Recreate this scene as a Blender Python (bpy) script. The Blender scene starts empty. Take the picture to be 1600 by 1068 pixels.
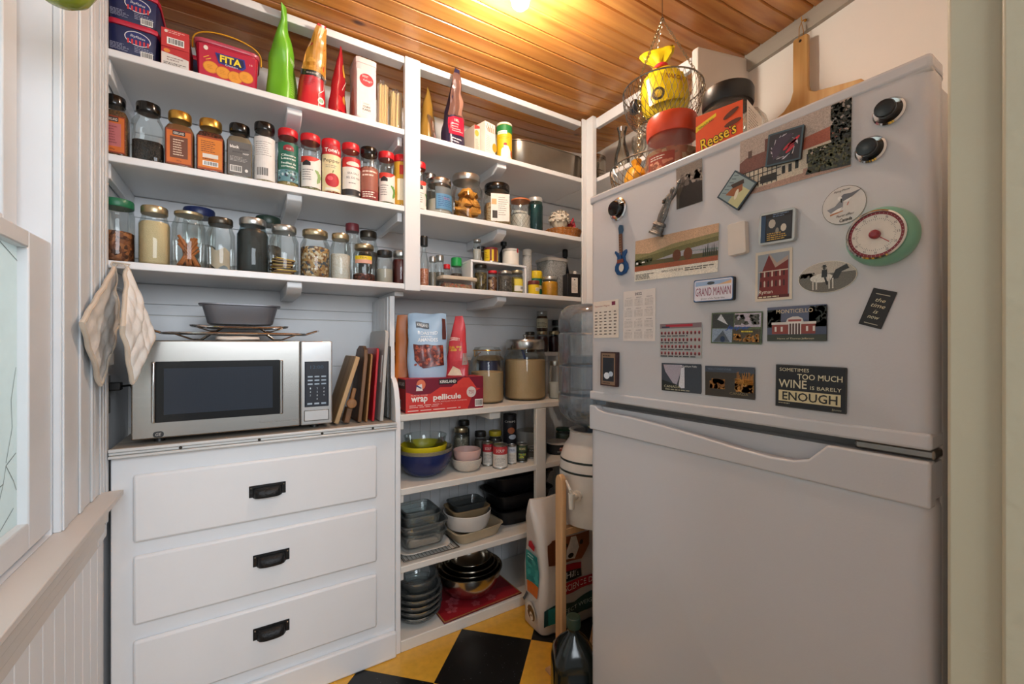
import bpy, bmesh, math, random
from mathutils import Vector, Matrix, noise

sc = bpy.context.scene
COL = sc.collection
R = math.radians
PI = math.pi

# ------------------------------------------------------------------ camera, world, lights, exposure
FPX, CX, CY, EYE, YAW = 667.0, 800.0, 540.0, 1.2, R(32.2)
S, C_ = math.sin(YAW), math.cos(YAW)
cam_d = bpy.data.cameras.new('camera')
cam_d.sensor_width = 36.0
cam_d.lens = FPX / 1600 * 36.0
cam_d.shift_y = (CY - 534) / 1600
cam_d.clip_start = 0.02
cam = bpy.data.objects.new('camera', cam_d)
COL.objects.link(cam)
cam.location = (0, 0, EYE)
cam.rotation_euler = (R(90), 0, -YAW)
sc.camera = cam

world = bpy.data.worlds.new('world')
sc.world = world
world.use_nodes = True
_bg = world.node_tree.nodes['Background']
_bg.inputs[0].default_value = (0.9, 0.95, 1.0, 1)
_bg.inputs[1].default_value = 0.38

def area(name, loc, rot, sx, sy, power, col):
    d = bpy.data.lights.new(name, 'AREA')
    d.shape = 'RECTANGLE'; d.size = sx; d.size_y = sy; d.energy = power; d.color = col
    o = bpy.data.objects.new(name, d); COL.objects.link(o)
    o.location = loc; o.rotation_euler = rot
    return o
# daylight outside the window, and an added cool fill for the unseen kitchen behind the doorway
area('window_daylight', (-0.75, 0.72, 1.55), (0, R(-90), 0), 1.5, 1.0, 13, (0.86, 0.93, 1.0))
area('kitchen_fill', (0.35, -1.6, 1.95), (R(70), 0, R(0)), 1.7, 1.2, 56, (0.86, 0.93, 1.0))
BULB_STRENGTH = 490.0

sc.view_settings.view_transform = 'Standard'
sc.view_settings.look = 'None'
sc.view_settings.exposure = 0.12
sc.view_settings.gamma = 1.0
sc.view_settings.use_curve_mapping = False
sc.cycles.max_bounces = 10
sc.cycles.transparent_max_bounces = 24
sc.cycles.caustics_reflective = False
sc.cycles.caustics_refractive = False

# ------------------------------------------------------------------ measuring: photo column / row at a stated real depth -> metres
def ux(u, Y):
    k = (u - CX) / FPX
    return Y * (S + k * C_) / (C_ - k * S)
def uy(u, X):
    k = (u - CX) / FPX
    return X * (C_ - k * S) / (S + k * C_)
def dep(X, Y): return X * S + Y * C_
def zz(v, X, Y): return EYE + (CY - v) / FPX * dep(X, Y)
def item(u0, u1, vtop, zs, front):
    """x, y, half width and height of an upright thing whose front stands at depth `front`"""
    uc = (u0 + u1) / 2
    k = (uc - CX) / FPX
    r = 0.03
    for _ in range(6):
        y = front + r
        x = ux(uc, y)
        r = (u1 - u0) * dep(x, y) / FPX / 2 / math.sqrt(1 + k * k)
    return x, y, r, zz(vtop, x, y) - zs

# ------------------------------------------------------------------ materials (all procedural)
def lin(c):
    if isinstance(c, str):
        c = [int(c[i:i + 2], 16) / 255 for i in (0, 2, 4)]
    return tuple((x / 12.92 if x <= 0.04045 else ((x + 0.055) / 1.055) ** 2.4) for x in c[:3]) + (1.0,)
MATS = {}
def nodes(name):
    m = bpy.data.materials.new(name); m.use_nodes = True
    nt = m.node_tree
    return m, nt, nt.nodes, nt.links, nt.nodes['Principled BSDF']
def mat(col, rough=0.5, metal=0.0, var=0.06, scale=25.0, bump=0.0, bscale=None, coat=0.0, name=None, stretch=None, spec=None):
    key = (str(col), rough, metal, var, scale, bump, bscale, coat, str(stretch), spec)
    if key in MATS: return MATS[key]
    m, nt, N, L, b = nodes(name or 'paint_%d' % len(MATS))
    tc = N.new('ShaderNodeTexCoord'); mp = N.new('ShaderNodeMapping')
    L.new(tc.outputs['Object'], mp.inputs[0])
    if stretch: mp.inputs['Scale'].default_value = stretch
    nz = N.new('ShaderNodeTexNoise'); nz.inputs['Scale'].default_value = scale; nz.inputs['Detail'].default_value = 4
    L.new(mp.outputs[0], nz.inputs[0])
    mx = N.new('ShaderNodeMix'); mx.data_type = 'RGBA'
    c = lin(col)
    mx.inputs[6].default_value = tuple(x * (1 - var) for x in c[:3]) + (1,)
    mx.inputs[7].default_value = tuple(min(1, x * (1 + var)) for x in c[:3]) + (1,)
    L.new(nz.outputs[0], mx.inputs[0]); L.new(mx.outputs[2], b.inputs['Base Color'])
    b.inputs['Roughness'].default_value = rough; b.inputs['Metallic'].default_value = metal
    b.inputs['Coat Weight'].default_value = coat
    if spec is not None: b.inputs['Specular IOR Level'].default_value = spec
    if bump:
        n2 = N.new('ShaderNodeTexNoise'); n2.inputs['Scale'].default_value = bscale or scale * 3
        n2.inputs['Detail'].default_value = 5
        L.new(mp.outputs[0], n2.inputs[0])
        bp = N.new('ShaderNodeBump'); bp.inputs['Strength'].default_value = bump; bp.inputs['Distance'].default_value = 0.004
        L.new(n2.outputs[0], bp.inputs['Height']); L.new(bp.outputs[0], b.inputs['Normal'])
    MATS[key] = m
    return m
def grain(cols, scale=120.0, rough=0.7, bump=0.6, stretch=None, name='grains'):
    """cells of several colours: seeds, cereals, spices"""
    key = ('g', str(cols), scale, rough, bump, str(stretch))
    if key in MATS: return MATS[key]
    m, nt, N, L, b = nodes('%s_%d' % (name, len(MATS)))
    tc = N.new('ShaderNodeTexCoord'); mp = N.new('ShaderNodeMapping')
    if stretch: mp.inputs['Scale'].default_value = stretch
    L.new(tc.outputs['Object'], mp.inputs[0])
    vo = N.new('ShaderNodeTexVoronoi'); vo.inputs['Scale'].default_value = scale
    L.new(mp.outputs[0], vo.inputs[0])
    sp = N.new('ShaderNodeSeparateColor'); L.new(vo.outputs['Color'], sp.inputs[0])
    cr = N.new('ShaderNodeValToRGB'); cr.color_ramp.interpolation = 'CONSTANT'
    e = cr.color_ramp.elements
    while len(e) < len(cols): e.new(0.5)
    for i, c in enumerate(cols):
        e[i].position = i / len(cols); e[i].color = lin(c)
    L.new(sp.outputs[0], cr.inputs[0]); L.new(cr.outputs[0], b.inputs['Base Color'])
    bp = N.new('ShaderNodeBump'); bp.inputs['Strength'].default_value = bump; bp.inputs['Distance'].default_value = 0.003; bp.invert = True
    L.new(vo.outputs['Distance'], bp.inputs['Height']); L.new(bp.outputs[0], b.inputs['Normal'])
    b.inputs['Roughness'].default_value = rough
    MATS[key] = m
    return m
def glass(tint='fafdfc', dens=0.0, rough=0.02, name='jar_glass', refl=.55):
    key = ('glass', tint, dens, rough, refl)
    if key in MATS: return MATS[key]
    m, nt, N, L, b = nodes('%s_%d' % (name, len(MATS)))
    tr = N.new('ShaderNodeBsdfTransparent'); tr.inputs[0].default_value = lin(tint)
    gl = N.new('ShaderNodeBsdfGlossy'); gl.inputs['Roughness'].default_value = rough
    fr = N.new('ShaderNodeFresnel'); fr.inputs[0].default_value = 1.5
    ml = N.new('ShaderNodeMath'); ml.operation = 'MULTIPLY_ADD'; ml.inputs[1].default_value = refl; ml.inputs[2].default_value = 0.015
    ml.use_clamp = True
    L.new(fr.outputs[0], ml.inputs[0])
    ms = N.new('ShaderNodeMixShader'); L.new(ml.outputs[0], ms.inputs[0]); L.new(tr.outputs[0], ms.inputs[1]); L.new(gl.outputs[0], ms.inputs[2])
    out = N['Material Output']
    last = ms
    if dens:
        df = N.new('ShaderNodeBsdfDiffuse'); df.inputs[0].default_value = lin(tint)
        nz = N.new('ShaderNodeTexNoise'); nz.inputs['Scale'].default_value = 30
        m2 = N.new('ShaderNodeMath'); m2.operation = 'MULTIPLY'; m2.inputs[1].default_value = dens * 2
        L.new(nz.outputs[0], m2.inputs[0])
        ms2 = N.new('ShaderNodeMixShader'); L.new(m2.outputs[0], ms2.inputs[0]); L.new(ms.outputs[0], ms2.inputs[1]); L.new(df.outputs[0], ms2.inputs[2])
        last = ms2
    L.new(last.outputs[0], out.inputs[0])
    MATS[key] = m
    return m
def wood(c1, c2, scale=6.0, axis=0, rough=0.45, coat=0.0, knots=False, var_obj=0.25, name='wood'):
    key = ('wood', c1, c2, scale, axis, rough, coat, knots)
    if key in MATS: return MATS[key]
    m, nt, N, L, b = nodes('%s_%d' % (name, len(MATS)))
    tc = N.new('ShaderNodeTexCoord'); mp = N.new('ShaderNodeMapping'); L.new(tc.outputs['Object'], mp.inputs[0])
    st = [8.0, 8.0, 8.0]; st[axis] = 0.35
    mp.inputs['Scale'].default_value = st
    oi = N.new('ShaderNodeObjectInfo')
    ad = N.new('ShaderNodeVectorMath'); ad.operation = 'ADD'; L.new(mp.outputs[0], ad.inputs[0])
    sc3 = N.new('ShaderNodeMath'); sc3.operation = 'MULTIPLY'; sc3.inputs[1].default_value = 37.0; L.new(oi.outputs['Random'], sc3.inputs[0])
    L.new(sc3.outputs[0], ad.inputs[1])
    nz = N.new('ShaderNodeTexNoise'); nz.inputs['Scale'].default_value = scale; nz.inputs['Detail'].default_value = 6; nz.inputs['Distortion'].default_value = 0.25
    L.new(ad.outputs[0], nz.inputs[0])
    cr = N.new('ShaderNodeValToRGB'); e = cr.color_ramp.elements
    e[0].position = 0.32; e[0].color = lin(c1); e[1].position = 0.68; e[1].color = lin(c2)
    L.new(nz.outputs[0], cr.inputs[0])
    hv = N.new('ShaderNodeHueSaturation')
    mr = N.new('ShaderNodeMapRange'); mr.inputs[3].default_value = 1 - var_obj; mr.inputs[4].default_value = 1 + var_obj
    L.new(oi.outputs['Random'], mr.inputs[0]); L.new(mr.outputs[0], hv.inputs['Value']); L.new(cr.outputs[0], hv.inputs['Color'])
    colo = hv.outputs[0]
    if knots:
        mk = N.new('ShaderNodeMapping'); ks = [7.0, 7.0, 0.01]; ks[axis] = 3.2; mk.inputs['Scale'].default_value = ks
        L.new(tc.outputs['Object'], mk.inputs[0])
        vo = N.new('ShaderNodeTexVoronoi'); vo.inputs['Scale'].default_value = 1.0; vo.inputs['Randomness'].default_value = 1.0
        L.new(mk.outputs[0], vo.inputs[0])
        kr = N.new('ShaderNodeValToRGB'); k = kr.color_ramp.elements
        k[0].position = 0.035; k[0].color = (1, 1, 1, 1); k[1].position = 0.1; k[1].color = (0, 0, 0, 1)
        L.new(vo.outputs['Distance'], kr.inputs[0])
        mx = N.new('ShaderNodeMix'); mx.data_type = 'RGBA'; mx.inputs[7].default_value = lin('4a2308')
        L.new(kr.outputs[0], mx.inputs[0]); L.new(colo, mx.inputs[6]); colo = mx.outputs[2]
    L.new(colo, b.inputs['Base Color'])
    b.inputs['Roughness'].default_value = rough; b.inputs['Coat Weight'].default_value = coat; b.inputs['Coat Roughness'].default_value = 0.25
    MATS[key] = m
    return m
def emit(col, strength, name):
    m, nt, N, L, b = nodes(name)
    b.inputs['Base Color'].default_value = lin(col)
    b.inputs['Emission Color'].default_value = lin(col); b.inputs['Emission Strength'].default_value = strength
    return m
def print_mat(name, rough, gr):
    m, nt, N, L, b = nodes(name)
    at = N.new('ShaderNodeVertexColor'); at.layer_name = 'ink'
    nz = N.new('ShaderNodeTexNoise'); nz.inputs['Scale'].default_value = 600 if gr > .2 else 60; nz.inputs['Detail'].default_value = 5
    tc = N.new('ShaderNodeTexCoord'); L.new(tc.outputs['Object'], nz.inputs[0])
    mr = N.new('ShaderNodeMapRange'); mr.inputs[1].default_value = .25; mr.inputs[2].default_value = .75
    mr.inputs[3].default_value = 1 - gr; mr.inputs[4].default_value = 1 + gr
    L.new(nz.outputs[0], mr.inputs[0])
    mx = N.new('ShaderNodeVectorMath'); mx.operation = 'SCALE'
    L.new(at.outputs[0], mx.inputs[0]); L.new(mr.outputs[0], mx.inputs['Scale']); L.new(mx.outputs[0], b.inputs['Base Color'])
    b.inputs['Roughness'].default_value = rough
    return m
M_INK = print_mat('ink_print', 0.5, 0.05)
M_PHOTO = print_mat('photo_print', 0.35, 0.32)
M_FOIL = print_mat('pouch_print', 0.28, 0.10)

M_WHITE = mat('e9eaec', 0.42, var=0.03, scale=9, bump=0.12, bscale=22, name='white_paint')
M_WALLP = mat('ebe7e1', 0.6, var=0.03, scale=5, bump=0.08, bscale=40, name='wall_paint')
M_SHELF = mat('e7e8ea', 0.35, var=0.04, scale=6, bump=0.10, bscale=16, name='shelf_paint')
M_WORN = mat('dedad3', 0.5, var=0.10, scale=7, bump=0.15, bscale=18, name='worn_paint')
M_CASING = mat('dfe2e5', 0.45, var=0.05, scale=14, bump=0.2, bscale=30, name='casing_paint')
M_SILL = mat('d8d2cc', 0.5, var=0.06, scale=6, bump=0.15, bscale=25, name='sill_paint')
M_BLACK = mat('141414', 0.4, name='black_plastic')
M_BLKG = mat('0c0c0d', 0.16, name='gloss_black')
M_STEEL = mat('b4b0aa', 0.26, 1.0, var=0.10, scale=30, stretch=(0.3, 1, 12), name='brushed_steel')
M_CHROME = mat('d6d6d6', 0.10, 1.0, name='chrome')
M_WIRE = mat('8d8983', 0.25, 1.0, name='wire_metal')
M_GOLD = mat('c79a48', 0.28, 0.9, name='gold_lid')
M_PALEG = mat('b7a888', 0.30, 0.9, name='brass_lid')
M_SILV = mat('b9b8b4', 0.28, 0.95, name='silver_lid')
M_DKLID = mat('4a443c', 0.30, 0.8, name='dark_lid')
M_RED = mat('c8202a', 0.35, name='red_plastic')
M_GLASS = glass()
M_GLASSB = glass('dfeef2', name='blue_glass')
M_GREENG = glass('f2f7f5', 0.04, name='dish_glass', refl=1.3)
M_CLEAR = glass('f8f8f6', 0.05, 0.06, name='clear_plastic')
M_FROST = glass('ecebe8', 0.34, 0.2, name='frosted_plastic')
M_FRIDGE = mat('c9c8ca', 0.22, var=0.01, scale=60, bump=0.05, bscale=260, name='fridge_enamel')

# ------------------------------------------------------------------ mesh helpers
class MB:
    def __init__(s): s.v = []; s.f = []; s.mi = []
    def add(s, vs, fs, mi=0):
        o = len(s.v); s.v += [tuple(v) for v in vs]
        s.f += [tuple(i + o for i in f) for f in fs]; s.mi += [mi] * len(fs)
        return s
    def box(s, x0, x1, y0, y1, z0, z1, mi=0, mtx=None):
        vs = [Vector((x, y, z)) for x in (x0, x1) for y in (y0, y1) for z in (z0, z1)]
        if mtx: vs = [mtx @ v for v in vs]
        return s.add(vs, [(0, 1, 3, 2), (4, 6, 7, 5), (0, 4, 5, 1), (2, 3, 7, 6), (0, 2, 6, 4), (1, 5, 7, 3)], mi)
    def rings(s, rs, cap0=True, cap1=True, closed=True, mi=0):
        n = len(rs[0]); vs = [p for r in rs for p in r]; fs = []
        for i in range(len(rs) - 1):
            for j in range(n if closed else n - 1):
                k = (j + 1) % n
                fs.append((i * n + j, i * n + k, (i + 1) * n + k, (i + 1) * n + j))
        if cap0: fs.append(tuple(range(n - 1, -1, -1)))
        if cap1: fs.append(tuple((len(rs) - 1) * n + j for j in range(n)))
        return s.add(vs, fs, mi)
    def lathe(s, prof, seg=24, n=2.0, sx=1.0, sy=1.0, c=(0, 0, 0), cap0=True, cap1=True, mi=0, mtx=None, flute=0, fd=0.0):
        rs = []
        for p in prof:
            r, z = p[0], p[1]; nn = p[2] if len(p) > 2 else n
            ring = []
            for j in range(seg):
                a = 2 * PI * (j + .5) / seg; ca, sa = math.cos(a), math.sin(a)
                q = (abs(ca) ** nn + abs(sa) ** nn) ** (-1 / nn)
                if flute: q *= 1 + fd * math.cos(flute * a)
                v = Vector((c[0] + r * q * ca * sx, c[1] + r * q * sa * sy, c[2] + z))
                ring.append(mtx @ v if mtx else v)
            rs.append(ring)
        return s.rings(rs, cap0, cap1, True, mi)
    def tube(s, path, r, seg=6, closed=False, mi=0, flat=None):
        P = [Vector(p) for p in path]; n = len(P); rs = []
        up = None
        for i, p in enumerate(P):
            if closed: t = P[(i + 1) % n] - P[i - 1]
            else: t = P[min(i + 1, n - 1)] - P[max(i - 1, 0)]
            t.normalize()
            if up is None: up = Vector((0, 0, 1)) if abs(t.z) < .9 else Vector((1, 0, 0))
            a = t.cross(up)
            if a.length < 1e-5: a = t.orthogonal()
            a.normalize(); b = a.cross(t).normalized(); up = b
            rr = r[i] if isinstance(r, (list, tuple)) else r
            fl = flat or 1.0
            rs.append([p + a * rr * math.cos(2 * PI * j / seg) + b * rr * fl * math.sin(2 * PI * j / seg) for j in range(seg)])
        if closed:
            rs.append(rs[0]); return s.rings(rs, False, False, True, mi)
        return s.rings(rs, True, True, True, mi)
    def prism(s, poly, axis, a0, a1, mi=0, mtx=None):
        def P(p, a):
            v = Vector({'x': (a, p[0], p[1]), 'y': (p[0], a, p[1]), 'z': (p[0], p[1], a)}[axis])
            return mtx @ v if mtx else v
        n = len(poly); vs = [P(p, a0) for p in poly] + [P(p, a1) for p in poly]
        fs = [(i, (i + 1) % n, n + (i + 1) % n, n + i) for i in range(n)] + [tuple(range(n - 1, -1, -1)), tuple(range(n, 2 * n))]
        return s.add(vs, fs, mi)
    def build(s, name, mats, parent=None, smooth=40, bevel=0.0, bseg=2, loc=None, jit=0.0, jscale=20, seed=0):
        me = bpy.data.meshes.new(name)
        vs = s.v
        if jit:
            off = Vector((seed * 7.3, seed * 3.1, 0))
            vs = [tuple(Vector(v) + jit * noise.noise_vector(Vector(v) * jscale + off)) for v in vs]
        me.from_pydata(vs, [], s.f)
        if not isinstance(mats, (list, tuple)): mats = [mats]
        for m in mats: me.materials.append(m)
        if len(mats) > 1: me.polygons.foreach_set('material_index', s.mi)
        bm = bmesh.new(); bm.from_mesh(me); bmesh.ops.recalc_face_normals(bm, faces=bm.faces)
        bm.to_mesh(me); bm.free()
        if smooth:
            me.polygons.foreach_set('use_smooth', [True] * len(me.polygons))
            me.set_sharp_from_angle(angle=R(smooth))
        o = bpy.data.objects.new(name, me); COL.objects.link(o)
        if parent: o.parent = parent
        if loc: o.location = loc
        if bevel:
            b = o.modifiers.new('edge', 'BEVEL'); b.width = bevel; b.segments = bseg; b.limit_method = 'ANGLE'; b.angle_limit = R(40)
            b.harden_normals = False
        return o
def tag(o, label, cat, group=None, kind=None):
    o['label'] = label; o['category'] = cat
    if group: o['group'] = group
    if kind: o['kind'] = kind
    return o
def thing(name, label, cat, loc=(0, 0, 0), rot=0.0, group=None, tilt=None):
    o = bpy.data.objects.new(name, None); COL.objects.link(o); o.empty_display_size = .02
    o.location = loc; o.rotation_euler = tilt if tilt else (0, 0, rot)
    return tag(o, label, cat, group)
def struct(o): o['kind'] = 'structure'; return o

# ------------------------------------------------------------------ flat print: coloured shapes and lettering
FONTC = {}
def glyphs(txt, shear=0.0, bold=0.0):
    key = (txt, shear, bold)
    if key in FONTC: return FONTC[key]
    cu = bpy.data.curves.new('lettering', 'FONT'); cu.body = txt; cu.resolution_u = 2; cu.shear = shear; cu.offset = bold
    o = bpy.data.objects.new('lettering', cu)
    me = o.to_mesh()
    vs = [(v.co.x, v.co.y) for v in me.vertices]; fs = [tuple(p.vertices) for p in me.polygons]
    o.to_mesh_clear(); bpy.data.objects.remove(o); bpy.data.curves.remove(cu)
    FONTC[key] = (vs, fs)
    return vs, fs
class PR:
    def __init__(s, eps=0.00012): s.v = []; s.f = []; s.c = []; s.l = []; s.n = 0; s.eps = eps
    def _add(s, vs, fs, col):
        o = len(s.v); s.v += [(x, y, s.n) for x, y in vs]; s.f += [tuple(i + o for i in f) for f in fs]
        s.c += [lin(col)] * len(fs); s.n += 1
        return s
    def hold(s): s.n -= 1; return s
    def poly(s, pts, col): return s._add(pts, [tuple(range(len(pts)))], col)
    def rect(s, x0, y0, x1, y1, col): return s.poly([(x0, y0), (x1, y0), (x1, y1), (x0, y1)], col)
    def rrect(s, x0, y0, x1, y1, r, col):
        p = []
        for cx, cy, a in ((x1 - r, y1 - r, 0), (x0 + r, y1 - r, 90), (x0 + r, y0 + r, 180), (x1 - r, y0 + r, 270)):
            p += [(cx + r * math.cos(R(a + t)), cy + r * math.sin(R(a + t))) for t in (0, 30, 60, 90)]
        return s.poly(p, col)
    def ell(s, cx, cy, rx, ry, col, n=20, rot=0):
        ca, sa = math.cos(R(rot)), math.sin(R(rot))
        return s.poly([(cx + rx * math.cos(2 * PI * i / n) * ca - ry * math.sin(2 * PI * i / n) * sa, cy + rx * math.cos(2 * PI * i / n) * sa + ry * math.sin(2 * PI * i / n) * ca) for i in range(n)], col)
    def line(s, x0, y0, x1, y1, w, col):
        dx, dy = x1 - x0, y1 - y0; l = math.hypot(dx, dy) or 1; nx, ny = -dy / l * w / 2, dx / l * w / 2
        return s.poly([(x0 + nx, y0 + ny), (x1 + nx, y1 + ny), (x1 - nx, y1 - ny), (x0 - nx, y0 - ny)], col)
    def text(s, t, cx, cy, w, h, col, shear=0.0, rot=0, bold=0.0):
        vs, fs = glyphs(t, shear, bold)
        if not vs: return s
        x0, x1 = min(v[0] for v in vs), max(v[0] for v in vs); y0, y1 = min(v[1] for v in vs), max(v[1] for v in vs)
        ca, sa = math.cos(R(rot)), math.sin(R(rot)); q = []
        for x, y in vs:
            a = ((x - x0) / (x1 - x0 + 1e-9) - .5) * w; b = ((y - y0) / (y1 - y0 + 1e-9) - .5) * h
            q.append((cx + a * ca - b * sa, cy + a * sa + b * ca))
        return s._add(q, fs, col)
    def many(s, quads, col):
        vs = []; fs = []
        for q in quads:
            o = len(vs); vs += q; fs.append(tuple(range(o, o + len(q))))
        return s._add(vs, fs, col)
    def bars(s, x0, y0, x1, y1, bg='f4f4f0', seed=1):
        s.rect(x0, y0, x1, y1, bg); rnd = random.Random(seed); q = []; w = x1 - x0; x = x0 + w * .08
        while x < x1 - w * .08:
            d = w * rnd.choice((.02, .03, .05)); q.append([(x, y0 + (y1 - y0) * .15), (x + d, y0 + (y1 - y0) * .15), (x + d, y1 - (y1 - y0) * .1), (x, y1 - (y1 - y0) * .1)]); x += d + w * rnd.choice((.02, .04))
        return s.many(q, '1a1a1a')
    def smalltext(s, x0, y0, x1, y1, n, col, seed=2, fill=.45):
        rnd = random.Random(seed); q = []; hh = (y1 - y0) / n
        for i in range(n):
            y = y1 - (i + .5) * hh; e = x0 + (x1 - x0) * rnd.uniform(.6, 1); x = x0
            while x < e:
                d = min((x1 - x0) * rnd.uniform(.06, .2), e - x); q.append([(x, y - hh * fill / 2), (x + d, y - hh * fill / 2), (x + d, y + hh * fill / 2), (x, y + hh * fill / 2)]); x += d + (x1 - x0) * .03
        return s.many(q, col)
    def blobs(s, n, x0, y0, x1, y1, r, cols, seed=3):
        rnd = random.Random(seed)
        for c in cols:
            q = []
            for _ in range(n // len(cols)):
                cx, cy, rr = rnd.uniform(x0, x1), rnd.uniform(y0, y1), r * rnd.uniform(.5, 1.2)
                q.append([(min(max(cx + rr * rnd.uniform(.6, 1.2) * math.cos(a * PI / 3), x0), x1), min(max(cy + rr * rnd.uniform(.6, 1.2) * math.sin(a * PI / 3), y0), y1)) for a in range(6)])
            s.many(q, c)
            s.n -= .6
        s.n += .6
        return s
    def build(s, name, parent, mapf, m=None, cut=None, off=0.0004):
        me = bpy.data.meshes.new(name)
        me.from_pydata(s.v, [], s.f)
        ca = me.color_attributes.new('ink', 'FLOAT_COLOR', 'CORNER')
        i = 0
        for p, c in zip(me.polygons, s.c):
            for li in p.loop_indices: ca.data[li].color = c
        if cut:
            bm = bmesh.new(); bm.from_mesh(me)
            for ax, step in cut:
                lo = min(v.co[ax] for v in bm.verts); hi = max(v.co[ax] for v in bm.verts)
                k = math.ceil(lo / step)
                while k * step < hi:
                    no = Vector((0, 0, 0)); no[ax] = 1; co = Vector((0, 0, 0)); co[ax] = k * step
                    bmesh.ops.bisect_plane(bm, geom=bm.verts[:] + bm.edges[:] + bm.faces[:], plane_co=co, plane_no=no, dist=1e-6); k += 1
            bm.to_mesh(me); bm.free()
        for v in me.vertices:
            v.co = Vector(mapf(v.co.x, v.co.y, off + v.co.z * s.eps))
        me.materials.append(m or M_INK)
        o = bpy.data.objects.new(name, me); COL.objects.link(o)
        if parent: o.parent = parent
        return o
def flat(yf=0.0, ox=0.0, oz=0.0): return lambda x, y, h: (x + ox, yf - h, y + oz)
def sideL(xf, oy=0.0, oz=0.0): return lambda x, y, h: (xf - h, oy - x, y + oz)      # faces -x
def topf(zf, ox=0.0, oy=0.0): return lambda x, y, h: (x + ox, y + oy, zf + h)
def cyl(r, oz=0.0, a0=0.0): return lambda x, y, h: ((r + h) * math.sin(x / r + a0), -(r + h) * math.cos(x / r + a0), y + oz)
# ================================================================== THE ROOM
YF, YB = 1.643, 2.0            # front of the built-in shelves, back wall
XL, XR, XC = -0.344, 1.862, 1.50
def ceil_z(x, y):
    d = YF - y
    return 2.34 + .015 * x + (.04 * d + .06 * d * d if d > 0 else .04 * d) + .1 * max(0, x - 1.2) ** 2

# floor of square vinyl tiles laid diagonally
fl = struct(MB().box(-.6, 2.1, -2.6, 2.1, -.05, -.004).build('floor', mat('6a5f4c', .8, name='subfloor')))
M_YT = mat('d9a437', 0.32, var=0.22, scale=38, bump=0.05, coat=.2, name='yellow_vinyl')
def black_tile():
    m, nt, N, L, b = nodes('black_vinyl')
    tc = N.new('ShaderNodeTexCoord'); vo = N.new('ShaderNodeTexVoronoi'); vo.inputs['Scale'].default_value = 90; L.new(tc.outputs['Object'], vo.inputs[0])
    sp = N.new('ShaderNodeSeparateColor'); L.new(vo.outputs['Color'], sp.inputs[0])
    lt = N.new('ShaderNodeMath'); lt.operation = 'LESS_THAN'; lt.inputs[1].default_value = .13; L.new(vo.outputs['Distance'], lt.inputs[0])
    g2 = N.new('ShaderNodeMath'); g2.operation = 'GREATER_THAN'; g2.inputs[1].default_value = .8; L.new(sp.outputs[0], g2.inputs[0])
    mu = N.new('ShaderNodeMath'); mu.operation = 'MULTIPLY'; L.new(lt.outputs[0], mu.inputs[0]); L.new(g2.outputs[0], mu.inputs[1])
    mx = N.new('ShaderNodeMix'); mx.data_type = 'RGBA'; mx.inputs[6].default_value = lin('0c0d0f'); mx.inputs[7].default_value = lin('6f7478')
    L.new(mu.outputs[0], mx.inputs[0]); L.new(mx.outputs[2], b.inputs['Base Color']); b.inputs['Roughness'].default_value = .35
    return m
M_BT = black_tile()
tile_me = {}
for i in range(-8, 7):
    for j in range(-5, 9):
        T = .298
        cx = .575 + (i + .5) * T * .7071 + (j + .5) * T * .7071
        cy = 1.435 + (i + .5) * T * .7071 - (j + .5) * T * .7071
        if not (-.45 < cx < 1.95 and -.15 < cy < 1.85): continue
        black = (i + j) % 2 == 0
        if black not in tile_me:
            o = MB().box(-T / 2 + .0006, T / 2 - .0006, -T / 2 + .0006, T / 2 - .0006, -.004, 0).build('tile', M_BT if black else M_YT, fl, bevel=.0006, bseg=1)
            tile_me[black] = o.data
        else:
            o = bpy.data.objects.new('tile', tile_me[black]); COL.objects.link(o); o.parent = fl
        o.location = (cx, cy, 0); o.rotation_euler = (0, 0, R(45))

# ceiling of varnished pine boards, each a piece
M_PINE = wood('b0692a', 'dfa054', 3.0, 0, rough=.32, coat=.35, knots=True, var_obj=.16, name='varnished_pine')
ce = struct(MB().add([(-.6, -.2, 2.62), (2.1, -.2, 2.62), (2.1, 2.1, 2.62), (-.6, 2.1, 2.62), (-.6, -.2, 2.66), (2.1, -.2, 2.66), (2.1, 2.1, 2.66), (-.6, 2.1, 2.66)],
     [(0, 1, 2, 3), (4, 5, 6, 7), (0, 1, 5, 4), (1, 2, 6, 5), (2, 3, 7, 6), (3, 0, 4, 7)]).build('ceiling', mat('5a3414', .8, name='ceiling_backing')))
y = -.16; W = .066; i = 0
while y < 2.02:
    rs = []
    for k in range(13):
        x = -.42 + k * (XR + .02 + .42) / 12
        g = .0035
        z0, z1 = ceil_z(x, y + g), ceil_z(x, y + W - g)
        rs.append([(x, y + .0012, z0 + .006), (x, y + g + .001, z0), (x, y + W - g - .001, z1), (x, y + W - .0012, z1 + .006), (x, y + W - .0012, z1 + .014), (x, y + .0012, z0 + .014)])
    b = MB().rings(rs).build('board', M_PINE, ce, smooth=20)
    y += W; i += 1

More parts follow.
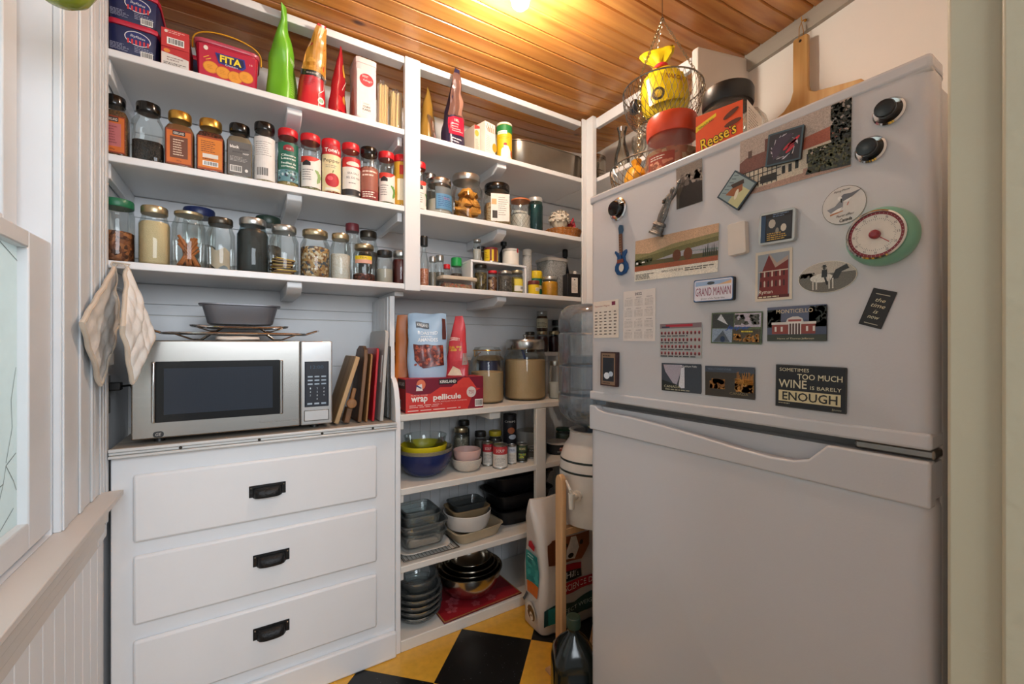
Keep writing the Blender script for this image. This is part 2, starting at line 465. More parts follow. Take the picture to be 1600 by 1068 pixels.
# walls
wb = struct(MB().box(-.5, 2.1, YB, YB + .06, 0, 2.62).build('wall_back', M_WALLP))
for z in (2.05, 1.75, 1.445):
    MB().box(XL + .018, XR, YB - .016, YB, z - .095, z - .024).build('rail', M_WHITE, wb, bevel=.002)
for k in range(7):                                   # wide horizontal boards behind the microwave and the jars
    MB().box(XL + .002, XR, YB - .006, YB, .91 + k * .2 + .0015, .91 + k * .2 + .1985).build('board', M_WHITE, wb, bevel=.0015)
for k in range(26):                                  # narrow upright boards behind the low shelves
    MB().box(.525 + k * .051 + .001, .525 + (k + 1) * .051 - .001, YB - .006, YB, .02, .9).build('board', M_WHITE, wb, bevel=.0015)
wr = struct(MB().box(XR, XR + .06, -.1, 2.06, 0, 2.62).build('wall_right', M_WALLP))
wf = struct(MB().box(.625, 2.0, -.02, .115, 0, 2.62).box(-.6, -.36, -.02, .115, 0, 2.62).box(-.36, .625, -.02, .115, 2.1, 2.62).build('wall_front', M_WALLP))
M_CREAM = mat('b9ae93', .5, var=.05, scale=7, bump=.2, bscale=60, name='cream_jamb')
tj = struct(MB().box(.607, .625, -.05, .132, 0, 2.09).box(.600, .607, .02, .094, 0, 2.09).build('trim_1', M_CREAM, bevel=.003))
wl = struct(MB().box(XL - .1, XL, -.1, .42, 0, 2.62).box(XL - .1, XL, .42, 1.287, 0, .80).box(XL - .1, XL, .42, 1.287, 2.25, 2.62).box(XL - .1, XL, 1.287, 2.06, 0, 2.62).build('wall_left', M_WHITE))
k = 0; y = .15
while y < 1.63:
    MB().box(XL, XL + .010, y + .0012, min(y + .062, 1.64) - .0012, 0, .655).build('plank', M_WHITE, wl, bevel=.002); y += .062
# window sill with its stepped apron
sp = [(XL, .80), (XL + .062, .80), (XL + .062, .786), (XL + .045, .780), (XL + .040, .757), (XL + .032, .752), (XL + .030, .722), (XL + .024, .716), (XL + .022, .690), (XL + .014, .684), (XL + .014, .655), (XL, .655)]
struct(MB().prism(sp, 'y', .3, 1.585).build('trim_2', M_SILL, bevel=.002))
# casing between window and shelves, built up of strips
tc3 = struct(MB().box(XL, XL + .014, 1.290, 1.555, .80, 2.5).build('trim_3', M_CASING, bevel=.003))
for a, b_, d in ((1.292, 1.318, .018), (1.400, 1.424, .0185), (1.49, 1.51, .019), (1.52, 1.553, .0175)):
    MB().box(XL + .014, XL + d, a, b_, .802, 2.499).build('moulding', M_CASING, tc3, bevel=.004)
tc4 = struct(MB().box(XL, XL + .016, 1.557, 1.643, .66, 2.5).build('trim_4', M_CASING, bevel=.003))
for a, b_ in ((1.562, 1.580), (1.590, 1.606), (1.618, 1.642)):
    MB().box(XL + .016, XL + .0195, a, b_, .70, 2.499).build('fillet', M_CASING, tc4, bevel=.003)
# window: lower sash in front of the upper sash
wn = struct(MB().box(XL - .075, XL - .055, .42, 1.287, .80, .84).box(XL - .075, XL - .055, 1.255, 1.287, .84, 2.25).box(XL - .075, XL - .055, .42, .45, .84, 2.25).box(XL - .075, XL - .055, .45, 1.255, 2.22, 2.25).build('window_1', M_CASING, bevel=.002))
def sash(name, x0, z0, z1, y0, y1, st, rb, rt):
    o = MB().box(x0, x0 + .034, y1 - st, y1, z0, z1).box(x0, x0 + .034, y0, y0 + st, z0, z1).box(x0, x0 + .034, y0 + st, y1 - st, z0, z0 + rb).box(x0, x0 + .034, y0 + st, y1 - st, z1 - rt, z1).build(name, M_CASING, wn, bevel=.003)
    m, nt, N, L, b = nodes('frosted_pane')
    tr = N.new('ShaderNodeBsdfTranslucent'); tr.inputs[0].default_value = lin('e0e5e2')
    df = N.new('ShaderNodeBsdfDiffuse'); df.inputs[0].default_value = lin('cdd8d3')
    gl = N.new('ShaderNodeBsdfGlossy'); gl.inputs['Roughness'].default_value = .15
    nz = N.new('ShaderNodeTexNoise'); nz.inputs['Scale'].default_value = 14
    a1 = N.new('ShaderNodeMixShader'); a1.inputs[0].default_value = .35; L.new(tr.outputs[0], a1.inputs[1]); L.new(df.outputs[0], a1.inputs[2])
    a2 = N.new('ShaderNodeMixShader'); mm = N.new('ShaderNodeMath'); mm.operation = 'MULTIPLY'; mm.inputs[1].default_value = .12; L.new(nz.outputs[0], mm.inputs[0]); L.new(mm.outputs[0], a2.inputs[0])
    L.new(a1.outputs[0], a2.inputs[1]); L.new(gl.outputs[0], a2.inputs[2]); L.new(a2.outputs[0], N['Material Output'].inputs[0])
    p = MB().box(x0 + .014, x0 + .018, y0 + st - .004, y1 - st + .004, z0 + rb - .004, z1 - rt + .004).build('pane', m, wn)
    return p, x0 + .018
pa, px = sash('sash', XL - .034, .812, 1.418, .46, 1.283, .108, .052, .032)
pb, _ = sash('sash', XL - .074, 1.41, 2.22, .45, 1.255, .06, .04, .05)
ck = PR()
rnd = random.Random(4)
for pts in ([(1.17, 1.0), (1.13, .985), (1.12, .955), (1.085, .95), (1.06, .97)], [(1.17, 1.16), (1.15, 1.10), (1.155, 1.05), (1.13, .99)], [(1.12, .955), (1.09, .90), (1.05, .885)], [(1.13, .985), (1.16, .95), (1.172, .93)], [(1.175, 1.36), (1.1, 1.385), (1.0, 1.375)], [(1.16, .90), (1.10, .872)]):
    for a, b_ in zip(pts[:-1], pts[1:]): ck.line(a[0], a[1], b_[0], b_[1], .0022, '75827f'); ck.hold()
ck.n += 1
o = ck.build('crack', wn, lambda x, y, h: (px + h, x, y))
# ceiling trim along the right wall
rs = []
for k in range(9):
    y = 1.03 - k * 1.14 / 8
    z = ceil_z(XR, y)
    rs.append([(XR, y, z + .006), (XR - .02, y, z + .006), (XR - .02, y, z - .070), (XR, y, z - .070)])
M_GREYTRIM = mat('a49c90', .6, var=.22, scale=18, bump=.2, stretch=(1, .2, 1), name='bare_grey_trim')
struct(MB().rings(rs).build('trim_5', M_GREYTRIM, smooth=20))

# ================================================================== BUILT-IN SHELVES
T = .022
su = thing('shelf_unit', 'white built-in upper shelves with centre post over worktop', 'shelves', (0, YF, 1.42))
def wbox(name, parent, x0, x1, y0, y1, z0, z1, m=M_SHELF, bevel=.0025):
    l = parent.location
    return MB().box(x0 - l.x, x1 - l.x, y0 - l.y, y1 - l.y, z0 - l.z, z1 - l.z).build(name, m, parent, bevel=bevel)
for z in (2.05, 1.75, 1.445):
    wbox('shelf', su, XL + .002, .553, YF + .001, YB - .017, z - T, z)
    wbox('shelf', su, .5535, XC + .012 if z < 2 else XC + .012, YF + .001, YB - .017, z - T, z)
    wbox('cleat', su, XL + .002, XL + .020, YF + .02, YB - .018, z - T - .045, z - T)
    for xx in (.152, .995):
        l = su.location
        MB().prism([(YF + .022 - l.y, z - T - l.z), (YF + .022 - l.y, z - T - .020 - l.z), (YF + .06 - l.y, z - T - .042 - l.z), (YB - .018 - l.y, z - T - .042 - l.z), (YB - .018 - l.y, z - T - l.z)], 'x', xx - .024, xx + .024).build('bracket', M_SHELF, su, bevel=.003)
    if z > 1.5: wbox('cleat', su, .517, .536, YF + .03, YB - .018, z - T - .035, z - T)
wbox('post', su, .536, .599, YF - .006, YF + .016, 1.418, 2.336)
wbox('header', su, XL + .002, .5355, YF, YF + .052, 2.310, 2.336)
wbox('header', su, .5995, 1.449, YF, YF + .052, 2.310, 2.336)
cs = thing('corner_shelf_unit', 'white corner shelves running beside the fridge to an end panel', 'shelves', (XC, YF, 0))
wbox('post', cs, 1.449, 1.478, YF - .008, YF - .0005, .0, 2.348)
wbox('post', cs, 1.479, 1.505, YF - .052, YF - .0005, 0, 2.352)
wbox('header', cs, XC, XC + .022, 1.052, YF - .053, 2.292, 2.342)
for z in (2.05, 1.75, 1.445, .93, .64, .335):
    wbox('shelf', cs, XC + .013, XR - .001, 1.05, YB - .017, z - T, z)
l = cs.location
MB().prism([(XC - .002 - l.x, 0), (XC - .002 - l.x, 2.358), (XC + .004 - l.x, 2.368), (XC + .02 - l.x, 2.372), (XR - .001 - l.x, 2.448), (XR - .001 - l.x, 0)], 'y', 1.022 - l.y, 1.048 - l.y).build('end_panel', M_WALLP, cs, bevel=.004)

# drawers under the microwave
dc = thing('drawer_cabinet', 'white painted base cabinet with three wide drawers', 'cabinet', (.08, YF, 0))
def dbox(name, p, *a, m=M_WHITE, bevel=.003):
    return wbox(name, p, *a, m=m, bevel=bevel)
dbox('body', dc, XL + .022, .5005, YF + .006, YB - .018, 0, .878)
dbox('kickboard', dc, XL + .022, .5005, YF - .016, YF + .0055, 0, .098, bevel=.006)
hx = (ux(418, YF), ux(424, YF), ux(424, YF))
for q, (z0, z1) in enumerate(((.626, .824), (.386, .587), (.140, .340))):
    d = dbox('drawer', dc, -.271, .428, YF - .012, YF + .0055, z0, z1, bevel=.008)
    hz = (.715, .487, .247)[q] + .006
    X0, Y0 = hx[q] - dc.location.x, YF - .0125 - dc.location.y
    M_PULL = mat('2b2b2c', .45, .7, var=.3, scale=90, bump=.5, bscale=160, name='iron_pull')
    h = MB().box(X0 - .053, X0 + .053, Y0 - .0025, Y0, hz - .016, hz + .022).build('handle', M_PULL, d, bevel=.001)
    cup = MB(); rs = []
    for i in range(13):
        t = -1 + 2 * i / 12
        w = .042 * t; dd = .024 * math.sqrt(max(0, 1 - abs(t) ** 3)) + .001
        rs.append([(X0 + w, Y0 - .0025, hz + .014), (X0 + w, Y0 - .0025 - dd * .45, hz + .013), (X0 + w, Y0 - .0025 - dd * .85, hz + .005), (X0 + w, Y0 - .0025 - dd, hz - .009), (X0 + w, Y0 - .0025 - dd * .9, hz - .017), (X0 + w, Y0 - .0025 - dd * .8, hz - .009), (X0 + w, Y0 - .0025, hz + .008)])
    cup.rings(rs).build('cup', M_PULL, d)
    for sx in (-.047, .047):
        MB().lathe([(.003, 0), (.002, .0015)], 8, mtx=Matrix.Translation((X0 + sx, Y0 - .0025, hz + .014)) @ Matrix.Rotation(R(90), 4, 'X')).build('screw', M_WIRE, d)
wt = thing('worktop', 'worn grey wooden worktop with white metal edging under the microwave', 'worktop', (.08, YF, .88))
M_TOP = wood('9a9085', 'bdb3a5', 4, 0, .5, name='worn_worktop')
wbox('top', wt, XL + .022, .5005, YF - .012, YB - .018, .8785, .905, M_TOP)
for z0, z1, p in ((.879, .887, .0225), (.888, .896, .017), (.897, .9065, .0215)):
    wbox('edging', wt, XL + .0215, .5005, YF - p, YF - .0125, z0, z1, mat('d6d6d4', .35, .2, name='metal_edging'), .002)
for xx in (-.16, .045, .235, .41):
    MB().lathe([(.0045, 0), (.003, .002)], 10, mtx=Matrix.Translation((xx - .08, -.018, .0125)) @ Matrix.Rotation(R(90), 4, 'X')).build('screw', M_DKLID, wt)
# side panel that sweeps out between worktop and low shelves
l = Vector((.513, YF, 0))
sd = thing('shelf_side_panel', 'white side panel with curved front edge between worktop and low shelves', 'panel', l)
prof = [(0.0, 0), (0.0, .905)] + [(.075 * (1 - math.cos(R(a))) * 1.0, .905 + .17 * math.sin(R(a))) for a in (15, 30, 45, 60, 75, 90)] + [(.08, 1.2), (.078, 1.402), (YB - .018 - YF, 1.402), (YB - .018 - YF, 0)]
MB().prism(prof, 'x', -.012, .008).build('panel', M_WHITE, sd, bevel=.002)
for k in range(5):
    MB().box(-.016, -.0122, .10 + k * .047, .10 + k * .047 + .044, .908, 1.40).build('board', M_WHITE, sd, bevel=.0015)
# low shelves
lu = thing('low_shelf_unit', 'worn white open low shelves beside the drawers', 'shelves', (.52, YF, 0))
for z, th in ((.93, .026), (.64, .027), (.335, .026), (.045, .045)):
    wbox('shelf', lu, .5215, 1.4485, YF, YB - .018, z - th, z, M_WORN, .003)
wbox('post', lu, 1.170, 1.226, YF - .001, YF + .022, .046, .903, M_WORN)
for z in (.64, .335): wbox('cleat', lu, .5215, .537, YF + .012, YB - .018, z - .060, z - .028, M_WORN)
wbox('cleat', lu, .5215, .537, YF + .012, YB - .018, .93 - .060, .93 - .027, M_WORN)
wbox('cleat', lu, .93, .985, YF + .02, YB - .018, .93 - .058, .93 - .027, M_WORN)
wbox('cleat', su, .5225, .56, YF + .085, YB - .018, 1.404, 1.4225, M_WHITE)

# bare bulb in a ceiling holder
bx, by = .735, 1.118
bz = ceil_z(bx, by)
lamp = thing('ceiling_lamp', 'bare glowing bulb in a white porcelain ceiling holder', 'lamp', (bx, by, bz))
MB().lathe([(.052, 0), (.052, -.010), (.040, -.020), (.024, -.026), (.022, -.045)], 28).build('holder', mat('f0eee8', .25, name='porcelain'), lamp)
MB().lathe([(.013, -.045), (.014, -.058), (.022, -.078), (.028, -.096), (.029, -.106), (.026, -.120), (.016, -.130), (.004, -.134)], 24).build('bulb', emit('ffefdc', BULB_STRENGTH, 'glowing_bulb'), lamp)
# ================================================================== FRIDGE AND WHAT STICKS TO IT
XFR = 0.88
FY0, FY1 = 0.208, 0.958
fr = thing('refrigerator', 'white top-freezer refrigerator with magnets on its upper door', 'refrigerator', (XFR, (FY0 + FY1) / 2, 0), R(-90))
# local x: 0 at middle, + towards the doorway; local y: depth; front at y=0
HW = (FY1 - FY0) / 2
M_FSIDE = mat('c9c6c4', .3, var=.02, scale=50, bump=.06, bscale=240, name='fridge_side')
MB().box(-HW + .004, HW - .004, .066, .70, .02, 1.618).build('body', M_FSIDE, fr, bevel=.006)
MB().box(-HW + .006, HW - .006, .058, .0655, .06, 1.60).build('gasket', mat('8f8d8b', .7, name='door_gasket'), fr)
def rdoor(name, z0, z1):
    rs = []
    def ring(dx, dz, y):
        p = []; rr = .016
        for cx, cz, a in ((HW - rr - dx, z1 - rr - dz, 0), (-HW + rr + dx, z1 - rr - dz, 90), (-HW + rr + dx, z0 + rr + dz, 180), (HW - rr - dx, z0 + rr + dz, 270)):
            p += [(cx + rr * math.cos(R(a + t)), y, cz + rr * math.sin(R(a + t))) for t in (0, 22, 45, 68, 90)]
        return p
    rs = [ring(.002, .002, .057), ring(0, 0, .05), ring(0, 0, .016), ring(.003, .003, .007), ring(.009, .009, .002), ring(.018, .017, 0)]
    return MB().rings(rs).build(name, M_FRIDGE, fr, smooth=35)
d1 = rdoor('freezer_door', 1.045, 1.640)
MB().box(-HW - .001, HW + .001, -.0025, .0565, 1.0405, 1.0665).build('door_trim', M_FRIDGE, d1, bevel=.005, bseg=3)
MB().box(-HW - .001, HW + .001, -.002, .0565, 1.621, 1.645).build('top_cap', M_FRIDGE, d1, bevel=.006, bseg=3)
d2 = rdoor('fridge_door', .07, .962)
# moulded strip with the scooped finger grip along the top of the lower door
st = [(-HW, .952), (HW, .952), (HW, 1.024), (HW - .135, 1.024)]
g = [(HW - .14, 1.018), (HW - .165, .992), (HW - .19, .984), (HW - .23, .982), (HW - .30, .986), (HW - .40, .996), (HW - .50, 1.004), (HW - .6, 1.009), (-HW + .06, 1.010), (-HW + .035, 1.014), (-HW + .025, 1.024)]
MB().prism(st + g + [(-HW, 1.024)], 'y', -.004, .022).build('grip_strip', M_FRIDGE, d2, bevel=.004, bseg=3)
MB().box(-HW + .001, HW - .001, .0225, .0565, .963, 1.020).build('grip_recess', M_FRIDGE, d2)
MB().box(HW - .10, HW + .002, .010, .050, 1.0245, 1.040).build('hinge', M_WIRE, fr, bevel=.004)
MB().box(HW - .05, HW + .0, .0, .062, 1.6185, 1.634).build('hinge', M_FSIDE, fr, bevel=.004)
MB().box(-HW + .02, HW - .02, .02, .06, .015, .066).build('toe_grille', M_FSIDE, fr)
for sx in (-1, 1):
    for yy in (.12, .62): MB().lathe([(.02, 0), (.02, .02)], 12, c=(sx * (HW - .08), yy, 0)).build('foot', M_BLACK, fr)

def fpt(u, v):
    Y = uy(u, XFR); return Y, zz(v, XFR, Y)
def corners(cs):
    P = [fpt(*c) for c in cs]                      # TL TR BR BL ; local x = -Y
    cy = sum(p[0] for p in P) / 4; cz = sum(p[1] for p in P) / 4
    tl, tr, br, bl = [Vector((-p[0], p[1])) for p in P]
    ex = ((tr - tl) + (br - bl)) / 2; ey = ((tl - bl) + (tr - br)) / 2
    ang = math.atan2(ex.y, ex.x); ang2 = math.atan2(-ey.x, ey.y)
    return cy, cz, ex.length, ey.length, (ang + ang2) / 2
def magnet(name, label, cs, th, body, pr=None, cat='magnet', group=None, tilt=None, lift=0.0, round_=.002, m=None, oval=False):
    cy, cz, w, h, a = corners(cs)
    if tilt is not None: a = R(tilt)
    t = thing(name, label, cat, (XFR - .0006 - lift, cy, cz), group=group, tilt=(0, -a, R(-90)))
    if oval:
        p = [(w / 2 * math.cos(2 * PI * i / 40), h / 2 * math.sin(2 * PI * i / 40)) for i in range(40)]
    else:
        p = []
        for x, z, q in ((w / 2 - round_, h / 2 - round_, 0), (-w / 2 + round_, h / 2 - round_, 90), (-w / 2 + round_, -h / 2 + round_, 180), (w / 2 - round_, -h / 2 + round_, 270)):
            p += [(x + round_ * math.cos(R(q + s)), z + round_ * math.sin(R(q + s))) for s in (0, 30, 60, 90)]
    MB().prism(p, 'y', -th, 0).build('backing', body, t, bevel=min(.0006, th * .3))
    if pr:
        P = PR(.00006); pr(P, w, h)
        P.build('printed_face', t, flat(-th), m or M_INK, off=.0002)
    return t
FM = 'flat magnets on the freezer door'
PAPER = mat('e8e2d4', .6, name='card_paper')
DARK = mat('201d1c', .4, name='dark_magnet')

def p_land(P, w, h):
    X, Z = -w / 2, -h / 2
    P.rect(X, Z, -X, -Z, 'e9e0cf'); b = Z + h * .24
    P.rect(X, b, -X, -Z, 'c9a483')
    P.poly([(X, b), (-X, b), (-X, b + h * .58), (0, b + h * .52), (X * .6, b + h * .40), (X, b + h * .44)], '8d8458')
    P.poly([(X, b), (-X, b), (-X, b + h * .50), (w * .1, b + h * .44), (X, b + h * .30)], '6f6a40')
    P.poly([(X + w * .25, b + h * .2), (-X, b + h * .18), (-X, b + h * .40), (w * .12, b + h * .33)], 'a4a2a8')
    P.poly([(w * .15, b + h * .3), (-X, b + h * .22), (-X, b + h * .27)], '7c8a86')
    P.rect(X, b, -X, b + h * .16, 'a4583a'); P.poly([(X, b + h * .12), (-X, b + h * .1), (-X, b + h * .2), (X, b + h * .22)], '5c5534')
    P.blobs(40, X, b + h * .14, X + w * .24, b + h * .28, .006, ['2f3522', '46492c'], 5)
    for cx in (.05, .18): P.ell(w * cx, b + h * .24, w * .05, h * .13, '6a3b20')
    for k in range(7): P.poly([(w * (.34 + .022 * k), b + h * .12), (w * (.36 + .022 * k), b + h * .12), (w * (.35 + .022 * k), b + h * (.3 + .05 * (k % 3)))], '2c3324'); P.hold()
    P.n += 1
    P.rect(X + w * .02, b + h * .17, X + w * .05, b + h * .22, 'f2ede4').rect(X + w * .1, b + h * .19, X + w * .14, b + h * .22, 'f2ede4')
    P.text('OPEN HOUSE 2018', 0, Z + h * .16, w * .26, h * .045, '6b625a').smalltext(X + w * .02, Z + h * .03, X + w * .27, Z + h * .17, 4, '5a544d').smalltext(w * .15, Z + h * .10, w * .47, Z + h * .19, 2, '5a544d')
magnet('postcard_magnet', 'wide landscape card of brown fields and a lake under the pewter figurine', [(993.8, 376.7), (1124, 348.5), (1122, 424.7), (992, 439.7)], .0008, PAPER, p_land, 'postcard', m=M_PHOTO)

def p_dark_portrait(P, w, h):
    X, Z = -w / 2, -h / 2
    P.rect(X, Z, -X, -Z, '8a7d72'); P.poly([(X, Z), (-X, Z), (-X, h * .1), (0, h * .18), (X, h * .05)], '4d443a')
    P.poly([(X * .8, Z), (-X, Z), (-X, -h * .05), (w * .25, h * .12), (-w * .15, h * .1), (X * .75, -h * .2)], '2a211d')
    P.blobs(30, X, 0, -X, h * .3, .008, ['6b6058', '9a8c80'], 8)
magnet('dark_card_magnet', 'tall dark brown picture card with blurry pale and brown patches', [(1056, 264), (1098, 247.5), (1098, 314.5), (1059, 327)], .0008, PAPER, p_dark_portrait, 'postcard', m=M_PHOTO)

def p_house(P, w, h):
    X, Z = -w / 2, -h / 2
    def q(a, b): return (X + w * a, Z + h * b)
    P.rect(X, Z, -X, -Z, 'b3a296')
    P.poly([q(0, 0), q(1, 0), q(1, .14), q(.55, .16), q(0, .05)], 'b08d7c')
    P.poly([q(0, .07), q(.62, .10), q(.62, .62), q(.5, .66), q(0, .5)], 'd6c6ae')
    P.poly([q(0, .36), q(.40, .40), q(.38, .64), q(.07, .62), q(0, .56)], '7d5046')
    P.poly([q(.26, .62), q(.33, .62), q(.33, .82), q(.26, .82)], '6b4036'); P.poly([q(.09, .6), q(.13, .6), q(.13, .72), q(.09, .72)], '5d4740')
    P.poly([q(.4, .40), q(.6, .46), q(.56, .72), q(.48, .72)], '8f5a48')
    P.poly([q(.6, .42), q(.95, .46), q(.95, .60), q(.85, .66), q(.63, .62)], 'a5573f')
    P.poly([q(.6, .16), q(.85, .18), q(.85, .46), q(.6, .44)], 'c7b8a2')
    for k in range(9): P.line(X + w * (.02 + .045 * k), Z + h * .09, X + w * (.02 + .045 * k), Z + h * .38, .0016, '2b211c'); P.hold()
    P.n += 1
    for yy in (.16, .28, .37): P.line(X, Z + h * yy, X + w * .42, Z + h * (yy + .02), .0018, '2b211c'); P.hold()
    P.n += 1
    for a, b, c, d in ((.22, .12, .38, .24), (.05, .18, .10, .3), (.43, .18, .46, .3), (.49, .18, .52, .3), (.55, .2, .58, .32), (.65, .22, .68, .36), (.72, .23, .75, .36)): P.rect(X + w * a, Z + h * b, X + w * c, Z + h * d, '241d1a'); P.hold()
    P.n += 1
    P.poly([q(.64, .06), q(1, .02), q(1, .5), q(.9, .48), q(.8, .34), q(.7, .3)], '24251c')
    P.blobs(420, X + w * .66, Z + h * .05, -X, Z + h * .42, .0028, ['1f2119', '3d3f2a', '55522f'], 11)
    P.blobs(300, X + w * .84, Z + h * .40, -X, Z + h * .95, .0030, ['1f2119', '2b2c21'], 12)
magnet('postcard_magnet', 'large postcard of timber-framed houses and dark trees under the tiles', [(1156, 214.5), (1331, 150), (1331, 261), (1157, 307)], .0008, PAPER, p_house, 'postcard', m=M_PHOTO)
def p_whale(P, w, h):
    X, Z = -w / 2, -h / 2; P.rect(X, Z, -X, -Z, '3b5560').rect(X * .9, Z * .9, -X * .9, -Z * .9, '2a2831')
    rnd = random.Random(3)
    for k in range(26): 
        a = rnd.uniform(0, 6.28); P.line(w * .38 * math.cos(a), h * .38 * math.sin(a), w * .30 * math.cos(a + .6), h * .30 * math.sin(a + .6), .0012, 'cfc9d2'); P.hold()
    P.n += 1
    P.poly([(X * .55, Z * .7), (X * .7, 0), (X * .4, h * .3), (w * .15, h * .36), (w * .25, h * .28), (0, h * .05), (X * .3, Z * .5)], '3d2f45')
    for a, b in ((.1, -.02), (.22, .04), (.3, .12), (.18, -.12)): P.ell(w * a, h * b, w * .15, h * .045, 'c02a3c', 10, 40); P.hold()
    P.n += 1
magnet('picture_tile', 'square tile with dark purple whale and red strokes on the big postcard', [(1204, 212), (1258, 197), (1256, 251), (1199.6, 261)], .006, DARK, p_whale, 'magnet', lift=.0018)
def p_bird(P, w, h):
    X, Z = -w / 2, -h / 2; P.rect(X, Z, -X, -Z, '2f4450').rect(X * .9, Z * .9, -X * .9, -Z * .9, '8fa3a6'); P.rect(0, Z * .9, -X * .9, h * .2, 'c9c594')
    P.poly([(X * .5, Z * .6), (X * .3, h * .1), (0, h * .35), (w * .2, h * .1), (w * .05, Z * .4)], '9a5a34'); P.poly([(X * .6, h * .05), (0, h * .4), (w * .1, h * .3), (X * .3, h * .0)], '3b2a22'); P.ell(w * .1, -h * .1, w * .06, h * .18, 'e4dcc4', 12, 20)
    for k in range(6): P.line(X * .8, h * (.35 - .13 * k), X * .5, h * (.42 - .13 * k), .001, '20303a'); P.hold()
    P.n += 1
magnet('picture_tile', 'tilted square tile with brown bird on pale green and blue', [(1151.6, 268), (1186.7, 284.7), (1155, 331.5), (1124.7, 308)], .006, DARK, p_bird, 'magnet', lift=.0018)
magnet('plain_white_clip', 'thick blank off-white rectangular magnet beside the landscape card', [(1141, 353), (1169, 346), (1172, 396), (1145, 400)], .014, mat('ddd3c8', .5, name='offwhite_plastic'), None, round_=.004)
def p_dark(P, w, h):
    X, Z = -w / 2, -h / 2; P.rect(X * .86, Z * .86, -X * .86, -Z * .86, '17191d').rect(X * .55, Z * .7, -X * .8, h * .3, '2b2f35')
    P.ell(-w * .12, h * .12, w * .1, h * .14, 'b9b0a2', 9).ell(w * .2, -h * .05, w * .08, h * .12, 'cfc6b4', 9).ell(w * .03, -h * .12, w * .05, h * .1, '8a8578', 9).rect(X * .86, Z * .86, X * .6, h * .4, '2f4a66').smalltext(X * .5, Z * .8, w * .3, Z * .3, 4, 'c8a24a', 4).smalltext(-w * .1, h * .30, w * .4, h * .42, 2, '6a7f9a', 5)
magnet('glass_magnet', 'dark picture set in a thick clear square glass magnet', [(1190, 335), (1246, 326), (1247, 377), (1190, 384)], .010, mat('b8b9b6', .12, .2, name='bevel_glass'), p_dark, round_=.006)
def p_plover(P, w, h):
    P.ell(0, 0, w * .495, h * .495, '4a4744', 40).ell(0, 0, w * .485, h * .482, 'd8d2cc', 40)
    P.poly([(-w * .38, -h * .02), (-w * .2, h * .02), (-w * .08, h * .13), (w * .0, h * .1), (-w * .02, -h * .06), (-w * .15, -h * .14), (-w * .3, -h * .13)], '8a8a8e').poly([(-w * .3, -h * .13), (-w * .12, -h * .14), (-w * .02, -h * .04), (-w * .14, -h * .06)], 'eeeae4')
    P.poly([(-w * .08, h * .2), (w * .02, h * .28), (w * .18, h * .26), (w * .42, h * .29), (w * .2, h * .16), (0, h * .1)], '6d6e74').poly([(0, h * .1), (w * .2, h * .16), (w * .1, h * .06)], 'eeeae4').ell(-w * .07, h * .2, w * .05, h * .05, 'eeeae4', 10).ell(-w * .04, h * .13, w * .02, h * .06, '1d1b1a', 8)
    P.poly([(-w * .32, -h * .2), (-w * .02, -h * .15), (-w * .02, -h * .13), (-w * .32, -h * .16)], 'b5703f').line(w * .12, h * .05, w * .08, -h * .03, .0012, 'c0552f')
    P.text('Piping Plover', -w * .0, h * .38, w * .38, h * .06, '2b2826', .3).text('Pluvier siffleur', w * .02, -h * .26, w * .4, h * .06, '2b2826', .3).text('Canada', w * .02, -h * .38, w * .28, h * .09, '2b2826', .3, bold=.02)
magnet('bird_sticker', 'oval white sticker with two small shore birds and lettering', [(1285, 296), (1355, 284), (1355, 344), (1285, 357)], .0008, PAPER, p_plover, 'sticker', oval=True, tilt=4)
def p_ryman(P, w, h):
    X, Z = -w / 2, -h / 2; P.rect(X, Z, -X, -Z, 'e0d2bd').rect(X * .86, Z * .9, -X * .86, -Z * .88, '9aa0a6').rect(X * .86, Z * .9, -X * .86, Z * .78, '5d1f1c')
    P.poly([(X * .8, Z * .78), (-X * .8, Z * .78), (-X * .8, h * .28), (w * .06, h * .15), (-w * .12, h * .42), (X * .72, h * .0)], '7d2a26')
    P.poly([(-w * .12, h * .42), (w * .06, h * .15), (-X * .8, h * .28), (-X * .8, h * .36), (w * .1, h * .24), (-w * .1, h * .44)], 'b8a08f')
    for k in range(7):
        for zz_ in (-.22, -.02): P.poly([(X * .72 + w * .105 * k, h * zz_), (X * .72 + w * .105 * k + w * .04, h * zz_), (X * .72 + w * .105 * k + w * .04, h * zz_ + h * .10), (X * .72 + w * .105 * k + w * .02, h * zz_ + h * .13), (X * .72 + w * .105 * k, h * zz_ + h * .10)], 'd9c9b6' if k % 2 else '3a1614'); P.hold()
    P.n += 1
    P.rect(X * .8, h * .08, -X * .8, h * .1, 'cdbba6').text('Ryman', -w * .2, -h * .33, w * .38, h * .10, 'f0e6d2').smalltext(X * .8, Z * .88, -X * .8, Z * .81, 1, 'e6d6b4', 3, .7)
magnet('postcard_magnet', 'cream bordered card of a red brick hall with gabled front', [(1180.7, 394), (1238.5, 387.6), (1238.5, 466), (1181.5, 472)], .0012, PAPER, p_ryman, 'magnet')
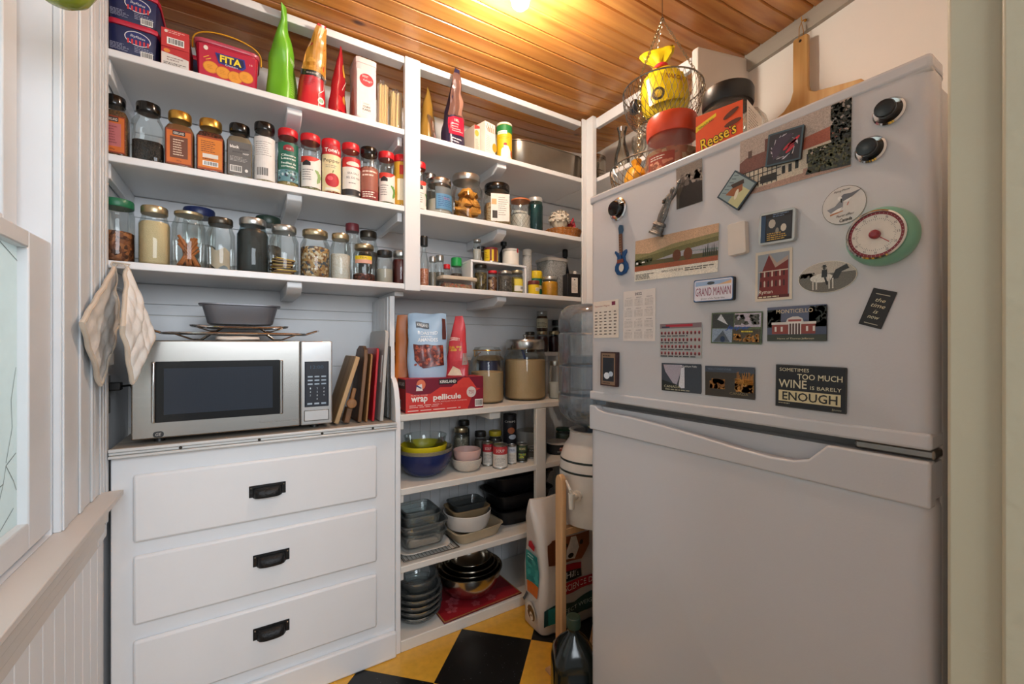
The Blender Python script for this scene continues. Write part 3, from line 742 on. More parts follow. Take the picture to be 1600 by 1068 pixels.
def p_horse(P, w, h):
    P.ell(0, 0, w * .49, h * .485, 'b9b1a4', 40)
    P.poly([(w * .485 * math.cos(R(a)), h * .48 * math.sin(R(a))) for a in range(182, 360, 8)] + [(w * .48, h * .1), (-w * .48, h * .12)], '6b665c')
    P.blobs(40, -w * .46, h * .02, -w * .2, h * .18, .004, ['57534a', '7a7468'], 2)
    P.ell(-w * .08, -h * .02, w * .2, h * .14, 'd8d2c6', 16).poly([(w * .08, -h * .1), (w * .16, h * .2), (w * .34, h * .34), (w * .38, h * .2), (w * .26, h * .12), (w * .2, -h * .08)], '2d2a26')
    for a in (-.24, -.18, .04, .1): P.rect(w * a, -h * .38, w * (a + .025), -h * .05, 'c9c2b5'); P.hold()
    P.n += 1
    P.poly([(-w * .08, h * .0), (w * .02, h * .0), (w * .02, h * .24), (-w * .07, h * .24)], '1d1b19').ell(-w * .03, h * .29, w * .025, h * .05, '3a3530', 10).rect(-w * .075, h * .32, w * .015, h * .345, '1d1b19').rect(-w * .055, h * .34, w * .0, h * .39, '1d1b19').line(-w * .02, 0, w * .02, -h * .25, .003, '1d1b19')
magnet('oval_photo_magnet', 'oval sepia photo of a rider on a pale horse', [(1248, 411), (1340, 405), (1340, 455), (1248, 459)], .0015, PAPER, p_horse, 'magnet', oval=True, tilt=0, m=M_PHOTO)
def p_now(P, w, h):
    X, Z = -w / 2, -h / 2; P.rect(X, Z, -X, -Z, '1b1918').line(X * .6, h * .37, -X * .6, h * .37, .0012, 'b8b09a').line(X * .6, -h * .42, -X * .6, -h * .42, .0012, 'b8b09a')
    for t, yy, ww in (('the', .22, .42), ('time', .07, .6), ('is', -.09, .2), ('now', -.25, .5)): P.text(t, 0, h * yy, w * ww, h * (.10 if t in ('the', 'time', 'is') else .07), 'd9d0b0', .3)
magnet('black_word_card', 'tilted narrow black card with four short cream words', [(1366, 449.6), (1402, 456), (1378, 515), (1341.7, 505)], .0012, DARK, p_now, 'magnet')
def p_mont(P, w, h):
    X, Z = -w / 2, -h / 2; P.rect(X, Z, -X, -Z, '4a5268').rect(X, h * .1, -X, -Z, '5b647c').rect(X, Z, -X, Z * .62, '3b4238')
    P.blobs(70, X, -h * .1, X * .5, h * .42, .008, ['1d2220', '2b312a'], 6); P.blobs(80, -X * .45, -h * .1, -X, h * .47, .008, ['1d2220', '2b312a'], 7)
    P.rect(X * .82, Z * .58, -X * .66, -h * .02, '8c4038').rect(X * .84, -h * .02, -X * .68, h * .05, 'd5cfc8').poly([(-w * .16, h * .05), (-w * .14, h * .14), (-w * .05, h * .2), (w * .05, h * .2), (w * .12, h * .14), (w * .14, h * .05)], 'cfc8c2').rect(-w * .12, h * .04, w * .1, h * .12, '9c4a44').poly([(-w * .14, h * .02), (w * .12, h * .02), (w * .1, h * .06), (-w * .12, h * .06)], 'e2ddd6').rect(-w * .12, Z * .6, w * .1, h * .0, '5a4440')
    for k in range(5): P.rect(-w * .115 + w * .05 * k, Z * .6, -w * .1 + w * .05 * k, h * .02, 'e8e4de'); P.hold()
    P.n += 1
    for a in (-.36, -.25, .18, .29): P.rect(w * a, -h * .22, w * (a + .035), -h * .08, 'd9d4cc'); P.hold()
    P.n += 1
    P.text('MONTICELLO', -w * .02, h * .36, w * .62, h * .11, 'd8c9a8').text('Home of Thomas Jefferson', -w * .0, -h * .43, w * .62, h * .06, 'd8cfae')
magnet('photo_magnet', 'photo magnet of a brick house with white columns and dome', [(1200.5, 480), (1293, 475.4), (1293, 532.4), (1200.5, 533)], .003, DARK, p_mont, 'magnet', group=None)
def p_quad(P, w, h):
    X, Z = -w / 2, -h / 2; P.rect(X, Z, -X, -Z, '5b6a4c').rect(X * .95, 0, -w * .04, -Z * .92, '3a3f3c').poly([(X * .6, h * .45), (X * .3, h * .1), (X * .75, h * .28)], 'd2d4d8').rect(-w * .02, h * .03, -X * .95, -Z * .92, 'b8b0bb').blobs(40, -w * .02, h * .1, -X * .9, h * .42, .005, ['3f4239', '5f5f58'], 4)
    P.rect(X * .95, Z * .92, -w * .06, -h * .02, '8fa0b4').poly([(X * .9, Z * .9), (X * .5, -h * .08), (-w * .1, Z * .9)], '55606a').ell(X * .5, -h * .36, w * .05, h * .1, '1d3658', 10).rect(-w * .05, Z * .92, -X * .95, -h * .04, '4b4330').blobs(50, -w * .03, Z * .85, -X * .9, -h * .18, .004, ['c98a2e', '9a6a2a'], 9)
    P.text('Jasper', w * .05, -h * .0, w * .5, h * .16, '2b4f9c', .35, bold=.02).smalltext(w * .12, -h * .14, w * .34, -h * .08, 1, 'd7c23a', 2, .7)
magnet('photo_magnet', 'magnet with four mountain views and blue script lettering', [(1113.6, 488), (1192, 487), (1192, 538), (1111.4, 535.7)], .002, DARK, p_quad, 'magnet', m=M_PHOTO, round_=.004)
def p_plate(P, w, h):
    X, Z = -w / 2, -h / 2; P.rrect(X * .98, Z * .96, -X * .98, -Z * .96, .004, '3a6a9c').rrect(X * .95, Z * .9, -X * .95, -Z * .9, .004, 'e6e2ea').poly([(X * .9, h * .2), (-X * .9, h * .25), (-X * .9, h * .4), (X * .9, h * .4)], '9db6d8').poly([(w * .1, h * .2), (-X * .9, h * .22), (-X * .9, h * .36)], 'e6b98a').ell(-w * .05, h * .3, w * .1, h * .07, '3f4a52', 8)
    P.text('GRAND MANAN', 0, -h * .06, w * .88, h * .36, '8c2f4e').text('Queen of the Fundy Isles', 0, -h * .37, w * .6, h * .09, '3a3a3a', .2)
magnet('number_plate_magnet', 'small thick number plate magnet with maroon lettering', [(1088, 437), (1150.5, 433), (1150.5, 469), (1088.5, 472.7)], .010, DARK, p_plate, 'magnet', round_=.004)
def p_team(P, w, h):
    X, Z = -w / 2, -h / 2; P.rect(X, Z, -X, -Z, 'a8aaa8').rect(X, h * .36, -X, -Z, '7f6f74').rect(X * .7, h * .40, -X * .6, h * .47, 'b02a3a').rect(X * .9, h * .38, X * .5, h * .42, '23304a')
    for r_ in range(4):
        for c in range(11):
            x = X * .9 + c * w * .09; z = h * (.22 - .20 * r_)
            P.ell(x, z, w * .027, h * .052, 'b04048', 8); P.hold()
    P.n += 1
    for r_ in range(4):
        for c in range(11):
            x = X * .9 + c * w * .09; z = h * (.22 - .20 * r_)
            P.ell(x, z - h * .01, w * .016, h * .035, '2b2426', 6); P.hold()
    P.n += 1
    for r_ in range(4): P.smalltext(X * .95, h * (.22 - .2 * r_) - h * .11, -X * .95, h * (.22 - .2 * r_) - h * .065, 1, '3a3c3e', r_ + 3, .7); P.hold()
    P.n += 1
magnet('group_photo_magnet', 'pale magnet with four rows of small oval portraits', [(1032, 505.5), (1097, 504), (1097, 559), (1032, 557.6)], .0012, PAPER, p_team, 'magnet')
def p_fall(P, w, h):
    X, Z = -w / 2, -h / 2; P.rect(X, Z, -X, -Z, '3b424c').poly([(X * .9, h * .45), (w * .05, h * .45), (-w * .02, h * .1), (-w * .1, -h * .25), (X * .4, -h * .2), (X * .8, h * .2)], 'a9a2ae').poly([(w * .02, h * .35), (w * .1, h * .38), (w * .1, -h * .35), (-w * .06, -h * .38)], 'd5d6dc').poly([(X, Z), (w * .1, Z), (-w * .05, -h * .28), (X * .6, -h * .18), (X, -h * .1)], '1d211d')
    P.text('CANADA', -w * .22, -h * .33, w * .42, h * .09, 'c9c3a0').text('Takakkaw Falls', w * .2, h * .41, w * .4, h * .06, 'e6e4e0').smalltext(X * .8, -h * .46, w * .3, -h * .41, 1, 'a9a48a', 6, .7)
magnet('photo_magnet', 'grey photo magnet of a tall waterfall between cliffs', [(1035, 567), (1096.5, 568.4), (1096.5, 614.6), (1034.6, 609.7)], .0015, DARK, p_fall, 'magnet', m=M_PHOTO, round_=.004)
def p_gold(P, w, h):
    X, Z = -w / 2, -h / 2; P.rect(X, Z, -X, -Z, '3a3228').rect(X, h * .3, -X, -Z, '3c4654').blobs(60, X * .8, -h * .25, -w * .08, h * .08, .007, ['c98a3a', 'a8702c', '8a5a26'], 8).blobs(90, w * .12, -h * .3, -X * .95, h * .12, .007, ['d99a34', 'e0ab4a', 'a8702c'], 9)
    rnd = random.Random(6)
    for k in range(16): a = w * (.16 + .02 * k); P.line(a, -h * .05, a + w * .01, h * rnd.uniform(.1, .4), .0009, 'd08a2c'); P.hold()
    P.n += 1
    P.text('YELLOWSTONE', -w * .2, h * .4, w * .5, h * .06, '6f7f96').text('CANADA', w * .2, -h * .36, w * .36, h * .08, '8f8058')
magnet('photo_magnet', 'dark photo magnet of golden spray and yellow shrubs', [(1102.8, 571), (1180.5, 573.7), (1180.5, 624.5), (1102.8, 616.6)], .0015, DARK, p_gold, 'magnet', m=M_PHOTO, round_=.004)
def p_cal1(P, w, h):
    X, Z = -w / 2, -h / 2; P.rect(X, Z, -X, -Z, 'e2d5c6').rect(w * .24, h * .36, w * .38, h * .46, '7a2440').text('Pensioners Magnet', -w * .14, h * .36, w * .6, h * .06, '9c4a3c')
    for c in range(5): P.smalltext(X * .88 + w * .19 * c, Z * .88, X * .88 + w * .19 * c + w * .12, h * .24, 8, '5a4f48', c, .35); P.hold()
    P.n += 1
magnet('wall_chart_magnet', 'small cream chart with five columns of tiny figures', [(928, 472), (967, 467), (967, 527), (928, 528)], .0006, PAPER, p_cal1, 'calendar')
def p_cal2(P, w, h):
    X, Z = -w / 2, -h / 2; P.rect(X, Z, -X, -Z, 'ddd4cd').text('2022', -w * .02, h * .43, w * .22, h * .055, '2a2230', bold=.02)
    n = ['JANUARY', 'FEBRUARY', 'MARCH', 'APRIL', 'MAY', 'JUNE', 'JULY', 'AUGUST', 'SEPTEMBER', 'OCTOBER', 'NOVEMBER', 'DECEMBER']
    for i, t in enumerate(n):
        cx = w * (-.32 + .32 * (i % 3)); cz = h * (.36 - .215 * (i // 3))
        P.text(t, cx, cz, w * .17, h * .018, '3a2c3a'); P.hold()
        for c in range(7): P.smalltext(cx - w * .13 + w * .037 * c, cz - h * .165, cx - w * .13 + w * .037 * c + w * .022, cz - h * .025, 6, '6a605e', i + c, .4); P.hold()
    P.n += 1
magnet('year_calendar', 'white one-page year calendar with twelve small months', [(976, 456.4), (1025, 449), (1024, 532), (973, 533)], .0006, PAPER, p_cal2, 'calendar')
def p_bear(P, w, h):
    X, Z = -w / 2, -h / 2; P.rect(X, Z, -X, -Z, '3b1f1c').rect(X * .86, Z * .92, -X * .8, -Z * .92, '8a6f58').rect(X * .7, Z * .72, -X * .66, -Z * .66, '20262e').ell(-w * .1, -h * .2, w * .18, h * .1, 'dfe4ea', 9).ell(w * .15, -h * .14, w * .14, h * .08, 'b9c9d9', 9).smalltext(X * .7, h * .36, -X * .6, h * .42, 1, '4a382c', 3, .7).smalltext(X * .7, -h * .44, -X * .6, -h * .39, 1, '4a382c', 4, .7)
magnet('framed_picture_magnet', 'small thick dark wooden framed picture with white and blue shapes', [(943, 549), (968, 550), (968, 604), (942, 601)], .010, mat('33191a', .4, name='dark_frame'), p_bear, 'magnet')
def p_wine(P, w, h):
    X, Z = -w / 2, -h / 2; P.rect(X, Z, -X, -Z, '33302c').rect(X * .97, Z * .95, -X * .97, -Z * .95, '15161a').rect(X * .9, Z * .72, -X * .86, -h * .10, 'd6c79c')
    c = 'd9cfae'
    P.text('SOMETIMES', -w * .22, h * .39, w * .44, h * .08, c).text('TOO MUCH', w * .14, h * .24, w * .62, h * .13, c, bold=.01).text('WINE', -w * .24, h * .06, w * .42, h * .19, c, bold=.01).text('IS BARELY', w * .23, h * .0, w * .42, h * .08, c)
    P.text('ENOUGH', 0, -h * .23, w * .78, h * .20, '1c1a18', bold=.015).smalltext(X * .9, -h * .42, X * .4, -h * .39, 1, 'a59c80', 3, .7).text('Ephemera', w * .38, -h * .44, w * .12, h * .05, 'b9b094', .3)
magnet('slogan_magnet', 'black rectangular magnet with cream capital slogan and cream band', [(1214, 569), (1324.6, 574), (1323.5, 647), (1213, 633)], .003, DARK, p_wine, 'magnet')
# chrome disc magnets with black knobs
def disc(u0, u1, v0, v1, label, hh):
    Y0, z0 = fpt((u0 + u1) / 2, (v0 + v1) / 2); r = (uy(u0, XFR) - uy(u1, XFR)) / 2
    t = thing('knob_magnet', label, 'magnet', (XFR - .0006, Y0, z0), group='round knob magnets', tilt=(0, 0, R(-90)))
    mt = Matrix.Rotation(R(90), 4, 'X')
    MB().lathe([(r, 0), (r, .0025), (r * .88, .005), (r * .7, .004)], 32, mtx=mt).build('disc', M_CHROME, t)
    MB().lathe([(r * .55, .004), (r * .5, hh * .35), (r * .62, hh * .55), (r * .66, hh * .9), (r * .6, hh), (r * .3, hh * 1.03)], 32, mtx=mt).build('knob', M_BLKG, t)
disc(1363, 1416, 150, 199, 'chrome disc magnet with black knob near the top corner of the door', .022)
disc(1336, 1386, 211, 257, 'chrome disc magnet with black knob touching the big postcard', .022)
disc(953, 979, 314, 340, 'small chrome disc magnet with black knob above the guitar', .020)
# guitar bottle opener
Yg, zg = fpt(972, 395)
g = thing('guitar_magnet', 'tiny electric guitar bottle opener with blue body and brown neck', 'magnet', (XFR - .0006, Yg, zg), tilt=(0, R(-2), R(-90)))
bp = [(0, -.062), (.016, -.058), (.024, -.046), (.023, -.034), (.014, -.022), (.013, -.012), (.020, -.002), (.019, .006), (.008, .002), (.005, .0), (-.005, .0), (-.010, .002), (-.020, .010), (-.023, .004), (-.014, -.010), (-.015, -.022), (-.023, -.034), (-.024, -.046), (-.016, -.058)]
MB().prism(bp, 'y', -.005, 0).build('body', mat('1f4e80', .3, .3, name='blue_enamel'), g, bevel=.001)
MB().box(-.0045, .0045, -.0065, -.001, -.008, .052).build('neck', mat('6b4028', .4, name='rosewood'), g, bevel=.0008)
MB().prism([(-.005, .052), (.005, .052), (.009, .060), (.008, .074), (-.002, .078), (-.007, .070)], 'y', -.005, -.001).build('headstock', mat('2b5270', .3, name='head_enamel'), g, bevel=.0008)
P = PR(); P.rect(-.003, -.05, .003, .0, '24507c').ell(.003, -.042, .009, .011, 'cfcac0', 16).poly([(-.012, -.018), (.010, -.018), (.012, -.028), (-.012, -.028)], '7a3b2a')
for k in range(8): P.rect(-.004, -.004 + k * .007, .004, -.0033 + k * .007, 'b9a27a'); P.hold()
P.build('printed_face', g, flat(-.0066))
# pewter statuette magnet
Ys, zs_ = fpt(1044, 326)
sg = thing('figurine_magnet', 'tilted grey pewter robed statuette on a square pedestal', 'magnet', (XFR - .0022, Ys, zs_), tilt=(0, R(27), R(-90)))
MP = mat('6f6d69', .35, .85, var=.35, scale=160, bump=.6, bscale=260, name='pewter')
MB().lathe([(.020, 0), (.020, .005), (.016, .007), (.015, .022), (.018, .024), (.016, .030), (.012, .032)], 16, 8, sy=.42, c=(0, -.0075, -.066)).build('pedestal', MP, sg)
MB().lathe([(.0105, -.034), (.012, -.018), (.010, .0), (.0085, .016), (.010, .026), (.006, .033), (.004, .036), (.006, .041), (.005, .047), (.001, .050)], 16, 2, sy=.6, c=(0, -.0075, 0), flute=7, fd=.10).build('robed_body', MP, sg)
MB().tube([(.007, -.0075, .024), (.013, -.009, .034), (.012, -.009, .048), (.012, -.009, .060)], [.004, .0032, .0026, .0022], 8).lathe([(.003, 0), (.005, .003), (.003, .006), (.001, .012)], 8, c=(.012, -.009, .058)).build('raised_arm', MP, sg)
MB().tube([(-.006, -.008, .022), (-.012, -.011, .014), (-.007, -.014, .010)], [.004, .0035, .003], 8).build('folded_arm', MP, sg)
# kitchen timer
Yt, zt = fpt(1381, 371)
r = .046
tm = thing('kitchen_timer', 'round mint green kitchen timer with chrome ringed white dial', 'timer', (XFR - .0006, Yt, zt), tilt=(0, 0, R(-90)))
mt = Matrix.Rotation(R(90), 4, 'X')
MB().lathe([(r, 0), (r * 1.02, .006), (r, .016), (r * .9, .026), (r * .8, .030)], 44, mtx=mt).build('body', mat('7cb096', .3, name='mint_enamel'), tm)
MB().lathe([(r * .80, .027), (r * .84, .030), (r * .84, .036), (r * .79, .038), (r * .77, .036)], 44, mtx=mt, cap1=False).build('bezel', M_CHROME, tm)
P = PR(); rd = r * .775
P.ell(0, 0, rd, rd, '8f3038', 40).ell(0, 0, rd * .88, rd * .88, 'e6ddd0', 40)
for k in range(60):
    a = 2 * PI * k / 60; l_ = .62 if k % 5 == 0 else .67
    P.line(rd * l_ * math.cos(a), rd * l_ * math.sin(a), rd * .72 * math.cos(a), rd * .72 * math.sin(a), .0004, '2b2624'); P.hold()
P.n += 1
for k in range(12):
    a = PI / 2 - 2 * PI * k / 12; P.text(str(k * 5), rd * .80 * math.cos(a), rd * .80 * math.sin(a), .0035, .0035, '3a2c2a'); P.hold()
P.n += 1
for k in range(40):
    a = 2 * PI * k / 40; P.ell(rd * .94 * math.cos(a), rd * .94 * math.sin(a), .0005, .0005, 'e6ddd0', 5); P.hold()
P.n += 1
P.line(0, 0, rd * .62 * math.cos(R(-40)), rd * .62 * math.sin(R(-40)), .0012, 'b5303a')
P.build('dial', tm, flat(-.0335))
MB().lathe([(.007, .034), (.007, .040), (.004, .043)], 16, mtx=mt).build('knob', mat('8c2b33', .35, name='timer_knob'), tm)
# ================================================================== JARS, BOTTLES, BOXES, BAGS: builders
Z1, Z2, Z3 = 2.0506, 1.7506, 1.4456
def lid_on(t, r, z0, z1, m, seg=28, n=2.0, knurl=True, sx=1.0, sy=1.0, name='lid'):
    h = z1 - z0
    return MB().lathe([(r * .97, z0), (r, z0 + h * .1), (r, z1 - h * .22), (r * .95, z1 - h * .04), (r * .86, z1), (r * .5, z1 - .0004)], seg if not knurl else 40, n, sx, sy, flute=20 if knurl else 0, fd=.008 if knurl else 0).build(name, m, t, smooth=35)
STY = {  # shoulder, neck radius, lid radius, lid height
 'mason': (.80, .80, .86, .13), 'wide': (.86, .90, .96, .13), 'spice': (.78, .72, .80, .15), 'round_spice': (.84, .86, .93, .13), 'small': (.80, .86, .93, .17), 'bottle': (.62, .42, .50, .14)}
def jar_at(name, label, x, y, z, r, h, sty, lidm, cont=None, fill=.6, gm=None, n=2.0, sy=1.0, group=None, cat='jar', rot=0.0, lidr=None, lidh=None, cname='contents', knurl=True):
    sh, nk, lr, lh = STY[sty]
    if lidh: lh = lidh
    if lidr: lr = lidr
    t = thing(name, label, cat, (x, y, z), rot, group)
    zl = h * (1 - lh); sz = zl * sh
    body = [(r * .86, 0, n), (r * .96, h * .012, n), (r, h * .05, n), (r, sz, n), (r * (.35 + .65 * nk), sz + (zl - sz) * .45, (n + 2) / 2), (r * nk, sz + (zl - sz) * .72, 2.2), (r * nk, zl + h * lh * .4, 2)]
    g = MB().lathe(body, 32, n, 1, sy, cap1=False).build('glass_body', gm or M_GLASS, t, smooth=50)
    if lidm: lid_on(t, r * lr, zl, h, lidm, knurl=knurl)
    if cont:
        top = zl * fill; q = .955; pts = [(r * .84 * q, h * .012, n), (r * q, h * .05, n)]
        if top <= sz: pts += [(r * q, top - .002, n), (r * q * .9, top + .001, n), (r * q * .4, top + .002, n)]
        else: pts += [(r * q, sz, n), (r * q * (.4 + .6 * nk), min(top, sz + (zl - sz) * .45), (n + 2) / 2), (r * q * nk * .8, min(top, sz + (zl - sz) * .6), 2)]
        MB().lathe(pts, 28, n, 1, sy).build(cname, cont, t, smooth=50)
    return t, r, h, sz
def jar(name, label, u0, u1, vt, zs, front, *a, **k):
    x, y, r, h = item(u0, u1, vt, zs, front)
    # front faces of square jars sit at the stated depth too
    return jar_at(name, label, x, y, zs, r, h, *a, **k)
def wrap(t, r, z0, z1, wdeg, draw, m=None, a0=0.0, name='paper_label', step=.006, eps=.00008):
    """a label wrapped round a cylinder; draw(P, w, h) with the origin at the label's middle"""
    w = 2 * r * R(wdeg) / 2; h = z1 - z0
    P = PR(eps); draw(P, w, h)
    return P.build(name, t, cyl(r, (z0 + z1) / 2, a0), m, cut=[(0, step)])
def face(t, r, z0, z1, w, draw, sy=1.0, m=None, name='paper_label', ox=0):
    P = PR(.00008); draw(P, w, z1 - z0)
    return P.build(name, t, flat(-r * sy - .0003, ox, (z0 + z1) / 2), m)
def plain(col, tcol='444444', title=None, n=5):
    def d(P, w, h):
        P.rect(-w / 2, -h / 2, w / 2, h / 2, col)
        if title: P.text(title, 0, h * .28, w * .7, h * .12, tcol)
        P.smalltext(-w * .38, -h * .4, w * .38, h * .15, n, tcol, n, .4)
    return d

def pouch(name, label, x, y, z, w, d, h, rot, m, cat='bag', group=None, lean=(0, 0), top=.0, seed=1, jit=.006, taper=1.0, pn='pouch', flatten=.75):
    """a standing foil bag: thick rounded foot, pinched flat at the top seam"""
    t = thing(name, label, cat, (x, y, z), rot, group)
    rs = []; K = 15; NS = 28
    for k in range(K):
        q = k / (K - 1)
        dd = d * (max(0.0, 1 - q ** 1.6) * (1 - .12 * math.cos(PI * q)) + .012)
        ww = w * (1 - (1 - taper) * q ** 1.4) * (.94 + .06 * min(1, q * 6))
        ring = []
        for j in range(NS):
            a = 2 * PI * (j + .5) / NS; ca, sa = math.cos(a), math.sin(a); nn = 3.2 - 1.0 * q
            s = (abs(ca) ** nn + abs(sa) ** nn) ** (-1 / nn)
            p = Vector((ca * s * ww / 2 + lean[0] * q * q, sa * s * dd / 2 + lean[1] * q * q, q * h))
            if 0 < k:
                p += jit * min(1, q * 4) * noise.noise_vector(Vector((p.x * 22 + seed * 5, p.y * 22, p.z * 16 + seed)))
            ring.append(p)
        rs.append(ring)
    MB().rings(rs).build(pn, m, t, smooth=60)
    def surf(xx, zz_, hh):
        q = min(max(zz_ / h, 0), 1)
        dd = d * (max(0.0, 1 - q ** 1.6) * (1 - .12 * math.cos(PI * q)) + .012)
        ww = w * (1 - (1 - taper) * q ** 1.4); nn = 3.2 - 1.0 * q
        c = min(.98, abs(xx) / (ww / 2)); yy = -dd / 2 * (1 - c ** nn) ** (1 / nn)
        p = Vector((xx + lean[0] * q * q, yy + lean[1] * q * q, zz_))
        p += jit * min(1, q * 4) * noise.noise_vector(Vector((p.x * 22 + seed * 5, p.y * 22, p.z * 16 + seed)))
        p.y -= .0012 + hh
        return p
    return t, surf
def pprint(t, surf, draw, m=None, name='printed_front'):
    P = PR(.0001); draw(P)
    return P.build(name, t, surf, m or M_FOIL, cut=[(0, .008), (1, .010)])
def carton(name, label, x, y, z, w, d, h, rot, m, cat='box', group=None, bevel=.001, pn='carton'):
    t = thing(name, label, cat, (x, y, z), rot, group)
    MB().box(-w / 2, w / 2, 0, d, 0, h).build(pn, m, t, bevel=bevel)
    return t

# ================================================================== TOP SHELF OVER THE MICROWAVE
SG = 'groceries on the top shelf'
NAVY = mat('1c2350', .35, name='navy_plastic')
def biscuit_tub(x, y, z, label, h=.098, w=.118, d=.17):
    t = thing('biscuit_tub', label, 'tub', (x, y, z), 0, 'navy biscuit tubs')
    MB().lathe([(.90, 0, 9), (.92, .004, 9), (1.0, h - .016, 9)], 36, 9, w / 2, d / 2).build('body', NAVY, t)
    MB().lathe([(1.05, h - .0155, 9), (1.07, h - .012, 9), (1.07, h - .004, 9), (1.03, h, 9), (.9, h - .001, 9)], 36, 9, w / 2, d / 2).build('lid', mat('c01f3c', .35, name='tub_lid'), t)
    P = PR()
    P.ell(.012, .010, .030, .020, 'e9e6ea', 24, -6).ell(.012, .010, .028, .018, '24306e', 24, -6)
    for k in range(6): P.rect(-.012 + k * .009, -.007, -.0075 + k * .009, .006, 'd03a44'); P.hold()
    P.n += 1
    P.text('SkyFlakes', .012, .014, .034, .009, 'f2f2f2', .2, -6)
    P.smalltext(-.05, -.034, -.006, -.014, 6, 'a9b0cc', 3, .3).smalltext(.004, -.03, .05, -.012, 4, 'a9b0cc', 4, .3).bars(.018, -.040, .046, -.022)
    P.build('printed_face', t, lambda a, b, hh: (a, -d / 2 * (.955 + b * .8) - .0015 - hh, b + .046))
    return t
tx, ty = -.276, YF + .1
biscuit_tub(tx, ty, Z1, 'lower navy biscuit tub with red lid beside the window casing')
biscuit_tub(tx, ty, Z1 + .0985, 'upper navy biscuit tub stacked on another tub')
biscuit_tub(-.12, YF + .245, Z1, 'navy biscuit tub standing behind the small red cartons', h=.155, d=.1, w=.1)
RB = mat('b93236', .45, name='red_card')
for q, (z, lb) in enumerate(((Z1, 'small red and white carton lying under another carton'), (Z1 + .0575, 'small red carton with barcode on top of another carton'))):
    t = carton('small_carton', lb, -.176, YF + .012, z, .068, .13, .057, 0, RB, group='small red cartons')
    P = PR(); P.rect(-.033, .001, .033, .047, 'c33a3c' if q else 'd9d4ce')
    if q: P.smalltext(-.024, .036, .024, .045, 2, 'e6b0a8').bars(-.02, .008, .022, .026).ell(-.022, .04, .004, .004, 'e9d9d0', 10)
    else: P.poly([(-.033, .047), (.033, .047), (.033, .026), (.012, .03), (-.033, .034)], 'b93236').smalltext(-.02, .014, .02, .026, 2, '9a8a88').smalltext(-.028, .004, .028, .011, 2, '555050').ell(-.02, .039, .008, .005, 'd98a3a', 10)
    P.build('printed_face', t, lambda a, b, hh: (a, -hh, b * 1.18))
# pink-red cracker tub with yellow bail
h = .122
t = thing('cracker_tub', 'red cracker tub with yellow carrying bail and printed biscuits', 'tub', (-.042, YF + .084, Z1))
MB().lathe([(.90, 0, 7), (.93, .004, 7), (1.0, h - .012, 7)], 40, 7, .086, .066).build('body', mat('b0203c', .25, name='cracker_red'), t)
MB().lathe([(1.02, h - .0115, 7), (1.05, h - .008, 7), (1.05, h, 7), (.97, h + .004, 7), (.8, h + .003, 7)], 40, 7, .086, .066).build('lid', mat('b8475a', .25, name='clear_red_lid'), t)
P_ = [(-.094, -.04, h * .80)] + [(-.094 * math.cos(PI * k / 16), -.04 - .03 * math.sin(PI * k / 16), h * .93 + .036 * max(0, math.sin(PI * k / 16)) ** .6) for k in range(0, 17)] + [(.094, -.04, h * .80)]
MB().tube(P_, .0045, 8, flat=.45).build('bail', mat('e7ab26', .35, name='yellow_plastic'), t)
P = PR(); P.rect(-.075, -.042, .075, .040, 'b92340')
for k, (cx, cy) in enumerate(((-.045, -.016), (-.012, -.022), (.02, -.026), (.05, -.018))): P.ell(cx, cy, .021, .016, 'c87a24', 20).ell(cx, cy, .019, .0145, 'e39a35', 20)
for cx, cy in ((-.045, -.016), (-.012, -.022), (.02, -.026), (.05, -.018)): P.smalltext(cx - .009, cy - .006, cx + .009, cy + .006, 3, 'b9701f', 3, .2)
P.poly([(-.034, .026), (.046, .028), (.05, .006), (.04, -.003), (-.024, .0)], '2b3a8c').poly([(-.03, .023), (.042, .025), (.045, .008), (.036, .0), (-.021, .003)], '1e2450').text('FITA', .008, .014, .058, .019, 'f0d832', 0, 0, .03).text('Crackers', .01, .000, .034, .005, 'f2ece0').ell(-.058, .031, .006, .006, 'e6d9d0', 12).line(-.064, .004, -.05, .012, .002, 'e3b040').line(-.058, .0, -.045, .006, .002, 'e3b040').text('10', .064, .018, .008, .005, 'e9d9d0')
P.build('printed_face', t, lambda a, b, hh: (a, -.066 * (.957 + b * .62) - .002 - hh, b * 1.18 + .056))
# green bag, tan and red bag, red bag
t, sf = pouch('snack_pouch', 'bright lime green pouch pinched to a peak', .116, YF + .07, Z1, .104, .100, .285, R(62), mat('6fb528', .3, name='lime_foil'), seed=3, jit=.012, taper=.35, lean=(-.090, -.050))
pprint(t, sf, lambda P: P.smalltext(-.03, .02, .035, .09, 9, 'b9e07a', 3, .25).text('NATURALS', .0, .135, .05, .012, 'e8f5d0'))
t, sf = pouch('snack_pouch', 'tan and red pouch closed with a black clip strip', .208, YF + .06, Z1, .098, .09, .268, R(10), mat('c32430', .28, name='red_foil'), seed=4, jit=.008, taper=.25, lean=(.005, -.098))
def dtan(P):
    P.poly([(-.044, .118), (.044, .118), (.016, .26), (-.016, .26)], 'c58c36').rect(-.045, .105, .045, .122, '1b1a1c').smalltext(-.03, .108, .02, .118, 1, '8a8a86', 3, .5).text('NUTS', .03, .1135, .016, .008, 'e8e4dc')
    P.smalltext(-.036, .07, .0, .10, 5, '8a1a24', 4, .3).line(.012, .0, .014, .055, .002, 'f0e4dc').line(.014, .055, .03, .075, .002, 'f0e4dc').line(.03, .075, .03, .105, .002, 'f0e4dc').ell(.022, .03, .013, .013, 'e6e2d8', 14).ell(.022, .03, .008, .008, '6b9a7a', 10)
    P.blobs(16, -.03, .13, .03, .16, .008, ['a8701f', 'd9a24a'], 5)
pprint(t, sf, dtan)
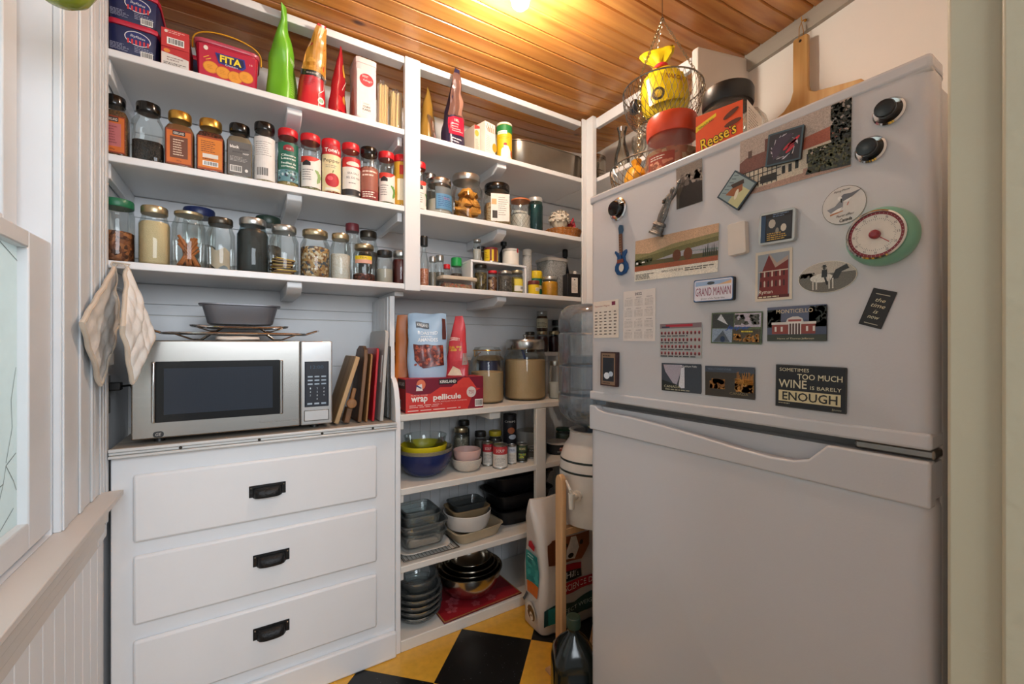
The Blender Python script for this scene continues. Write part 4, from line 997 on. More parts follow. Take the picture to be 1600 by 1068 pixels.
t, sf = pouch('snack_pouch', 'slim dark red pouch leaning beside the white tin', .300, YF + .065, Z1, .085, .055, .250, R(52), mat('a51c26', .26, name='dark_red_foil'), seed=7, jit=.008, taper=.2, lean=(-.03, -.03))
pprint(t, sf, lambda P: P.poly([(-.036, .02), (.036, .02), (.036, .06), (-.03, .075)], 'c8262c').ell(.01, .07, .018, .014, 'd9a24a', 12).poly([(.0, .15), (.014, .15), (.008, .19), (.002, .19)], 'e0a63a').line(-.01, .10, .02, .14, .003, 'e8dcc8'))
# white and pink tin
x, y, r_, h = item(547, 597, 80, Z1, YF + .012)
t = thing('cereal_tin', 'tall white pink tin with red oval badge', 'tin', (.392, YF + .062, Z1), R(2))
h = .232
MB().lathe([(1, 0, 8), (1, h - .022, 8)], 36, 8, .040, .050).build('body', mat('e6d3d4', .3, .1, name='pink_tin'), t)
MB().lathe([(1.03, h - .0215, 8), (1.03, h - .003, 8), (.98, h, 8)], 36, 8, .040, .050).build('lid', mat('ead9da', .3, .1, name='tin_lid'), t)
P = PR(); P.rect(-.035, -.095, .035, .08, 'e6d3d4').ell(0, .045, .026, .024, 'c32a34', 28).text("Kellogg's", .004, .043, .034, .010, 'f2ece8', .3).smalltext(-.016, .053, .016, .062, 2, 'f0d9d4', 3, .5).rect(-.02, -.085, .022, -.035, 'efe8e2').rect(-.018, -.083, .020, -.037, 'e4dad4').text("Kellogg's", 0, -.045, .022, .006, 'b82a34', .3).text('CORN', 0, -.056, .026, .008, '3a3434', bold=.03).text('FLAKES', 0, -.067, .03, .008, '3a3434', bold=.03)
P.build('printed_face', t, lambda a, b, hh: (a, -.0503 - hh, b + .105))
P = PR(); P.poly([(-.045, -.09), (.04, -.09), (.02, .03), (-.03, .0)], 'b98a76').ell(0, -.05, .02, .03, '9a4a3c', 14)
P.build('printed_face', t, sideL(-.0403, 0, .105))
# two bundles of noodle sticks in clear wrap
for q, (x, rr, hh, lb) in enumerate(((.463, .017, .190, 'clear bag of pale noodle sticks tied at the top'), (.512, .021, .172, 'second clear bag of pale noodle sticks against the post'))):
    t = thing('noodle_bundle', lb, 'packet', (x, YF + .05, Z1), 0, 'noodle packets')
    mb = MB(); rnd = random.Random(q)
    for a in range(-3, 4):
        for b in range(-2, 3):
            ox, oy = a * rr / 3.4 + rnd.uniform(-.001, .001), b * rr / 2.6
            mb.tube([(ox, oy, .004), (ox + rnd.uniform(-.002, .004) + .004 * q, oy, hh * .88 + rnd.uniform(-.004, .004))], .0022, 4)
    o = mb.build('noodles', mat('e2c78e', .6, name='dry_noodle'), t, smooth=0); o['kind'] = 'stuff'
    MB().lathe([(rr * 1.15, 0, 4), (rr * 1.2, hh * .5, 4), (rr * 1.2, hh * .89, 4), (rr * .5, hh * .95, 2), (rr * .25, hh * .97, 2), (rr * .5, hh, 2)], 20, 4, c=(.002 * q, 0, 0), cap1=False).build('wrapper', M_CLEAR, t)

# ================================================================== SPICE SHELF OVER THE MICROWAVE
FS = YF + .014
G = 'spice bottles on the middle shelf'
def spice_sq(u0, u1, vt, label, lidm, cont, fill, draw=None, tint=None, lidr=None):
    t, r, h, sz = jar('spice_bottle', label, u0, u1, vt, Z2, FS, 'spice', lidm, cont, fill, n=5.5, sy=.82, group=G, cat='spice jar', gm=tint, lidr=lidr)
    if draw: face(t, r, h * .05, sz * .97, r * 1.72, draw, .82)
    return t, r, h, sz
def spice_rd(u0, u1, vt, label, lidm, cont, fill, draw=None, z0=.06, z1=.70, wd=150, a0=0):
    t, r, h, sz = jar('spice_bottle', label, u0, u1, vt, Z2, FS, 'round_spice', lidm, cont, fill, group=G, cat='spice jar')
    if draw: wrap(t, r * 1.004, h * z0, h * z1, wd, draw, a0=a0)
    return t
M_CUMIN = grain(['6b4a2a', '8a6238', '4f351d'], 500)
M_PEPPER = grain(['1d1714', '2b221c', '3a2e25', '120e0c'], 300)
M_BROWN = mat('8a5a34', .8, var=.1, name='brown_powder')
M_GREYP = mat('8d7f6a', .85, var=.1, name='grey_powder')
M_HERB = grain(['b59a5c', '9a8448', 'c7ad74'], 350)
M_FLAKE = grain(['a5321e', 'c8602a', '7a1f14', 'd9a25a'], 320)
M_PINKS = grain(['b5705a', '8a4a3a', 'd29a80', '5d3a30'], 280)
def d_orange(title, inner, tcol):
    def d(P, w, h):
        P.rect(-w / 2, -h / 2, w / 2, h / 2, '8a3510').rect(-w * .46, -h * .46, w * .46, h * .46, 'c8661c').rect(-w * .34, -h * .32, w * .34, h * .30, inner)
        P.rect(-w * .24, h * .34, w * .24, h * .46, '141010').text(title, 0, h * .40, w * .4, h * .07, 'f0e8dc')
        P.smalltext(-w * .22, -h * .26, w * .26, h * .24, 7, tcol, 5, .4).text('454 g', 0, -h * .40, w * .18, h * .05, '2a1208')
    return d
spice_sq(155, 203, 152, 'square spice bottle with black cap and orange and pink label', M_BLKG, M_CUMIN, .9, d_orange('KIRKLAND', 'b9686a', '8a4448'), lidr=.78)
spice_sq(207, 257, 164, 'square spice bottle half full of black peppercorns without label', M_BLKG, M_PEPPER, .42)
spice_sq(258, 305, 178, 'square brown powder bottle with gold cap and orange label', M_GOLD, M_BROWN, .98, d_orange('KIRKLAND', '6b3a22', 'e0c8b0'))
def d_or2(P, w, h):
    P.rect(-w / 2, -h / 2, w / 2, h / 2, 'a34512').rect(-w * .47, -h * .44, w * .47, h * .44, 'd27a1e').smalltext(-w * .36, h * .02, w * .36, h * .38, 6, '5a2408', 7, .35).rect(-w * .3, -h * .14, w * .32, -h * .02, 'd9d4cc').smalltext(-w * .3, -h * .2, w * .3, -h * .15, 1, '5a2408', 7, .6).bars(-w * .3, -h * .38, w * .32, -h * .24)
spice_sq(307, 352, 190, 'square dark spice bottle with gold cap and barcoded orange label', M_GOLD, grain(['5a2a16', '7a3a1c', '3a1a0e'], 300), .9, d_or2)
def d_grey(P, w, h):
    P.rect(-w / 2, -h / 2, w / 2, h / 2, '5f5c5a').text('black', -w * .22, h * .34, w * .4, h * .09, 'efece6', bold=.02).text('pepper', w * .22, h * .28, w * .4, h * .07, '1d1b1a').text('poivre', -w * .1, h * .18, w * .4, h * .07, '1d1b1a').text('noir', w * .28, h * .17, w * .26, h * .06, 'efece6').smalltext(-w * .42, -h * .1, w * .36, h * .06, 4, 'b9b6b0', 4, .3).bars(-w * .42, -h * .42, w * .1, -h * .22, 'd9d6d0').ell(w * .3, -h * .34, w * .07, h * .05, 'e0ddd6', 12)
spice_sq(354, 395, 197, 'square grey pepper bottle with black cap and dark grey label', M_BLKG, M_GREYP, 1.0, d_grey)
def d_white(P, w, h): P.rect(-w / 2, -h / 2, w / 2, h / 2, 'dedad6').smalltext(-w * .4, h * .05, w * .4, h * .4, 7, '8a8684', 5, .25).bars(-w * .38, -h * .44, w * .15, -h * .2, 'dedad6')
spice_rd(396, 431, 195, 'round spice bottle with black cap and plain white label', M_BLKG, grain(['c8b89a', 'a8946f'], 300), .5, d_white, .04, .74, 130)
def d_cil(P, w, h):
    P.rect(-w / 2, -h / 2, w / 2, h / 2, '17604f').ell(0, h * .36, w * .22, h * .08, '9c2430', 16).rect(-w * .22, h * .29, w * .22, h * .34, '7a1a24').text('CLUB', 0, h * .34, w * .2, h * .04, 'f2e6da')
    for s_, yy in (('Cilantro', .17), ('Leaves', .09), ('Feuilles de', -.03), ('coriandre', -.11)): P.text(s_, 0, h * yy, w * .62, h * .055, 'e6f0e8', bold=.02)
    P.rect(-w / 2, -h / 2, w / 2, -h * .2, '5f8a92').blobs(30, -w * .45, -h * .47, w * .45, -h * .22, .005, ['24324a', 'b9cdd2', '3f6a5a'], 6)
spice_rd(433, 467, 205, 'round herb bottle with red cap and dark green label', M_RED, M_HERB, .62, d_cil, .08, .74, 130, -.02)
def d_leaf(seed):
    def d(P, w, h):
        P.rect(-w / 2, -h / 2, w / 2, h / 2, 'e4e0da').poly([(-w / 2, h / 2), (w * .3, h / 2), (w * .05, h * .36), (-w / 2, h * .3)], 'd0392c').poly([(-w * .42, h * .2), (-w * .1, h * .2), (-w * .1, h * .3), (-w * .26, h * .38), (-w * .42, h * .3)], '2b2426').smalltext(-w * .42, -h * .3, w * .0, h * .1, 5, '6a6664', seed, .3)
        for a in (-20, 15, 50): P.ell(w * .24, -h * .14 + a * .0002, w * .07, h * .2, '8fae76' if seed == 2 else '5f9a50', 12, a); P.hold()
        P.n += 1
    return d
spice_rd(468, 502, 213, 'round herb bottle with red cap and white label with pale leaf', M_RED, grain(['a8a07a', '8a8258'], 300), .4, d_leaf(2), .06, .58, 140, .15)
def d_tone(P, w, h):
    P.rect(-w / 2, -h / 2, w / 2, h / 2, 'e6d6a8').rect(-w / 2, h * .30, w / 2, h / 2, 'b5232b').text("Tone's", 0, h * .4, w * .7, h * .09, 'f5efe6', bold=.02).text('Pepper', -w * .02, h * .16, w * .76, h * .10, '2a2420').smalltext(-w * .3, h * .0, w * .4, h * .08, 2, '8a8478', 3, .35).ell(0, -h * .26, w * .32, h * .15, 'b81e2a', 20).ell(-w * .1, -h * .22, w * .12, h * .05, 'd8545a', 10).line(0, -h * .1, w * .04, -h * .04, .003, '6b7a3a').rect(-w * .3, -h * .48, w * .4, -h * .43, 'e9e2d4')
spice_rd(501, 533, 221, 'round bottle of red pepper flakes with red cap and pepper picture', M_RED, M_FLAKE, .86, d_tone, .05, .86, 130)
def d_salt(P, w, h): P.rect(-w / 2, -h / 2, w / 2, h / 2, 'e6e2dc').rect(-w / 2, h * .24, w / 2, h * .5, 'c02a2e').ell(0, h * .33, w * .3, h * .06, 'e6d8cc', 14).text('SEA SALT', 0, h * .08, w * .5, h * .05, '4a4644').text('SEL DE MER', 0, -h * .04, w * .6, h * .05, '4a4644').smalltext(-w * .2, -h * .2, w * .2, -h * .16, 1, '6a6664', 3, .5).rect(-w / 2, -h / 2, w / 2, -h * .34, '2a2829').ell(w * .3, -h * .42, w * .06, h * .03, 'e0dcd6', 10)
spice_rd(533, 563, 227, 'round salt bottle with red cap, white label and black band', M_RED, mat('e4e0da', .8, name='fine_salt'), .8, d_salt, .04, .72, 150, .12)
spice_rd(562, 591, 233, 'round pink and brown spice bottle with black cap', M_BLKG, M_PINKS, .72, lambda P, w, h: P.rect(-w / 2, -h * .5, w / 2, h * .34, '9a5a4a').rect(-w / 2, -h * .5, w / 2, -h * .26, '8a3430').smalltext(-w * .4, -h * .46, w * .4, -h * .28, 3, 'f0e2d4', 3, .45).smalltext(-w * .4, h * .1, w * .4, h * .3, 2, 'f0d4c4', 5, .4), .03, .7, 140)
spice_rd(590, 617, 240, 'round herb bottle with red cap and white label with dark leaf', M_RED, grain(['8a8a5a', '6b6e42'], 260), .4, d_leaf(5), .04, .58, 150, .15)
FS += .008
spice_rd(614, 640, 245, 'round bottle with red cap and golden yellow label beside the post', M_RED, mat('c9932a', .8, name='turmeric'), .8, lambda P, w, h: P.rect(-w / 2, -h / 2, w / 2, h / 2, 'd2a032').rect(-w * .2, h * .2, w * .3, h * .42, 'c2342c').rect(-w * .3, -h * .4, w * .2, h * .1, 'efe6cc'), .05, .85, 150)

# ================================================================== JAR SHELF OVER THE MICROWAVE
G = 'glass jars on the lowest upper shelf'
FJ = YF + .010
def jr(label, u0, u1, vt, sty, lidm, cont, fill, front=FJ, zs=Z3, **k):
    return jar('storage_jar', label, u0, u1, vt, zs, front, sty, lidm, cont, fill, group=G, **k)
jr('big jar of brown dried pieces with ribbed green lid', 155, 212, 313, 'wide', mat('1f6a48', .4, name='green_lid'), grain(['6b3a1e', '8a5230', '4a2612', 'a8683a'], 110), .55)
jr('jar of cream coloured grain with pale brass lid', 216, 267, 324, 'mason', M_PALEG, mat('e0c99a', .8, var=.12, scale=300, bump=.5, bscale=500, name='cream_grain'), .84)
t, r, h, sz = jr('jar of loose cinnamon sticks with thin brass lid', 268, 322, 333, 'mason', M_PALEG, None, 0, lidh=.06)
mb = MB(); rnd = random.Random(5)
for k in range(26):
    a = rnd.uniform(0, 6.28); q = r * .66; b = a + PI + rnd.uniform(-.9, .9)
    MB().tube([(q * math.cos(a), q * math.sin(a), .008), (q * .9 * math.cos(b), q * .9 * math.sin(b), rnd.uniform(.06, .105))], .0042, 6).build('cinnamon_stick', mat('a8622e', .7, var=.3, scale=60, name='cinnamon'), t)
t, r, h, sz = jr('dusty jar with dark lid holding a curled paper note', 322, 368, 342, 'mason', M_DKLID, None, 0)
MB().rings([[((r * .8) * math.sin(a), -(r * .8) * math.cos(a), z + .006 * math.sin(5 * a)) for a in [(-.9 + .15 * k) for k in range(13)]] for z in (.008, .03, .052, .066)], False, False, False).build('paper_note', mat('bfae96', .8, var=.15, name='old_paper'), t)
jr('ribbed jar full of dark grey powder with silver lid', 370, 420, 343, 'mason', M_SILV, mat('4a4440', .8, var=.25, scale=30, stretch=(1, 1, 6), name='dark_powder'), .97, gm=M_GLASSB)
t, r, h, sz = jr('jar of stacked yellow and brown tea packets with dented silver lid', 421, 467, 354, 'mason', M_SILV, None, 0)
rnd = random.Random(8)
for k in range(11):
    mt = Matrix.Translation((rnd.uniform(-.006, .006), rnd.uniform(-.006, .006), .006 + k * .0048)) @ Matrix.Rotation(rnd.uniform(-.3, .3), 4, 'Z') @ Matrix.Rotation(-.12 + .02 * k if k > 2 else 0, 4, 'Y')
    MB().box(-r * .72, r * .62, -r * .55, r * .55, 0, .0032, mtx=mt).build('tea_packet', mat(('c79a3c', '8a6230', 'd9b24a', '5a4026')[k % 4], .5), t)
jr('jar of mixed muesli with pale brass lid', 469, 516, 361, 'mason', M_PALEG, grain(['d2b184', 'b08a58', '8a5a34', 'e6d6b8', '5d6068', 'c79a60'], 130), .72, gm=M_GLASS)
jr('slim jar of white rice with brass lid', 516, 548, 366, 'mason', M_PALEG, grain(['efe8da', 'e4dac8', 'f6f0e6'], 420), .62)
t, r, h, sz = jr('small jar with yellow sticker and dark leaves in the bottom', 551, 587, 383, 'mason', M_PALEG, grain(['5a2c20', '7a3a28', '3a1c14'], 160), .22)
wrap(t, r * 1.004, h * .46, h * .66, 90, lambda P, w, h_: P.rect(-w / 2, 0, w / 2, h_ / 2, 'e0c020').rect(-w / 2, -h_ / 2, w / 2, 0, 'd9a08a').text('TEA', 0, h_ * .25, w * .4, h_ * .2, '5a4410'), a0=-.3)
jr('small ribbed jar with black ruffled lid', 588, 614, 392, 'small', M_BLACK, mat('b9b0a0', .8, name='pale_powder'), .5)
jr('small jar of dark red preserve against the post', 613, 638, 393, 'small', M_SILV, mat('5d1f1c', .3, name='preserve'), .9, YF + .02)
FB = YF + .115
jr('squat jar with navy blue lid behind the cinnamon jar', 285, 338, 327, 'wide', mat('1c2a5a', .35, name='blue_lid'), mat('a8a29a', .8), .5, FB)
jr('jar with dark green lid behind the tea packets', 398, 440, 340, 'wide', mat('243a30', .35, name='deep_green_lid'), grain(['4a3a2c', '6b5640'], 120), .6, FB)
jr('tall jar with red and white checked lid at the back', 538, 563, 350, 'mason', mat('7a3038', .4, name='checked_lid'), None, 0, FB)
jr('jar with dark lid behind the small yellow stickered jar', 560, 591, 362, 'mason', M_DKLID, grain(['3a3430', '5a4e44'], 140), .7, FB)
# ================================================================== RIGHT BAY: builders for dishes
def bowl(name, label, x, y, z, r, h, m, cat='bowl', group=None, foot=.5, curve=.55, th=.003, rim=0.0, n=2.0, sx=1.0, sy=1.0, rot=0.0, seg=40):
    t = thing(name, label, cat, (x, y, z), rot, group)
    K = 7; out = []; inn = []
    for k in range(K):
        q = k / (K - 1); rr = foot + (1 - foot) * (math.sin(q * PI / 2) ** curve if q else 0)
        out.append((r * rr, h * q, n))
    if rim: out += [(r + rim, h, n), (r + rim, h + .002, n)]
    for k in range(K - 1, -1, -1):
        q = k / (K - 1); rr = foot + (1 - foot) * (math.sin(q * PI / 2) ** curve if q else 0)
        inn.append((max(.004, r * rr - th), max(h * q, th) + (.002 if k == K - 1 else 0), n))
    MB().lathe(out + inn, seg, n, sx, sy).build('bowl_wall', m, t, smooth=50)
    return t
def tin(name, label, x, y, z, r, h, draw, top=None, cat='can', group=None, rot=-.5, wd=200, rimm=None):
    t = thing(name, label, cat, (x, y, z), rot, group)
    MB().lathe([(r * .96, 0), (r, .002), (r, .005), (r * .98, .006), (r * .98, h - .006), (r, h - .005), (r, h - .001), (r * .96, h), (r * .93, h - .002), (r * .5, h - .002)], 32).build('can_body', rimm or M_SILV, t, smooth=35)
    wrap(t, r * .99, .007, h - .007, wd, draw, name='paper_label')
    if top: lid_on(t, r * 1.02, h - .008, h + .003, top, knurl=False)
    return t

# ---------------------------------------------------------------- top shelf, second bay
t, sf = pouch('pet_treat_pouch', 'dog treat pouch in tan and yellow next to the centre post', ux(668, YF + .07), YF + .07, Z1, .12, .07, .235, R(58), mat('8a6a2a', .3, name='ochre_foil'), seed=11, jit=.008, taper=.15)
def d_dog(P):
    P.rect(-.05, .01, .05, .10, '5d4a3a').ell(-.012, .055, .026, .034, 'e6ddd0', 16).ell(-.03, .06, .014, .03, '6b3c20', 12).ell(.008, .06, .014, .03, '6b3c20', 12).ell(-.012, .04, .010, .007, '1b1615', 10).ell(-.012, .025, .007, .009, 'c8626a', 10).ell(-.022, .068, .004, .004, '1b1615', 8).ell(-.002, .068, .004, .004, '1b1615', 8).rect(.026, .02, .046, .13, 'd9c14a').rect(.03, .05, .044, .10, '6f9ac8')
pprint(t, sf, d_dog)
t, sf = pouch('pet_treat_pouch', 'dark purple pouch with crumpled brown top and red panel', ux(707, YF + .065), YF + .065, Z1, .105, .09, .285, R(20), mat('2b2440', .3, name='purple_foil'), seed=12, jit=.010, taper=.30, lean=(-.062, -.095))
def d_pur(P):
    P.poly([(-.05, .125), (.05, .125), (.022, .27), (-.022, .27)], '6b4a40').poly([(.0, .13), (.025, .13), (.012, .25), (.004, .25)], 'a87a68').poly([(-.046, .045), (.03, .05), (.032, .125), (-.044, .118)], 'b3203e').text('100%', -.008, .107, .034, .010, 'f0e0dc', bold=.02).smalltext(-.035, .06, .022, .098, 4, 'f0c4c4', 3, .35).smalltext(-.04, .012, .02, .035, 2, 'd9d6dc', 5, .4)
pprint(t, sf, d_pur)
t, sf = pouch('snack_pouch', 'yellow and orange snack pouch beside the cracker boxes', ux(734, YF + .175), YF + .175, Z1, .085, .05, .135, R(12), mat('d09a24', .3, name='yellow_foil'), seed=13, jit=.005, taper=.85)
pprint(t, sf, lambda P: P.blobs(40, -.04, .08, .04, .115, .006, ['c8b02e', 'e0c84a', 'a8862a'], 4).rect(-.008, .062, .036, .078, 'c22a2e').text('Snacks', .014, .070, .034, .008, 'f4eee4').blobs(30, -.03, .015, .04, .055, .006, ['b9661c', 'e0a040'], 6))
BX = mat('cfc2b4', .5, name='cream_card')
t = carton('cracker_box', 'narrow grey cream carton half hidden behind a white box', .872, YF + .03, Z1, .028, .10, .12, R(8), BX, group='cracker cartons')
P = PR(); P.rect(-.014, .001, .014, .119, 'c9bcae').poly([(-.014, .1), (.014, .11), (.014, .119), (-.014, .119)], 'b5352f').ell(-.002, .085, .011, .014, 'c9a23c', 12).smalltext(-.01, .01, .01, .06, 8, '8a7f74', 3, .3).build('printed_face', t, flat())
t = carton('cracker_box', 'white carton with red wheat pattern near the yellow canister', .928, YF + .012, Z1, .062, .09, .138, R(14), mat('e6ddd2', .45, name='white_card'), group='cracker cartons')
P = PR(); P.rect(-.030, .001, .030, .137, 'e9e1d6')
for k in range(7): P.line(-.026 + .008 * k, .118 + .012 * (k % 2), -.012 + .006 * k, .096, .0035, ('b5402c', 'c8702e')[k % 2]); P.hold()
P.n += 1
P.smalltext(-.026, .01, .006, .08, 9, 'a89a90', 4, .25).ell(.026, .035, .014, .02, 'd99a2a', 14).build('printed_face', t, flat())
x, y, r, h = item(776, 800, 196, Z1, YF + .012)
t = thing('soup_canister', 'yellow and green round canister with white hen picture', 'can', (x, y, Z1), 0)
MB().lathe([(r, 0), (r, h - .006)], 32).build('body', mat('e0b51c', .45, name='yellow_card'), t)
lid_on(t, r * 1.03, h - .010, h, mat('e8e4d8', .4, name='white_lid'), knurl=False)
def d_hen(P, w, h_):
    P.rect(-w / 2, -h_ / 2, w / 2, h_ / 2, 'e3bb20').rect(-w / 2, h_ * .26, w / 2, h_ / 2, '1f7a3c').rect(-w * .36, h_ * .22, w * .05, h_ * .32, 'e9ece0').text('Knorr', -w * .15, h_ * .27, w * .3, h_ * .06, '1f7a3c', .2).smalltext(-w * .3, h_ * .06, w * .3, h_ * .14, 2, '9a7a14', 3, .3)
    P.poly([(-w * .2, -h_ * .5), (-w * .18, -h_ * .25), (-w * .05, -h_ * .12), (w * .1, -h_ * .14), (w * .22, -h_ * .3), (w * .26, -h_ * .5)], 'f0ece2').ell(-w * .02, -h_ * .09, w * .07, h_ * .04, 'c22a24', 10).ell(-w * .1, -h_ * .18, w * .03, h_ * .02, 'e09a2c', 8).ell(w * .26, -h_ * .35, w * .06, h_ * .12, 'b5401f', 10)
wrap(t, r * 1.004, .004, h - .012, 190, d_hen, a0=-.35)
t = thing('roasting_pan', 'large dull steel roasting pan filling the corner end of the shelf', 'pan', (1.285, YF + .15, Z1), R(0))
h = .112
MB().lathe([(.90, 0, 5), (.96, .012, 5), (1.0, h, 5), (1.03, h, 5), (1.03, h + .004, 5), (.98, h + .004, 5), (.94, .016, 5), (.86, .008, 5)], 44, 5, .222, .135).build('body', mat('8d857a', .32, .9, var=.2, scale=14, name='dull_steel'), t)
for sx in (-1, 1): MB().tube([(sx * .23, -.05, h - .02), (sx * .25, -.03, h - .02), (sx * .25, .03, h - .02), (sx * .23, .05, h - .02)], .004, 8).build('handle', M_STEEL, t)
t = thing('wooden_tray', 'golden wooden tray standing on edge behind the roasting pan', 'tray', (1.36, YF + .315, Z1), 0)
MB().box(-.25, .25, -.004, .004, 0, .2).box(-.25, .25, -.012, -.004, .188, .2).box(-.25, .25, -.012, -.004, 0, .012).build('tray', wood('b57a34', 'd9a252', 4, 0, .4), t, bevel=.002)

# ---------------------------------------------------------------- middle shelf, second bay
G = 'jars on the middle shelf of the second bay'
def jm(label, u0, u1, vt, sty, lidm, cont, fill, front=YF + .012, **k):
    return jar('storage_jar', label, u0, u1, vt, Z2 - .0, front, sty, lidm, cont, fill, group=G, **k)
t, r, h, sz = jm('herb bottle with red cap and green leaf label behind the post', 643, 666, 255, 'round_spice', M_RED, grain(['8a8a5a', '6b6e42'], 260), .4, YF + .03)
wrap(t, r * 1.004, h * .05, h * .6, 150, d_leaf(5), a0=.5)
jm('steel topped straight jar behind the blue labelled jar', 660, 682, 273, 'wide', M_STEEL, mat('b9b4ab', .8), .7, YF + .125, knurl=False)
t, r, h, sz = jm('straight jar with steel lid and blue grey label', 667, 706, 282, 'wide', M_STEEL, mat('d9d2c6', .8, name='white_flour'), .5, knurl=False, lidh=.17)
wrap(t, r * 1.004, h * .10, h * .72, 110, lambda P, w, h_: P.rect(-w / 2, -h_ / 2, w / 2, h_ / 2, '5f6a70').rect(-w * .46, -h_ * .46, w * .46, h_ * .2, '4f86b0').smalltext(-w * .38, -h_ * .36, w * .38, h_ * .12, 6, '2a5a8a', 3, .4).text('OATS', 0, 0, w * .3, h_ * .1, 'b5526a'), a0=.25)
t, r, h, sz = jm('wide jar of nested golden pasta with silver lid', 703, 754, 276, 'mason', M_SILV, None, 0, lidh=.15)
rnd = random.Random(9); M_PASTA = mat('d9963a', .6, var=.25, scale=90, stretch=(1, 1, 5), bump=.4, name='dry_pasta')
for k, (ox, oy, oz, tl) in enumerate(((-.3, -.3, .22, .5), (.3, -.3, .24, -.5), (.0, .3, .22, .3), (-.28, -.25, .42, -.5), (.28, -.2, .46, .6), (.0, .3, .5, .2), (-.1, -.25, .68, .3), (.2, .2, .7, -.4))):
    mb = MB()
    for q in range(6):
        mt = Matrix.Translation((ox * r, oy * r, oz * h * .85)) @ Matrix.Rotation(tl, 4, 'Y') @ Matrix.Rotation(k * 1.3, 4, 'Z')
        pts = [mt @ Vector((r * (.56 - .055 * q) * math.cos(b), r * (.42 - .045 * q) * math.sin(b), r * (.10 * math.sin(3 * b + q) + q * .05 - .1))) for b in [2 * PI * i / 18 for i in range(18)]]
        mb.tube(pts, r * .095, 6, closed=True)
    o = mb.build('pasta_nest', M_PASTA, t); o['kind'] = 'stuff'
t, r, h, sz = jm('square jar with black screw lid and large white label', 756, 797, 290, 'wide', M_BLKG, grain(['c8b08a', 'a8865a'], 200), .6, n=5, lidh=.17, rot=-.35)
face(t, r, h * .06, h * .70, r * 1.4, lambda P, w, h_: P.rect(-w / 2, -h_ / 2, w / 2, h_ / 2, 'dfdcd6').smalltext(-w * .1, -h_ * .3, w * .42, h_ * .4, 9, '7a7672', 4, .3).rect(-w * .42, -h_ * .4, -w * .15, -h_ * .12, '24221f').rect(-w * .46, h_ * .1, -w * .2, h_ * .3, 'c8a06a'), ox=.004)
t = thing('plastic_tub', 'frosted square plastic tub with lid at the back', 'container', (ux(812, YF + .22), YF + .22, Z2))
MB().lathe([(.046, 0, 6), (.052, .125, 6)], 32, 6).build('body', M_FROST, t)
MB().lathe([(.055, .1255, 6), (.055, .135, 6), (.05, .139, 6)], 32, 6).build('lid', mat('d6d2cb', .4, name='pale_lid'), t)
t, r, h, sz = jm('quilted glass jar with orange seal and wire bail', 797, 829, 313, 'wide', mat('b96a3c', .5, name='orange_seal'), mat('e2ded4', .8, name='sugar'), .5, lidh=.06, knurl=False)
mb = MB()
for d_ in (-1, 1):
    for k in range(16):
        a0 = 2 * PI * k / 16
        mb.tube([((r * 1.0) * math.cos(a0 + d_ * q * .25), r * 1.0 * math.sin(a0 + d_ * q * .25), .006 + q * h * .12) for q in range(6)], .0008, 4)
o = mb.build('quilting', M_CLEAR, t); o['kind'] = 'stuff'
t, r, h, sz = jm('slim blue green bottle with white metal cap', 825, 848, 310, 'wide', mat('c9ccca', .3, .6, name='white_cap'), mat('4f7076', .5, name='teal_fill'), .9, knurl=False, gm=glass('9fc0c0', name='teal_glass'))
# wicker basket with dried flowers
x, y, r, h = item(850, 908, 345, Z2, YF + .014)
bk = thing('wicker_basket', 'low round wicker basket on the middle shelf', 'basket', (x, y, Z2))
M_WICK = mat('b07032', .6, var=.35, scale=70, bump=.5, name='wicker')
mb = MB()
for k in range(7):
    rr = r * (.84 + .022 * k); z = .004 + k * .0066
    for s_ in (0, 1):
        mb.tube([(rr * math.cos(a) * (1 + .025 * math.cos(14 * a + PI * (k + s_))), rr * math.sin(a) * (1 + .025 * math.cos(14 * a + PI * (k + s_))), z) for a in [2 * PI * i / 84 for i in range(84)]], .0030, 5, closed=True)
o = mb.build('weave', M_WICK, bk); o['kind'] = 'stuff'
for k in range(14):
    a = 2 * PI * k / 14
    MB().tube([(r * .80 * math.cos(a), r * .8 * math.sin(a), .002), (r * .98 * math.cos(a), r * .98 * math.sin(a), .05)], .003, 6).build('stake', M_WICK, bk)
MB().lathe([(r * .82, .001), (r * .82, .006)], 28).build('base', M_WICK, bk)
fw = thing('dried_flower_head', 'fluffy cream white dried flower head in the wicker basket', 'flower', (x - r * .30, y - .01, Z2 + .007))
rnd = random.Random(3); mb = MB()
for k in range(300):
    a, b = rnd.uniform(0, 6.28), math.acos(rnd.uniform(-.2, 1)); q = Vector((math.sin(b) * math.cos(a), math.sin(b) * math.sin(a), math.cos(b)))
    c = q * .058 * rnd.uniform(.75, 1.0) + Vector((0, 0, .088)); u_ = q.orthogonal().normalized() * .009; w_ = q.cross(u_).normalized() * .007
    mb.add([c - u_ + q * .003, c - w_, c + u_ + q * .003, c + w_], [(0, 1, 2, 3)])
o = mb.build('petals', mat('e4dac8', .8, name='petal'), fw, smooth=0); o['kind'] = 'stuff'
MB().lathe([(.012, 0), (.02, .04), (.042, .07), (.044, .1), (.024, .125)], 16).build('core', mat('d6cab4', .8, name='flower_core'), fw)
MB().tube([(.0, 0, .005), (.012, -.042, .03), (.02, -.048, .052), (.032, -.044, .04)], .0018, 5).build('stem', mat('2b2a1c', .7, name='stem'), fw)
fr2 = thing('ribbon_bow', 'crumpled pink and red ribbon in the wicker basket', 'ribbon', (x + r * .56, y + .012, Z2 + .007))
mb = MB()
for k in range(6):
    a = k * 1.05; mb.tube([(0, 0, .07), (.024 * math.cos(a), .024 * math.sin(a), .10 + .02 * (k % 2)), (.03 * math.cos(a + .5), .03 * math.sin(a + .5), .08), (0, 0, .07)], .008, 6, flat=.25)
